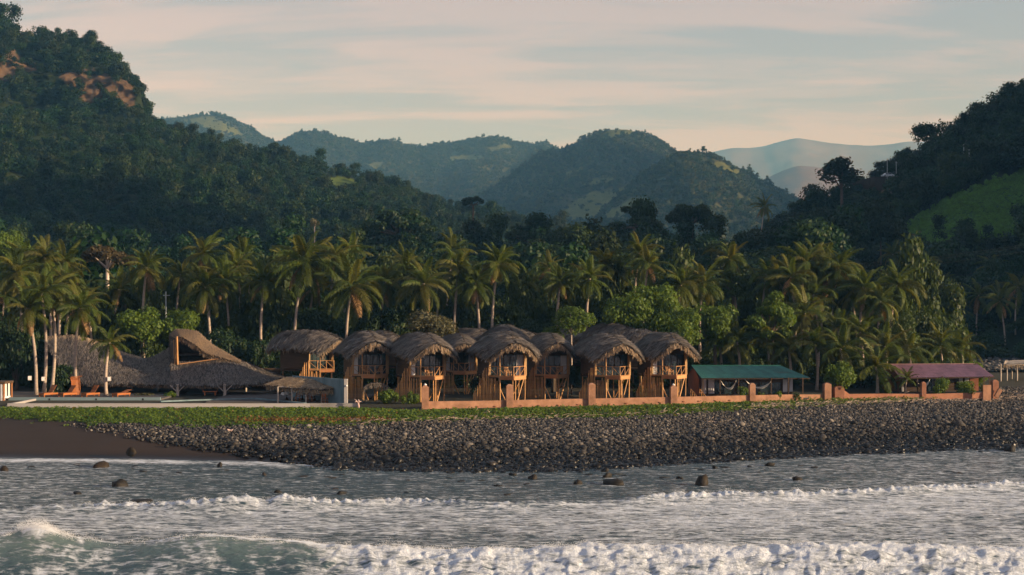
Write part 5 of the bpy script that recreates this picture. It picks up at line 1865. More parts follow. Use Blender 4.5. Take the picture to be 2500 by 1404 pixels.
def build_restaurant():
    base = Vector((XW(400, 160), 160, 2.6))
    root = empty('thatched_restaurant', base)
    tag(root, 'large open restaurant under a sagging thatched roof with a dormer', 'building')
    B = np.array(base)

    def part(name, grids, t, per, ln, wd, seed, fr=None, bl='thatch_blade', frm='thatch_fringe', frl=0.24, parent=root):
        gs = [smooth(resample(g, 14, 30)) - B for g in grids]
        gs = [g + np.stack([np.zeros(g.shape[:2]), np.zeros(g.shape[:2]), 0.08 * fbm(g[..., 0] * 0.8 + seed, g[..., 1] * 0.8, 3)], -1) for g in gs]
        ro = obj(name, shell_mesh(name, gs, t, 'thatch_core'), parent)
        v, f = blades_on(gs, per, ln, wd, seed)
        obj('thatch', mesh_np('thatch', v, f, MATS[bl]), ro)
        if fr:
            lines = []
            for gi, which, ov in fr:
                g = gs[gi]
                e = {'bottom': g[-1], 'top': g[0], 'left': g[:, 0], 'right': g[:, -1]}[which]
                lines.append((e, ov))
            v, f = fringe_on(lines, 80, frl, 0.06, seed + 5)
            obj('thatch_fringe', mesh_np('thatch_fringe', v, f, MATS[frm]), ro)
        return ro
    # long wing: front slope and the slope behind its sagging ridge
    ridge = [(112, 826, 165), (150, 823, 165), (185, 821, 165), (220, 830, 165), (262, 846, 165), (305, 864, 164), (345, 876, 164), (378, 870, 164), (416, 846, 163)]
    midl = [(128, 862, 162), (158, 872, 161.5), (190, 875, 161), (222, 880, 160.5), (262, 890, 160), (305, 902, 160), (345, 908, 159.5), (380, 905, 159), (416, 893, 159)]
    eave = [(150, 902, 159.5), (168, 918, 158.5), (192, 932, 157), (222, 934, 156.5), (262, 934, 156), (305, 935, 156), (345, 936, 155.5), (382, 938, 155), (420, 938, 154.5)]
    part('roof', [loft([ridge, midl, eave])], 0.30, 60, 0.7, 0.10, 61, [(0, 'bottom', (0, -1, 0)), (0, 'left', (-1, -0.4, 0))])
    rb = [(p, y + 1, d + 0.3) for p, y, d in ridge]
    back = [(p, y + 62, d + 6) for p, y, d in ridge]
    part('roof', [loft([rb, back])], 0.30, 30, 0.62, 0.06, 62)
    # thatch cap laid over the ridge; its pale gold has sunlight painted in
    cap0 = [(p, y - 4, d + 0.2) for p, y, d in ridge[:7]]
    cap1 = [(p, y + (23 if i < 3 else 17), d - 1.4) for i, (p, y, d) in enumerate(ridge[:7])]
    part('ridge_cap', [loft([cap0, cap1])], 0.12, 120, 0.55, 0.07, 63, [(0, 'bottom', (0, -1, 0)), (0, 'left', (-1, -0.3, 0))], 'thatch_pale', 'thatch_pale', 0.42)
    # main tent roof
    top = [(418, 872, 160), (440, 884, 159.5), (485, 880, 159.5), (530, 876, 159.5), (585, 880, 160), (630, 898, 161), (690, 918, 162)]
    low = [(416, 938, 154), (440, 939, 153.8), (485, 939, 153.5), (530, 939, 153.5), (585, 937, 154), (640, 933, 155), (694, 922, 158)]
    part('roof', [loft([top, low])], 0.30, 60, 0.7, 0.10, 64, [(0, 'bottom', (0.1, -1, 0)), (0, 'left', (-0.8, -0.5, 0))])
    bk = [(p + 6, y - 2 if i > 3 else 862, d + 2) for i, (p, y, d) in enumerate(top)]
    bk2 = [(p + 14, 935, d + 8) for p, y, d in top]
    part('roof', [loft([bk, bk2])], 0.30, 30, 0.6, 0.06, 65)
    # dormer hood
    h0 = [(414, 816, 162.2), (428, 803, 162.5), (455, 805, 162.8), (482, 806, 163), (502, 826, 162.5), (522, 843, 162), (552, 860, 161.6), (588, 880, 161)]
    h1 = [(424, 826, 159.6), (440, 820, 159.4), (462, 832, 159.2), (482, 843, 159), (498, 858, 159), (520, 866, 159), (550, 876, 159), (586, 886, 159.5)]
    part('dormer_roof', [loft([h0, h1])], 0.35, 130, 0.5, 0.06, 66, [(0, 'bottom', (0.3, -1, 0)), (0, 'left', (-1, -0.3, 0))], 'thatch_fringe', 'thatch_fringe', 0.45)
    hb = [(p, y + 1, d + 0.3) for p, y, d in h0]
    hb2 = [(p, 890, d + 4) for p, y, d in h0]
    part('dormer_roof', [loft([hb, hb2])], 0.25, 30, 0.5, 0.06, 67)
    # dormer cheek of hanging thatch, posts, sill
    k0 = [(412, 818, 161.6), (420, 822, 160), (429, 828, 158.6)]
    k1 = [(416, 872, 161.6), (424, 900, 160), (430, 924, 158.4)]
    part('dormer_cheek', [loft([k0, k1])], 0.15, 150, 0.6, 0.07, 68, [(0, 'bottom', (0, -1, 0)), (0, 'right', (0.2, -1, 0))], 'thatch_fringe', 'thatch_fringe', 0.5)
    rodp('dormer_post', 'bamboo', root, P(434, 926, 158.3) - base, P(432, 822, 159.2) - base, 0.11)
    rodp('dormer_post', 'bamboo', root, P(428, 924, 158.2) - base, P(424, 830, 159.2) - base, 0.08)
    rodp('dormer_post', 'bamboo', root, P(472, 850, 159.6) - base, P(473, 834, 159.6) - base, 0.07)
    rodp('sill_beam', 'rail_wood', root, P(438, 889, 158.6) - base, P(532, 876, 158.9) - base, 0.06)
    # posts with their forked struts
    for px, d in ((193, 158), (322, 160), (386, 160), (600, 160), (660, 161)):
        rodp('post', 'pale_post', root, Vector(gpt(px, d)) - base, P(px, 925, d) - base, 0.12)
    for px, d in ((433, 153.6), (548, 153.4)):
        rodp('post', 'pale_post', root, Vector(gpt(px, d)) - base, P(px, 938, d) - base, 0.16)
        for s in (-1, 1):
            rodp('strut', 'pale_post', root, P(px, 958, d) - base, P(px + s * 18, 941, d) - base, 0.06)
    boxp('floor', 'deck_paving', root, (1, 2.5, 0.02), (24, 12, 0.12))
    boxp('back_wall', 'dark_timber', root, (1, 7.5, 1.2), (22, 0.2, 2.4))
    return root


build_restaurant()

# ---------------------------------------------------------------- pool, terrace, pool shelter
DECK_Z = 2.78


def build_pool():
    d0 = 139.2
    z_top = CAMZ - (985 - YH) / F * d0
    x0, x1, x2 = XW(18, d0), XW(757, d0), XW(872, d0)
    root = empty('swimming_pool', ((x0 + x1) / 2, d0, 2.4))
    tag(root, 'long concrete swimming pool along the edge of the beach', 'pool')
    o = root.location
    boxp('front_wall', 'concrete', root, Vector(((x0 + x1) / 2, d0 + 0.15, z_top / 2 + 1.1)) - o, (x1 - x0, 0.30, z_top - 2.2))
    boxp('front_ledge', 'concrete', root, Vector(((x0 + x1) / 2 - 0.3, d0 - 0.30, 2.42)) - o, (x1 - x0 + 1.5, 0.55, 0.16))
    boxp('planter_wall', 'stained_concrete', root, Vector(((x1 + x2) / 2 + 0.01, d0 + 0.17, z_top / 2 + 1.12)) - o, (x2 - x1 - 0.02, 0.30, z_top - 2.22))
    boxp('end_wall', 'concrete', root, Vector((x0 + 0.12, d0 + 4.3, z_top / 2 + 1.08)) - o, (0.28, 8.0, z_top - 2.24))
    dw = 147.0
    boxp('water', 'pool_water', root, Vector(((x0 + x1) / 2 + 1.2, d0 + 5.2, z_top - 0.30)) - o, (x1 - x0 + 3.0, 9.8, 0.06))
    xa, xb = XW(22, dw), XW(392, dw)
    boxp('far_wall', 'blue_concrete', root, Vector(((xa + xb) / 2, dw, 2.60)) - o, (xb - xa, 0.35, 0.62))
    for px in (122, 236, 350):
        boxp('vent', 'black_metal', root, Vector((XW(px, dw), dw - 0.18, 2.72)) - o, (0.16, 0.02, 0.18))
    # the wide basin on the right has a thin raised rim
    pts = [(392, 980), (470, 977), (622, 973), (690, 979), (745, 985)]
    ds = [(CAMZ - 2.75) * F / (y - YH) for _, y in pts]
    for i in range(len(pts) - 1):
        a = P(pts[i][0], pts[i][1], ds[i])
        b = P(pts[i + 1][0], pts[i + 1][1], ds[i + 1])
        MB().beam(a - o, b - o, 0.35, 0.14).build('rim', MATS['blue_concrete'], root)
    return root


build_pool()


def build_terrace():
    mb = MB()
    xa, xb = XW(-400, 150), XW(410, 150)
    mb.box(((xa + xb) / 2, 153.2, 2.66), (xb - xa, 12.0, 0.24))
    tag(mb.build('terrace', MATS['deck_paving']), 'dark paved terrace behind the pool', None, None, 'structure')
    mb = MB()
    mb.box((XW(720, 150), 149.5, 2.60), (16, 12, 0.20))
    tag(mb.build('terrace', MATS['deck_paving']), 'paved floor of the pool shelter', None, None, 'structure')


build_terrace()


def lounger(px, d, rz, back_deg, label, tall=False):
    root = empty('sun_lounger', (XW(px, d), d, DECK_Z), R(rz))
    tag(root, label, 'sun lounger', 'wooden sun loungers by the pool')
    for y in (-0.36, 0.36):
        boxp('side_rail', 'teak', root, (0, y, 0.28), (1.95, 0.07, 0.18))
    boxp('end_panel', 'teak', root, (-0.95, 0, 0.24), (0.06, 0.72, 0.18))
    for i in range(7):
        boxp('slat', 'teak', root, (-0.85 + i * 0.165, 0, 0.385), (0.14, 0.70, 0.03))
    a = R(back_deg)
    for i in range(6):
        t = 0.08 + i * 0.165
        boxp('back_slat', 'teak', root, (0.28 + t * math.cos(a), 0, 0.40 + t * math.sin(a)), (0.14, 0.66, 0.03), ry=-a)
    for x in (-0.9, 0.85):
        for y in (-0.34, 0.34):
            boxp('leg', 'teak', root, (x, y, 0.13), (0.09, 0.07, 0.26))
    return root


lounger(118, 150.5, 62, 52, 'wooden sun lounger with raised back, leftmost on the terrace')
lounger(165, 150.5, 62, 48, 'wooden sun lounger in front of the tall wooden sun bed')
lounger(221, 150.5, 62, 50, 'wooden sun lounger with raised back beside the lone pool palm')
lounger(296, 150.3, 62, 16, 'wooden sun lounger lying almost flat, rightmost on the terrace')


def sun_bed():
    p = (XW(184, 152.5), 152.5, DECK_Z)
    root = empty('sun_bed', p, R(20))
    tag(root, 'tall hooded wooden sun bed standing on end among the loungers', 'sun bed')
    for i in range(15):
        a = -0.9 + i * 0.13
        z = 0.10 + i * 0.125
        y = 0.30 * math.cos(a * 1.5)
        boxp('slat', 'teak', root, (0.10 * math.sin(i * 0.35), -y * 0.5, z), (0.82, 0.05, 0.105), rx=0.25 * math.sin(a * 1.5))
    for x in (-0.42, 0.42):
        MB().tube([(x, 0.2, 0), (x + 0.05, -0.2, 0.6), (x + 0.02, -0.2, 1.3), (x - 0.04, 0.05, 1.95)], 0.05, 6).build('side_rail', MATS['teak'], root)
    boxp('top_board', 'teak', root, (0.12, -0.05, 2.0), (1.15, 0.32, 0.05), ry=-0.08)


sun_bed()


def lamp_box(px, py, d, label):
    root = empty('speaker_box', P(px, py, d))
    tag(root, label, 'speaker', 'pale boxes on the pool palms')
    boxp('case', 'lamp_box', root, (0, 0, 0), (0.34, 0.26, 0.46), rz=0.2)
    boxp('grille', 'white_cloth', root, (-0.02, -0.15, 0.0), (0.26, 0.03, 0.36), rz=0.2)
    boxp('bracket', 'black_metal', root, (0.12, 0.17, 0), (0.10, 0.14, 0.10))


lamp_box(73, 923, 152.9, 'pale box strapped to the leaning pool palm')
lamp_box(106, 925, 153.5, 'pale box strapped to the straight slim palm')
lamp_box(182.5, 927, 153.5, 'pale box on the palm beside the tall sun bed')
lamp_box(267, 925, 151.7, 'pale box on the short pool palm')


def cabana():
    d = 147.5
    root = empty('cabana', (XW(-8, d), d, 2.5))
    tag(root, 'daybed cabana with white curtains and dark roof at the photo edge', 'cabana')
    boxp('roof', 'dark_timber', root, (0, 0, 1.95), (2.6, 2.6, 0.22))
    for x in (-1.15, 1.15):
        for y in (-1.15, 1.15):
            boxp('post', 'red_board', root, (x, y, 0.95), (0.14, 0.14, 1.85))
    for x, y, r in ((0.78, -1.2, 0), (-0.5, -1.2, 0), (1.2, -0.4, 1.5), (1.2, 0.5, 1.5)):
        o = obj('curtain', CUR_S, root, (x - 0.2, y, 0.05), (0, 0, r), (1, 1, 0.86))
    boxp('bed', 'white_cloth', root, (0, 0, 0.3), (2.1, 2.1, 0.35))


cabana()


def pool_shelter():
    d = 143.6
    root = empty('pool_shelter', (XW(735, d), d, 2.6))
    tag(root, 'small thatched lean-to on pale posts at the pool corner', 'shelter')
    o = np.array(root.location)
    r0 = [(705, 921, 147.6), (735, 923, 147.2), (765, 926, 146.8), (795, 929, 146.4), (828, 933, 146)]
    r1 = [(650, 939, 144.5), (690, 942, 143.6), (735, 946, 143.0), (780, 951, 142.4), (815, 947, 142.6)]
    g = smooth(resample(loft([r0, r1]), 10, 26)) - o
    ro = obj('roof', shell_mesh('roof', [g], 0.18, 'thatch_core'), root)
    v, f = blades_on([g], 90, 0.6, 0.12, 81, lift=0.12, jit=0.4)
    obj('thatch', mesh_np('thatch', v, f, MATS['thatch_pale']), ro)
    v, f = fringe_on([(g[-1], (0.2, -1, 0)), (g[:, -1], (1, -0.2, 0)), (g[:, 0], (-1, -0.3, 0))], 80, 0.40, 0.07, 82)
    obj('thatch_fringe', mesh_np('thatch_fringe', v, f, MATS['thatch_pale']), ro)
    for px in (678, 712, 747, 785):
        rodp('post', 'pale_post', root, Vector((XW(px, 143.2), 143.2, 2.6)) - root.location, P(px, 944, 143.2) - root.location, 0.09)
    rodp('beam', 'pale_post', root, P(680, 944, 143.3) - root.location, P(806, 951, 142.8) - root.location, 0.08)


pool_shelter()


def grey_wall():
    a, b = P(716, 917, 150.5), P(842, 926, 141.0)
    root = empty('garden_wall', (b.x, b.y, 2.4))
    tag(root, 'tall blue-grey concrete wall beside the pool shelter', 'wall')
    o = root.location
    a2, b2 = Vector((a.x, a.y, 0)), Vector((b.x, b.y, 0))
    dirv = (b2 - a2).normalized()
    zt = b.z
    mb = MB()
    nrm = Vector((-dirv.y, dirv.x, 0)) * 0.16
    poly = [a2 + nrm, a2 - nrm, b2 - nrm, b2 + nrm]
    vs = [Vector((p.x, p.y, z)) - o for z in (2.4, 9) for p in poly]
    za, zb = a.z - o.z, b.z - o.z
    for i, z in enumerate((za, za, zb, zb)):
        vs[4 + i].z = z
    mb.add(vs, [(3, 2, 1, 0), (4, 5, 6, 7), (0, 1, 5, 4), (1, 2, 6, 5), (2, 3, 7, 6), (3, 0, 4, 7)])
    mb.build('slab', MATS['blue_concrete'], root)
    boxp('end_pier', 'concrete', root, Vector((b.x + 0.12, b.y - 0.1, 2.4 + (zt - 2.36) / 2)) - o, (0.32, 0.45, zt - 2.36))
    lm = MB().tube([(0, 0, 0.09), (0, 0, 0.05), (0, 0, -0.05), (0, 0, -0.09)], [0.04, 0.1, 0.1, 0.04], 8)
    lm.build('wall_lamp', MATS['white_cloth'], root, loc=P(846, 942, 140.6) - o)


grey_wall()


def dining(px, d, label):
    root = empty('dining_table', (XW(px, d), d, 2.70))
    tag(root, label, 'table', 'tables under the pool shelter')
    mb = MB()
    n = 20
    vs, fs = [(0, 0, 0.76)], []
    for k, (r, z) in enumerate(((0.5, 0.76), (0.56, 0.68), (0.60, 0.52))):
        for i in range(n):
            a = 6.2832 * i / n
            w = 1 + (0.06 * math.sin(i * 2.4) if k else 0)
            vs.append((r * w * math.cos(a), r * w * math.sin(a), z + (0.04 * math.sin(i * 1.3) if k == 2 else 0)))
    for i in range(n):
        fs.append((0, 1 + i, 1 + (i + 1) % n))
        for k in range(2):
            fs.append((1 + k * n + i, 1 + (k + 1) * n + i, 1 + (k + 1) * n + (i + 1) % n, 1 + k * n + (i + 1) % n))
    mb.add(vs, fs).build('cloth', MATS['white_cloth'], root)
    MB().tube([(0, 0, 0), (0, 0, 0.3), (0, 0, 0.74)], [0.2, 0.05, 0.08], 8).build('pedestal', MATS['dark_timber'], root)


dining(700, 146.5, 'cloth-covered table under the pool shelter, leftmost of three')
dining(738, 145.8, 'cloth-covered table under the pool shelter, middle of three')
dining(768, 145.2, 'cloth-covered table under the pool shelter, rightmost of three')


def plain_chair(px, d, rz, label, mat='teak', z=2.70):
    root = empty('dining_chair', (XW(px, d), d, z), R(rz))
    tag(root, label, 'chair', 'dining chairs by the pool')
    boxp('seat', mat, root, (0, 0, 0.45), (0.44, 0.44, 0.05))
    for x in (-0.2, 0.2):
        boxp('leg', mat, root, (x, -0.2, 0.22), (0.05, 0.05, 0.45))
        boxp('leg', mat, root, (x, 0.2, 0.45), (0.05, 0.05, 0.90))
    for z in (0.62, 0.74, 0.86):
        boxp('slat', mat, root, (0, 0.2, z), (0.36, 0.03, 0.06))


plain_chair(793, 142.2, 160, 'orange wooden chair at the open right side of the pool shelter')
plain_chair(727, 144.6, 200, 'wooden chair in front of the middle shelter table')
plain_chair(757, 144.0, 170, 'wooden chair in front of the right shelter table')


def bench(px, d, label):
    root = empty('wooden_bench', (XW(px, d), d, 2.68), R(4))
    tag(root, label, 'bench')
    boxp('seat', 'teak', root, (0, 0, 0.42), (1.5, 0.5, 0.07))
    for x in (-0.55, 0.55):
        boxp('leg', 'teak', root, (x, 0, 0.2), (0.12, 0.4, 0.4))
        MB().tube([(x * 1.25, -0.2, 0.42), (x * 1.45, 0, 0.62), (x * 1.25, 0.2, 0.5)], 0.04, 6).build('arm', MATS['teak'], root)


bench(513, 153.5, 'low reddish wooden bench under the big thatched roof')


def arch_shelter():
    d = 146.0
    root = empty('thatch_arch', gpt(918, d), R(10))
    tag(root, 'low arched thatch canopy beside the grey wall end', 'canopy')
    n, v = 12, []
    g0 = np.array([[(1.35 * math.cos(math.pi * (1 - t)) , 0.6 * (1 - 2 * k / 4), 1.15 + 0.75 * math.sin(math.pi * t)) for t in np.linspace(0.02, 0.98, n)] for k in range(5)])
    obj('roof', shell_mesh('roof', [g0], 0.10, 'thatch_core'), root)
    v, f = fringe_on([(g0[-1], (0, -1, 0)), (g0[:, -1], (1, 0, 0)), (g0[:, 0], (-1, 0, 0))], 70, 0.3, 0.05, 91)
    obj('thatch_fringe', mesh_np('thatch_fringe', v, f, MATS['thatch_blade']), root)
    for x in (-1.3, 1.3):
        rodp('post', 'old_bamboo', root, (x, -0.3, -0.1), (x, -0.3, 1.3), 0.06)


arch_shelter()


# ---------------------------------------------------------------- the pink boundary wall
def wall_run(name, pts, pillars, label, mat, h=0.70, extra=None):
    """pts: (px, base row, top row, depth) stations along the wall; pillars: (px, top row, depth, width)."""
    p0 = pts[0]
    root = empty(name, (XW(p0[0], p0[3]), p0[3], 2.2))
    tag(root, label, 'wall', 'pink boundary walls')
    o = root.location
    for (pa, ya, ta, da), (pb, yb, tb, db) in zip(pts[:-1], pts[1:]):
        a, b = P(pa, ta, da), P(pb, tb, db)
        z0 = min(P(pa, ya, da).z, P(pb, yb, db).z) - 0.5
        t = 0.13
        d = Vector((b.x - a.x, b.y - a.y, 0)).normalized()
        nn = Vector((-d.y, d.x, 0)) * t
        cs = [a - nn, b - nn, b + nn, a + nn]
        vs = [Vector((q.x, q.y, z0)) - o for q in cs] + [Vector((q.x, q.y, z)) - o for q, z in zip(cs, (a.z, b.z, b.z, a.z))]
        MB().add(vs, [(3, 2, 1, 0), (4, 5, 6, 7), (0, 1, 5, 4), (1, 2, 6, 5), (2, 3, 7, 6), (3, 0, 4, 7)]).build('wall_section', MATS[mat], root)
    for (px, ty, d, w) in pillars:
        tp = P(px, ty, d)
        ww = w / F * d
        z0 = 1.6
        mb = MB().box((0, 0, (tp.z - 0.18 - z0) / 2 + z0 - o.z), (ww, ww, tp.z - 0.18 - z0))
        b = len(mb.v)
        zt = tp.z - 0.18 - o.z
        q = ww / 2
        mb.add([(-q, -q, zt + .001), (q, -q, zt + .001), (q, q, zt + .001), (-q, q, zt + .001), (-q * .45, -q * .45, zt + 0.18), (q * .45, -q * .45, zt + 0.18), (q * .45, q * .45, zt + 0.18), (-q * .45, q * .45, zt + 0.18)],
               [(0, 1, 5, 4), (1, 2, 6, 5), (2, 3, 7, 6), (3, 0, 4, 7), (4, 5, 6, 7)])
        mb.build('pillar', MATS[mat], root, loc=(tp.x - o.x, tp.y - o.y, 0), rot=(0, 0, 0.12))
        if extra and px in extra:
            k = MB().tube([(0, 0, 0), (0.02, 0, 0.06), (-0.02, 0.02, 0.14), (0.03, 0, 0.2)], [0.10, 0.15, 0.11, 0.03], 7)
            k.build('pillar_lamp', MATS['white_cloth'], root, loc=(tp.x - o.x, tp.y - o.y, tp.z - o.z))
    # drain holes along the foot
    return root


W1 = [(1036, 1003, 980, 137.2), (1140, 1000, 979, 138.4), (1246, 998, 977, 139.6), (1340, 996, 975, 140.6), (1443, 994, 973, 141.8), (1545, 991, 971, 142.9), (1644, 988, 969, 144), (1740, 985, 967, 145.6), (1836, 982, 965, 147.2), (1930, 979, 963, 148.8),
      (2020, 976, 963, 150.4)]
wall_run('boundary_wall', W1, [(1038, 941, 137.2, 17), (1244, 938, 139.4, 17), (1444, 935, 141.6, 17), (1644, 941, 143.8, 16), (1836, 935, 147.0, 14), (2019, 934, 150.2, 17)],
         'long low pink wall with pillars in front of the stilt huts', 'pink_render', extra=(1038, 1644))
W2 = [(2050, 974, 946, 151.0), (2072, 973, 962, 151.6), (2160, 972, 961, 153), (2258, 970, 962, 154.4), (2330, 968, 960, 155.4), (2412, 966, 958, 156.4)]
wall_run('boundary_wall', W2, [(2046, 942, 150.6, 24), (2254, 932, 154.2, 11), (2428, 927, 156.4, 15)], 'low reddish wall from the gate to the purple-roofed house', 'red_render')


def drains():
    k = 0
    for px in (1165, 1208, 1272, 1315, 1362, 1410, 1487, 1528, 1573, 1610, 1668, 1705, 1745, 1780):
        d = float(np.interp(px, [q[0] for q in W1], [q[3] for q in W1]))
        z = P(px, float(np.interp(px, [q[0] for q in W1], [q[1] - 6 for q in W1])), d).z
        mb = MB().tube([(-0.14, 0, 0), (-0.1, -0.04, 0.04), (0.1, -0.04, 0.05), (0.15, 0, 0)], [0.02, 0.05, 0.05, 0.02], 6)
        o = mb.build('drain_spout', MATS['rusty_wall'], loc=(XW(px, d), d - 0.16, z))
        tag(o, 'small dark drain spout low on the long pink wall', 'drain', 'drain spouts of the pink wall')


drains()


def end_block():
    root = empty('wall_block', (XW(2409, 155), 155, 2.0))
    tag(root, 'square sunlit pink wall panel at the end of the low wall', 'wall')
    boxp('panel', 'pink_render', root, (0, 0, 0.85), (0.92, 0.22, 1.75), rz=0.15)
    boxp('buttress', 'pink_render', root, (1.45, 0.6, 0.8), (0.42, 0.4, 1.0), ry=0.5)


end_block()


# ---------------------------------------------------------------- metal-roofed houses
def sheet_mesh(w, l, name, mat):
    """A corrugated sheet w wide (x), l long down the slope (-y)."""
    n = 12
    v, f = [], []
    for i in range(n + 1):
        x = -w / 2 + w * i / n
        z = 0.018 * math.cos(i * math.pi)
        v += [(x, 0, z), (x, -l, z)]
    for i in range(n):
        f.append((2 * i, 2 * i + 1, 2 * i + 3, 2 * i + 2))
    return mesh_np(name, v, f, MATS[mat])


def metal_house(name, ridge, eave_l, eave_r, mat, label, wall_mat, n_sheet, seed, floor_z=2.6, hip=True, depth=5.0, gable_left=True):
    """ridge: two (px,py,d); eave_l and eave_r: front corners (px,py,d)."""
    r0, r1, e0, e1 = P(*ridge[0]), P(*ridge[1]), P(*eave_l), P(*eave_r)
    root = empty(name, ((e0.x + e1.x) / 2, (e0.y + e1.y) / 2, floor_z))
    tag(root, label, 'house')
    o = root.location
    rs = random.Random(seed)
    w = (r1.x - r0.x) / n_sheet
    for row in range(3):
        for i in range(n_sheet):
            t0, t1 = i / n_sheet, (i + 1) / n_sheet
            s0, s1 = row / 3, (row + 1) / 3 + 0.02
            a, b = r0.lerp(r1, t0), r0.lerp(r1, t1)
            # the front slope keeps its pitch; its last sheets fan out to the hip corner
            ea, eb = e0.lerp(e1, t0), e0.lerp(e1, t1)
            q = [a.lerp(ea, s0), b.lerp(eb, s0), b.lerp(eb, s1), a.lerp(ea, s1)]
            dz = Vector((0, 0, 0.012 * (3 - row) + rs.uniform(0, 0.008)))
            nn = 10
            vs, fs = [], []
            for k in range(nn + 1):
                u = k / nn
                zz = Vector((0, 0, 0.02 * (1 if k % 2 else -1)))
                vs += [q[0].lerp(q[1], u) + zz + dz - o, q[3].lerp(q[2], u) + zz + dz - o]
            for k in range(nn):
                fs.append((2 * k, 2 * k + 1, 2 * k + 3, 2 * k + 2))
            MB().add(vs, fs).build('roof_sheet', MATS[mat], root)
    # back slope, hip end, ridge cap
    bo = Vector((0, depth, 0))
    b0, b1 = Vector((r0.x, r0.y + depth, e0.z)), Vector((r1.x + (e1.x - r1.x) * 0.6, r1.y + depth, e1.z))
    MB().quad(r0 - o, b0 - o, b1 - o, r1 - o).build('back_slope', MATS[mat], root)
    MB().add([r1 - o, e1 - o, b1 - o], [(0, 1, 2)]).build('hip_end', MATS[mat], root)
    MB().beam(r0 - o + Vector((0, 0, 0.05)), r1 - o + Vector((0, 0, 0.05)), 0.3, 0.06).build('ridge_cap', MATS['ridge_tin' if mat == 'purple_sheet' else mat], root)
    MB().beam(e0 - o + Vector((0, 0.05, -0.08)), e1 - o + Vector((0, 0.05, -0.08)), 0.06, 0.12).build('eave_beam', MATS['dark_timber'], root)
    # walls: veranda in front, rooms behind
    xl, xr = e0.x + 0.6, e1.x - 1.6
    yw = (e0.y + r0.y) / 2
    hw = e0.z - floor_z
    boxp('front_wall', 'dark_timber', root, Vector(((xl + xr) / 2, yw + 0.1, floor_z + hw / 2 + 0.2)) - o, (xr - xl, 0.12, hw + 0.6))
    MB().add([Vector((r0.x + 0.25, y, z)) - o for y, z in ((e0.y + 0.3, floor_z - 0.3), (e0.y + 0.3, e0.z - 0.05), (r0.y, r0.z - 0.1), (b0.y, b0.z - 0.05), (b0.y, floor_z - 0.3))], [(0, 1, 2, 3, 4)]).build('gable_wall', MATS[wall_mat], root)
    boxp('back_wall', wall_mat, root, Vector(((xl + xr) / 2, b0.y - 0.3, floor_z + hw / 2)) - o, (xr - xl, 0.15, hw))
    boxp('veranda_floor', 'deck_paving', root, Vector(((xl + xr) / 2 + 0.3, (e0.y + yw) / 2, floor_z + 0.05)) - o, (xr - xl + 2.0, yw - e0.y + 0.6, 0.16))
    return root, o, yw, e0, e1, hw


def house_front(root, o, yw, items):
    for it in items:
        kind, px0, px1, y0, y1 = it
        d = yw - 0.02
        a, b = P(px0, y1, d), P(px1, y0, d)
        c = (a + b) / 2 - o
        if kind == 'curtain':
            w = abs(b.x - a.x)
            obj('curtain', CUR_W, root, Vector((a.x, d - 0.10, a.z)) - o, None, (w / 0.7, 1, (b.z - a.z) / 2.05))
        elif kind == 'window':
            boxp('pane', 'window_glass', root, c + Vector((0, -0.03, 0)), (abs(b.x - a.x), 0.03, b.z - a.z))
            for x in (a.x, (a.x + b.x) / 2, b.x):
                boxp('mullion', 'black_metal', root, Vector((x, d - 0.07, (a.z + b.z) / 2)) - o, (0.06, 0.05, b.z - a.z))


rt, o_, yw_, e0_, e1_, hw_ = metal_house('green_roofed_house', [(1688, 893, 154), (1905, 893, 154.5)], (1712, 923, 149.5), (1978, 922, 150), 'green_sheet', 'long low house with green metal roof and hammocks', 'rusty_wall', 14, 3)
house_front(rt, o_, yw_, [('window', 1745, 1790, 932, 962), ('window', 1800, 1850, 934, 962), ('window', 1855, 1905, 934, 962), ('curtain', 1713, 1724, 926, 961), ('curtain', 1729, 1744, 926, 961), ('curtain', 1911, 1922, 925, 957), ('curtain', 1927, 1935, 925, 957)])
for px in (1716, 1758, 1803, 1883, 1925, 1960):
    boxp('veranda_post', 'dark_timber', rt, P(px, 942, 149.8) - o_, (0.10, 0.10, 1.75))
for z in (0.35, 0.75):
    MB().beam(Vector((e0_.x + 0.3, 149.75, 2.6 + z)) - o_, Vector((e1_.x - 1.2, 149.75, 2.6 + z)) - o_, 0.03, 0.03).build('railing', MATS['black_metal'], rt)
rt2, o2_, yw2_, f0_, f1_, hw2_ = metal_house('purple_roofed_house', [(2172, 890, 162), (2386, 889, 162.5)], (2196, 922, 157.5), (2427, 919, 158), 'purple_sheet', 'long low house with purple metal roof behind bushes', 'rusty_wall', 12, 5)
house_front(rt2, o2_, yw2_, [('window', 2260, 2300, 924, 955), ('curtain', 2340, 2350, 922, 950), ('curtain', 2355, 2365, 922, 950), ('curtain', 2196, 2206, 926, 956)])
boxp('board_panel', 'rusty_wall', rt2, P(2378, 938, yw2_ - 0.1) - o2_, (1.0, 0.06, 1.5))
for px in (2200, 2240, 2300, 2402, 2416):
    boxp('veranda_post', 'dark_timber', rt2, P(px, 938, 157.7) - o2_, (0.10, 0.10, 1.8))


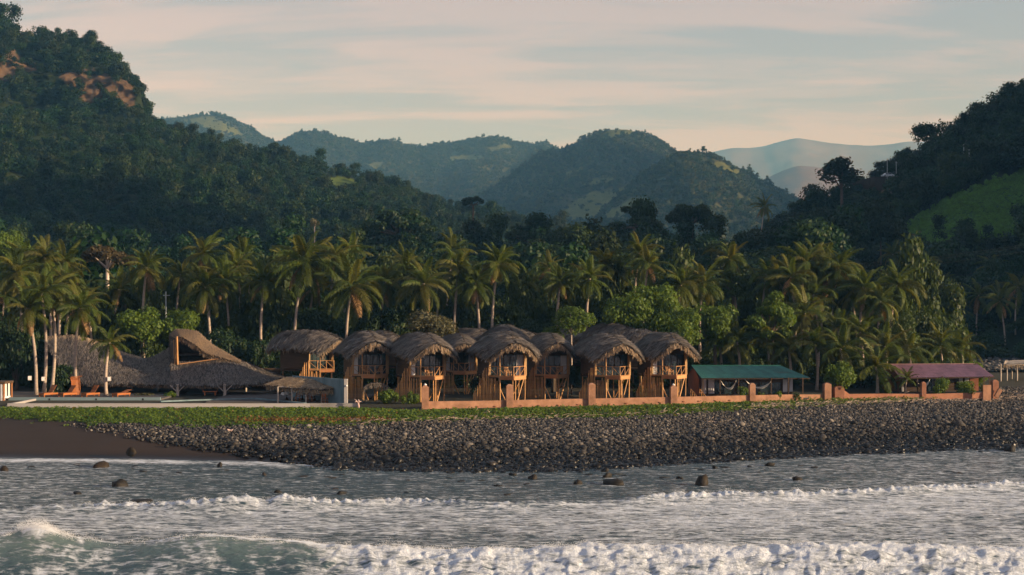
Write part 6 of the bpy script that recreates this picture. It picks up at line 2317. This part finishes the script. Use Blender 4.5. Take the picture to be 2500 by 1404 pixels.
def hammock(a, low, b, label):
    """a, low, b: (px, py, d)."""
    pa, pl, pb = P(*a), P(*low), P(*b)
    root = empty('hammock', pl)
    tag(root, label, 'hammock', 'white hammocks on the verandas')
    n, m = 16, 6
    vs, fs = [], []
    for i in range(n + 1):
        t = 0.10 + 0.80 * i / n
        c = pa * (1 - t) ** 2 + (pl * 2 - (pa + pb) * 0.5) * 2 * t * (1 - t) + pb * t ** 2
        w = 0.46 * math.sin(math.pi * i / n) ** 0.6 + 0.03
        for j in range(m + 1):
            s = -1 + 2 * j / m
            vs.append(c + Vector((0, s * w, 0.30 * w * s * s + 0.05 * s)) - pl)
    for i in range(n):
        for j in range(m):
            k = i * (m + 1) + j
            fs.append((k, k + 1, k + m + 2, k + m + 1))
    MB().add(vs, fs, True).build('sling', MATS['hammock_cloth'], root)
    for q, t in ((pa, 0.10), (pb, 0.90)):
        c = pa * (1 - t) ** 2 + (pl * 2 - (pa + pb) * 0.5) * 2 * t * (1 - t) + pb * t ** 2
        MB().tube([q - pl, (q + c) / 2 - pl, c - pl], 0.03, 5).build('rope', MATS['hammock_cloth'], root)


hammock((1760, 929, 150.0), (1781, 952, 149.9), (1798, 927, 150.0), 'white hammock hanging deep in a V under the green roof, left one')
hammock((1818, 925, 150.2), (1852, 950, 149.9), (1884, 929, 150.0), 'white hammock hanging wide under the green roof, right one')
hammock((2236, 929, 157.8), (2256, 945, 157.7), (2270, 926, 157.8), 'white hammock half hidden by the pillar under the purple roof')


def stair_rail(px, d, label):
    root = empty('stair_handrail', gpt(px, d))
    tag(root, label, 'handrail', 'wooden stair handrails')
    rodp('top_rail', 'bamboo', root, (-0.2, 0, 1.15), (0.25, -0.9, 0.55), 0.035)
    for t in (0, 0.35, 0.7, 1.0):
        x, y, z = -0.2 + 0.45 * t, -0.9 * t, 1.15 - 0.6 * t
        rodp('baluster', 'bamboo', root, (x, y, -0.1), (x, y, z), 0.03)


stair_rail(1691, 148.5, 'slanting bamboo handrail left of two beside the green-roofed house')
stair_rail(1713, 148.5, 'slanting bamboo handrail right of two beside the green-roofed house')


def ramada():
    d = 186
    root = empty('beach_shelter', (XW(2490, d), d, 2.8))
    tag(root, 'open shelter with bleached flat roof and raised platform at the photo edge', 'shelter')
    o = root.location
    mb = MB()
    c = [P(2450, 889, d - 2.5), P(2600, 886, d - 2.5), P(2600, 877, d + 2.5), P(2455, 880, d + 2.5)]
    g = resample(np.array([[c[3], c[2]], [c[0], c[1]]]), 6, 20) - np.array(o)
    g[..., 2] += 0.15 * fbm(g[..., 0] * 1.2, g[..., 1] * 1.5, 2)
    obj('roof', shell_mesh('roof', [g], 0.14, 'pale_post'), root)
    v, f = fringe_on([(g[-1], (0, -1, 0)), (g[:, 0], (-1, 0, 0))], 35, 0.35, 0.06, 95)
    obj('thatch_fringe', mesh_np('thatch_fringe', v, f, MATS['thatch_pale']), root)
    for px, dd in ((2443, d - 3.2), (2458, d - 2), (2483, d - 2), (2540, d - 2), (2470, d + 2), (2560, d + 2)):
        rodp('post', 'pale_post', root, Vector((XW(px, dd), dd, 2.6)) - o, P(px, 888, dd) - o, 0.10)
    q = P(2500, 936, d - 1)
    boxp('platform', 'pale_post', root, Vector((XW(2510, d), d, q.z)) - o, (5.6, 3.6, 0.14))
    for i in range(9):
        rodp('platform_leg', 'dark_timber', root, Vector((XW(2462 + i * 13, d - 1.6), d - 1.6, 2.5)) - o, Vector((XW(2462 + i * 13, d - 1.6), d - 1.6, q.z)) - o, 0.10)


ramada()


# ---------------------------------------------------------------- poles, wires, car on the hillside
def hill_z(px, py):
    """Depth at which the sight line through (px, py) meets the near hillside."""
    V, ga, ra, T, PX, YP = RIGHT
    j = int(np.abs(PX[0] - px).argmin())
    col, yy = V[:, j], YP[:, j]
    k = int(np.abs(np.where(T[:, j] <= 1, yy, 1e6) - py).argmin())
    return float(col[k, 1])


def power_pole(px, y0, y1, label, r=0.11, d=None, arm=True):
    d = d or hill_z(px, y1) - 6
    a, b = P(px, y1 + 45, d), P(px, y0, d)
    root = empty('power_pole', a)
    tag(root, label, 'power pole', 'grey poles on the hillside')
    MB().tube([(0, 0, 0), (0, 0, (b.z - a.z) / 2), (0, 0, b.z - a.z)], [r * 1.2, r, r * 0.8], 8).build('shaft', MATS['pole_grey'], root)
    if arm:
        boxp('crossarm', 'pole_grey', root, (0.1, 0, b.z - a.z - 0.5), (0.9, 0.1, 0.1))


power_pole(2166, 386, 430, 'tall grey pole standing beside the parked car', d=hill_z(2167, 437) - 19)
power_pole(2188, 394, 430, 'grey-green pole just right of the parked car', d=hill_z(2167, 437) - 18)
power_pole(2353, 352, 390, 'left of two grey poles high on the hillside', d=hill_z(2360, 392) - 22)
power_pole(2366, 362, 396, 'right of two grey poles high on the hillside', d=hill_z(2360, 392) - 22)
power_pole(405, 712, 760, 'grey street pole between palms behind the bright bushes', d=188)
wires = [((1990, 652), (2560, 588)), ((1990, 658), (2560, 594)), ((2020, 668), (2560, 604))]
for i, ((xa, ya), (xb, yb)) in enumerate(wires):
    pts = []
    for k in range(15):
        t = k / 14
        pts.append(P(xa + (xb - xa) * t, ya + (yb - ya) * t + 8 * math.sin(math.pi * t), 215 + 10 * t))
    w = MB().tube(pts, 0.008, 4).build('power_line', MATS['wire'])
    tag(w, ['uppermost of three thin power lines crossing the dark slope', 'middle one of three thin power lines crossing the dark slope', 'lowest of three thin power lines crossing the dark slope'][i], 'cable', 'power lines over the slope')


def car():
    d = hill_z(2167, 437) - 16
    p = P(2167, 433, d)
    root = empty('parked_car', p, R(10))
    tag(root, 'pale blue-white car parked on the hillside terrace between poles', 'car')
    prof = [(-2.0, 0.35), (-2.05, 0.75), (-1.5, 0.90), (-0.85, 1.42), (0.75, 1.45), (1.55, 0.98), (2.05, 0.85), (2.1, 0.38)]
    n = len(prof)
    mb = MB().add([(x, y, z) for y in (-0.85, 0.85) for x, z in prof], [tuple(range(n)), tuple(range(2 * n - 1, n - 1, -1))] + [(i, i + n, (i + 1) % n + n, (i + 1) % n) for i in range(n)])
    mb.build('body', MATS['car_paint'], root)
    MB().add([(x, -0.86, z) for x, z in ((-0.8, 1.36), (-1.3, 0.95), (-0.05, 0.95), (-0.05, 1.38))], [(0, 1, 2, 3)]).build('window', MATS['window_glass'], root)
    MB().add([(x, -0.86, z) for x, z in ((0.05, 1.38), (0.05, 0.95), (1.35, 1.0), (0.72, 1.38))], [(0, 1, 2, 3)]).build('window', MATS['window_glass'], root)
    for x in (-1.3, 1.35):
        for y in (-0.8, 0.8):
            wh = MB().tube([(0, -0.1, 0), (0, 0.1, 0)], 0.33, 14).build('wheel', MATS['rubber'], root, loc=(x, y, 0.33))
            MB().tube([(0, -0.03, 0), (0, 0.03, 0)], 0.2, 10).build('rim', MATS['pole_grey'], wh, loc=(0, -0.09 if y < 0 else 0.09, 0))
    for y in (-0.6, 0.6):
        boxp('headlight', 'white_cloth', root, (-2.04, y, 0.66), (0.06, 0.3, 0.14))
    # the levelled ledge it stands on
    q = tag(MB().prism([(p.x - 5, p.y - 2), (p.x + 1, p.y - 3.2), (p.x + 6, p.y - 1.5), (p.x + 9, p.y + 20), (p.x - 8, p.y + 20)], p.z - 14, p.z - 0.01).build('terrace', MATS['soil']), 'levelled earth ledge under the parked car', None, None, 'structure')


car()

# ---------------------------------------------------------------- cobbles
def stone_mesh(name, seed, mat, rough=0.16, flat=0.72, sub=2):
    import bmesh
    bm = bmesh.new()
    bmesh.ops.create_icosphere(bm, subdivisions=sub, radius=1.0)
    rs = np.random.RandomState(seed)
    v = np.array([q.co[:] for q in bm.verts])
    ax = rs.normal(size=(7, 3))
    ax /= np.linalg.norm(ax, axis=1, keepdims=True)
    r = np.ones(len(v))
    for a in ax:
        c = 0.72 + 0.2 * rs.rand()
        dt = v @ a
        r = np.minimum(r, np.where(dt > c, c / np.maximum(dt, 1e-6), 9) + 0.0)
    r = r * (1 + rough * 0.5 * np.sin(v @ rs.normal(size=3) * 2.2 + 1) + rough * 0.4 * np.sin(v @ rs.normal(size=3) * 3.3))
    v = v * r[:, None] * np.array([1.15, 0.9, flat])
    for q, c in zip(bm.verts, v):
        q.co = c
    m = bpy.data.meshes.new(name)
    bm.to_mesh(m)
    bm.free()
    m.polygons.foreach_set('use_smooth', np.ones(len(m.polygons), bool))
    m.materials.append(MATS[mat])
    return m


COBS = [stone_mesh('cobble', 40 + i, 'cobble') for i in range(7)]
COBC = proto_collection('cobbles', [proto('cobble_stone', m) for m in COBS])


def build_cobbles():
    rs = np.random.RandomState(31)
    n = 420000
    px = rs.uniform(-60, 2900, n)
    d = rs.uniform(104, 172, n)
    x = (px - 1250) / F * d
    s, v, w = d_shore(x), d_veg(x), d_wall(x)
    t = (d - s) / (v - s)
    # the stones thin out over the sand on the left
    z = gz(x, d)
    py = YH - (z - CAMZ) * F / d
    lim = np.interp(py, [1040, 1060, 1085, 1105, 1125, 1145], [210, 330, 430, 560, 720, 800])
    e = px - lim + 70 * fbm(px / 60, py / 14, 3)
    dens = sstep(-90, 60, e) * np.where(e < 30, 0.55, 1)
    top = np.where(px > 2240, 1.20, np.where(px > 1900, 1.0, 0.95))
    ok = (t > -0.12 - 0.05 * rs.rand(n)) & (t < top + 0.03 * rs.rand(n))
    # fewer points where stones are bigger: lower on the beach
    base = np.interp(t, [-0.15, 0.1, 0.45, 0.75, 1.2], [0.34, 0.30, 0.235, 0.17, 0.15])
    size = base * np.exp(rs.normal(0, 0.42, n)) * 0.40
    p_keep = np.clip(dens * (0.165 / base) ** 1.3 * 1.15, 0, 1) * (px > 150)
    ok &= rs.rand(n) < p_keep
    x, d, z, size, px, t = x[ok], d[ok], z[ok], size[ok], px[ok], t[ok]
    n = len(x)
    rot = np.stack([rs.normal(0, 0.35, n), rs.normal(0, 0.35, n), rs.rand(n) * 6.28], 1)
    pile = 0.18 * rs.rand(n) * sstep(0.0, 0.25, t) * (px > 900) + 0.05
    pos = np.stack([x, d, z + size * 0.20 + pile * 0.6], 1)
    seen = (px > 5) & (px < 2495) & (t > 0.0)
    app = size / d * seen
    big = np.argsort(-app)[:300]
    rest = np.ones(n, bool)
    rest[big] = False
    scatter('cobbles', pos[rest], rot[rest], np.repeat(size[rest, None], 3, 1) * rs.uniform(0.8, 1.2, (rest.sum(), 3)), rs.randint(0, 7, rest.sum()), COBC, 'rounded grey and brown cobbles covering the beach')
    for i in big:
        low = t[i] < 0.30
        o = obj('beach_cobble', COBS[rs.randint(0, 7)], None, tuple(pos[i]), tuple(rot[i]), float(size[i]))
        tag(o, 'large dark wet cobble low on the stony beach' if low else ('large rounded cobble on the middle of the stony beach' if t[i] < 0.62 else 'large pale cobble high on the stony beach'), 'stone',
            'large wet cobbles' if low else ('large cobbles of the middle beach' if t[i] < 0.62 else 'large cobbles of the upper beach'))


build_cobbles()

BW = [stone_mesh('boulder', 70 + i, 'boulder_wet', 0.42, 0.60) for i in range(4)]
BOULDERS = [  # px, waterline row, width, height, label
    (295, 1187, 44, 18, 'largest brown boulder in the water below the sand'), (190, 1206, 24, 9, 'orange-brown rock left of the largest lagoon boulder'), (10, 1149, 22, 12, 'brown rock at the left photo edge in the shallows'),
    (247, 1140, 38, 16, 'dark rock in the wash just off the sand'), (537, 1139, 15, 12, 'small black rock where sand and stones meet the wash'), (345, 1224, 48, 6, 'flat dark rock awash before the second wave'),
    (545, 1236, 26, 9, 'dark rock in front of the second wave'), (1300, 1169, 21, 13, 'small orange-topped rock off the stones'), (1410, 1182, 27, 12, 'dark rock left of the long double rock'),
    (1496, 1182, 52, 17, 'long dark double-humped rock in the lagoon'), (1482, 1164, 24, 11, 'dark rock just behind the long double rock'), (1476, 1150, 28, 11, 'dark flat rock near the stones, farthest of three in line'),
    (1715, 1183, 38, 26, 'tall pointed brown boulder standing in the lagoon'), (2465, 1101, 36, 19, 'round boulder at the water edge near the right photo border'), (320, 1105, 26, 14, 'dark boulder alone on the wet sand'),
    (835, 1206, 25, 10, 'dark rock close to the second wave, centre left'), (1945, 1171, 28, 9, 'weed-covered low rock in the right part of the lagoon'), (1880, 1136, 24, 10, 'dark low rock near the stones on the right'), (1745, 1143, 18, 7, 'low dark rock right of the pointed boulder, nearer the stones'),
    (1660, 1170, 16, 9, 'small peaked rock left of the pointed boulder'), (1120, 1146, 15, 8, 'small round rock off the middle of the stones'), (1252, 1160, 22, 8, 'small rock left of the orange-topped rock'), (680, 1203, 18, 8, 'brown rock in the centre-left lagoon'),
    (645, 1159, 15, 7, 'small brown rock off the foot of the stones')]
for i, (px, y, w, h, lab) in enumerate(BOULDERS):
    z = 0.0 if px != 320 else 0.55
    d = ground_d(y, z)
    wx = w / F * d / 2
    hz_ = h / F * d
    o = obj('boulder', BW[i % 4], None, (XW(px, d), d, z + hz_ * 0.02), (0, 0, i * 1.3), (wx / 1.12, wx / 1.2, hz_ / 0.66 * 0.95))
    if px == 1715:
        o.rotation_euler = (0.2, 0.25, 0.6)
    tag(o, lab, 'rock', 'boulders in the shallows')
brs = random.Random(8)
for i in range(70):
    px = brs.choice([brs.uniform(20, 1000), brs.uniform(700, 2480), brs.uniform(1000, 1900)])
    dd = brs.uniform(0.8, 1) if i % 3 else brs.uniform(0.62, 0.9)
    x0 = XW(px, 110)
    sd = float(d_shore(x0))
    d = sd - brs.uniform(1.5, 3) - (1 - dd) * 45
    if d < 93:
        continue
    s = brs.uniform(0.12, 0.34)
    o = obj('small_rock', BW[i % 4], None, (XW(px, d), d, -0.06), (0, 0, brs.random() * 6), (s * 1.2, s * 0.9, s * 0.6))
    tag(o, 'small dark rock just breaking the lagoon surface', 'rock', 'small rocks awash in the lagoon')


# ---------------------------------------------------------------- beach vine
def build_vine():
    rs = np.random.RandomState(41)
    n = 300000
    px = rs.uniform(-120, 2600, n)
    d = rs.uniform(122, 160, n)
    x = (px - 1250) / F * d
    v, w = d_veg(x), d_wall(x)
    v = v - 1.1 * (px > 1500)
    q = (d - v) / np.maximum(w - v, 0.5)
    edge = 0.22 * fbm(x / 1.8, d / 1.5, 3) + 0.10
    ok = (q > edge - 0.16) & (d < w - 0.05) & (px < 2290 + 20 * rs.randn(n))
    ok &= rs.rand(n) < (0.35 + 0.75 * sstep(-0.55, 0.1, fbm(x / 1.3 + 9, d / 0.9, 3)))
    x, d, px, q = x[ok], d[ok], px[ok], q[ok]
    if len(x) > 90000:
        k = rs.choice(len(x), 90000, replace=False)
        x, d, px, q = x[k], d[k], px[k], q[k]
    n = len(x)
    hgt = 0.10 + 0.62 * sstep(-0.35, 0.6, fbm(x / 1.0, d / 0.7, 3)) ** 1.3 * np.clip(q * 3 + 0.4, 0.2, 1)
    hgt = hgt * (1 - 0.75 * sstep(0.55, 0.95, q))
    z = gz(x, d) + hgt * rs.rand(n) ** 0.5
    nr = np.stack([rs.normal(0.25, 0.7, n), rs.normal(-0.5, 0.6, n), np.ones(n)], 1)
    nr /= np.linalg.norm(nr, axis=1, keepdims=True)
    vv, f = leaf_quads(np.stack([x, d, z], 1), nr, rs.uniform(0.055, 0.135, n), rs, 0.75)
    py = YH - (z - CAMZ) * F / d
    # withered leaves: a brown streak along the middle and loose patches
    dry = (np.exp(-((py - (1024 - (px - 600) * 0.004)) / 5.5) ** 2) * sstep(540, 620, px) * (1 - sstep(880, 1000, px)) * 0.8 + 0.015 + 0.14 * sstep(0.3, 0.65, fbm(x / 2.5 + 4, d / 1.2, 3))) > rs.rand(n)
    for nm, mk, mat, lab in (('beach_vine', ~dry, 'leaf_vine', 'low green creeping vine between the stones and the walls'), ('withered_vine', dry, 'leaf_vine_dry', 'withered orange and red vine leaves among the green')):
        fi = f[mk]
        vi = vv.reshape(-1, 4, 3)[mk].reshape(-1, 3)
        tag(obj(nm, mesh_np(nm, vi, np.arange(len(vi)).reshape(-1, 4), MATS[mat])), lab, None, None, 'stuff')


build_vine()


# ---------------------------------------------------------------- driftwood
def log(px, py, d_z, length, r, rz, label, bends=0.12, stubs=2, mat='driftwood', tilt=0.05, group='driftwood along the beach crest'):
    d = (CAMZ - d_z) * F / (py - YH)
    rr = random.Random(int(px * 7 + py))
    root = empty('driftwood_log', (XW(px, d), d, float(gz(XW(px, d), d)) + r * 0.5), R(rz))
    tag(root, label, 'driftwood', group)
    n = 7
    pts = [(length * (i / (n - 1) - 0.5), rr.uniform(-bends, bends), rr.uniform(-bends, bends) * 0.5 + tilt * length * (i / (n - 1) - 0.5)) for i in range(n)]
    MB().tube(pts, [r * (1.15 - 0.09 * i) * rr.uniform(0.85, 1.15) for i in range(n)], 7).build('stem', MATS[mat], root)
    for k in range(stubs):
        i = rr.randint(1, n - 2)
        p = Vector(pts[i])
        MB().tube([p, p + Vector((rr.uniform(-.2, .3), rr.uniform(-.25, .1), rr.uniform(.15, .3))), p + Vector((rr.uniform(-.2, .5), rr.uniform(-.4, .1), rr.uniform(.3, .55)))], [r * 0.5, r * 0.35, r * 0.12], 5).build('branch', MATS[mat], root)
    return root


log(1178, 1015, 2.1, 1.7, 0.13, 4, 'pale twisted driftwood trunk in the vine below the central huts', stubs=3)
log(1348, 1020, 2.1, 1.0, 0.07, -6, 'short pale driftwood stick right of the twisted trunk', stubs=1)
log(1594, 1010, 2.1, 2.4, 0.13, -10, 'long grey driftwood log lying at the vine edge', stubs=1, mat='bark_pale')
log(1640, 1012, 2.1, 1.5, 0.09, 6, 'thin grey driftwood limb touching the long grey log', stubs=1, mat='bark_pale')
log(1742, 1024, 1.9, 1.3, 0.14, 3, 'bright bleached driftwood chunk on the stones below the green roof', stubs=1)
log(562, 1056, 1.6, 0.55, 0.14, 10, 'short pinkish driftwood block on the stones at left', stubs=0, mat='pink_driftwood')
log(535, 1031, 2.1, 0.5, 0.08, 40, 'small pale driftwood stub at the vine edge, above the pink block', stubs=0)
log(437, 1037, 2.0, 1.5, 0.035, 2, 'thin straight stick lying along the vine edge', stubs=0)
log(228, 1033, 2.0, 0.75, 0.03, 35, 'thin slanting stick where sand meets the vine', stubs=0)
log(323, 1021, 2.1, 0.6, 0.03, -6, 'short white stick inside the green vine', stubs=0)
log(2222, 975, 2.1, 1.9, 0.16, 2, 'thick bleached log in the vine below the purple-roofed house', stubs=1)
log(1105, 1012, 2.1, 0.8, 0.03, 30, 'thin curved stick in the vine left of the twisted trunk', stubs=0)
for i, (px, py, ln, rz) in enumerate([(2440, 984, 1.5, -25), (2470, 978, 1.7, 15), (2395, 992, 1.2, 5), (2480, 992, 1.4, -10), (2050, 1003, 1.4, 6), (1985, 1006, 1.6, -4), (2110, 999, 1.5, 8), (2190, 996, 1.2, -8), (2330, 985, 1.3, 4), (1930, 1010, 1.3, 10), (2265, 988, 1.4, -5)]):
    log(px, py, 2.0, ln, 0.05, rz, 'bare driftwood branch in the tangled drift line at right', stubs=2, group='branches of the drift line')


def drift_litter():
    rs = np.random.RandomState(55)
    mb = MB()
    n = 1500
    for i in range(n):
        px = rs.uniform(1830, 2560) if i < 1150 else rs.uniform(850, 1900)
        x0 = XW(px, 148)
        d = float(d_veg(x0)) + rs.normal(0.3, 0.9 + (px > 2250) * 1.2)
        x = XW(px, d)
        z = float(gz(x, d)) + 0.14 + 0.14 * rs.rand()
        a = rs.normal(0.1, 0.5)
        ln = rs.uniform(0.15, 0.6)
        p = Vector((x, d, z))
        q = p + Vector((math.cos(a) * ln, math.sin(a) * ln, rs.uniform(-0.05, 0.14)))
        mb.tube([p, (p + q) / 2 + Vector((0, 0, rs.uniform(-.03, .06))), q], [0.016, 0.02, 0.008], 4, caps=False)
    tag(mb.build('drift_litter', MATS['driftwood']), 'tangle of twigs and driftwood litter along the beach crest', None, None, 'stuff')


drift_litter()


def sculpture():
    d = 139.0
    root = empty('driftwood_stump', (XW(876, d), d, 2.2), 0, 1.0)
    tag(root, 'pinkish branching driftwood stump standing at the pool wall end', 'driftwood')
    MB().tube([(0, -0.4, 0), (0.03, -0.4, 0.4), (-0.02, -0.4, 0.75)], [0.12, 0.10, 0.09], 7).build('stem', MATS['pink_driftwood'], root)
    for q in ([(-0.02, -0.4, 0.7), (-0.2, -0.4, 0.95), (-0.42, -0.4, 1.12)], [(-0.02, -0.4, 0.7), (0.12, -0.4, 0.85), (0.30, -0.38, 0.86)], [(0.0, -0.4, 0.72), (0.06, -0.4, 0.95), (0.0, -0.4, 1.1)], [(-0.15, -0.4, 0.9), (-0.32, -0.42, 0.8), (-0.35, -0.4, 0.7)]):
        MB().tube(q, [0.075, 0.05, 0.02], 6).build('branch', MATS['pink_driftwood'], root)


sculpture()

# ---------------------------------------------------------------- garden plants in front of the houses
GP = 'garden plants in front of the huts'
tree('garden_shrub', 948, 958, 998, 62, 143, 'mound', 'leaf_bright', 'green shrub bed left of the first pink pillar, left half', GP, n=1500, leaf=0.07, trunk=0.04, cat='shrub')
tree('garden_shrub', 1000, 962, 1000, 52, 142, 'mound', 'leaf_bright', 'green shrub bed left of the first pink pillar, right half', GP, n=1500, leaf=0.07, trunk=0.04, cat='shrub', v=1)
tree('garden_shrub', 1160, 925, 990, 46, 148, 'round', 'leaf_dark', 'dark shrub under the shaded set-back hut', GP, n=1500, leaf=0.06, trunk=0.05, cat='shrub')
tree('garden_shrub', 1395, 905, 990, 60, 154, 'round', 'leaf_dark', 'dark shrub between the middle hut and the third pillar hut', GP, n=1500, leaf=0.06, trunk=0.05, cat='shrub', v=1)
tree('garden_shrub', 1562, 945, 990, 40, 149, 'mound', 'leaf_mid', 'low plant between the last two huts', GP, n=900, leaf=0.09, trunk=0.03, cat='shrub')
tree('garden_shrub', 1812, 940, 978, 34, 148.4, 'round', 'leaf_bright', 'leafy bush before the veranda between the two hammocks', GP, n=900, leaf=0.08, trunk=0.03, cat='shrub')
tree('garden_shrub', 1858, 952, 978, 26, 148.4, 'mound', 'leaf_bright', 'small fern-like plant under the wide hammock', GP, n=600, leaf=0.11, trunk=0.02, cat='shrub', v=1)
tree('garden_shrub', 1900, 950, 978, 28, 148.6, 'mound', 'leaf_bright', 'small round bush before the veranda, right of the wide hammock', GP, n=700, leaf=0.10, trunk=0.02, cat='shrub')
tree('garden_shrub', 1945, 950, 978, 26, 149, 'mound', 'leaf_mid', 'small plant before the dark end of the green-roofed house', GP, n=600, leaf=0.1, trunk=0.02, cat='shrub', v=1)
tree('garden_shrub', 2292, 918, 972, 52, 156.4, 'round', 'leaf_bright', 'tall feathery bush before the purple-roofed house, left one', GP, n=1500, leaf=0.07, trunk=0.04, cat='shrub')
tree('garden_shrub', 2350, 926, 972, 62, 156.6, 'round', 'leaf_bright', 'tall feathery bush before the purple-roofed house, right one', GP, n=1700, leaf=0.07, trunk=0.04, cat='shrub', v=1)
tree('garden_shrub', 2405, 932, 966, 34, 160, 'mound', 'leaf_bright', 'bright low bush by the end of the purple-roofed house', GP, n=900, leaf=0.09, trunk=0.02, cat='shrub')
tree('garden_shrub', 415, 963, 982, 36, 151.5, 'mound', 'leaf_bright', 'round green shrub at the pool edge before the restaurant', GP, n=900, leaf=0.09, trunk=0.02, cat='shrub')
tree('garden_shrub', 352, 964, 978, 52, 152.5, 'mound', 'leaf_grey', 'grey-green low bed right of the flat sun lounger', GP, n=900, leaf=0.09, trunk=0.02, cat='shrub', v=1)


def river_bar():
    rs = np.random.RandomState(66)
    xs = np.linspace(XW(2360, 240), 190, 40)
    ds = np.linspace(205, 296, 30)
    Xg, Dg = np.meshgrid(xs, ds)
    left = 66 + (Dg - 205) * 0.13
    Xg = left + (Xg - xs[0]) / (xs[-1] - xs[0]) * (190 - left)
    Z = gz(Xg, Dg) + 0.35 + 1.2 * sstep(245, 285, Dg) * (1 - sstep(288, 300, Dg)) + 0.5 * fbm(Xg / 12, Dg / 9, 3)
    i = np.arange(29)[:, None] * 40 + np.arange(39)[None]
    f = np.stack([i, i + 1, i + 41, i + 40], -1).reshape(-1, 4)
    tag(obj('river_bar', mesh_np('river_bar', np.stack([Xg, Dg, Z], -1).reshape(-1, 3), f, MATS['river_gravel'], smooth=True)), 'dark stony river bar behind the beach shelter', None, None, 'structure')
    n = 9000
    a, b = rs.rand(n), rs.rand(n)
    u, w = a * 38.99, b * 28.99
    iu, iw = u.astype(int), w.astype(int)
    Pq = np.stack([Xg, Dg, Z], -1)[iw, iu] + np.stack([rs.uniform(0, 2.5, n), rs.uniform(0, 3, n), np.zeros(n)], 1)
    k = (Pq[:, 0] * F / Pq[:, 1] + 1250) < 2750
    Pq = Pq[k]
    n = len(Pq)
    s = rs.uniform(0.15, 0.45, n)
    scatter('river_stones', Pq, np.stack([rs.normal(0, .3, n), rs.normal(0, .3, n), rs.rand(n) * 6.28], 1), np.repeat(s[:, None], 3, 1), rs.randint(0, 7, n), COBC, 'grey stones covering the river bar')


river_bar()
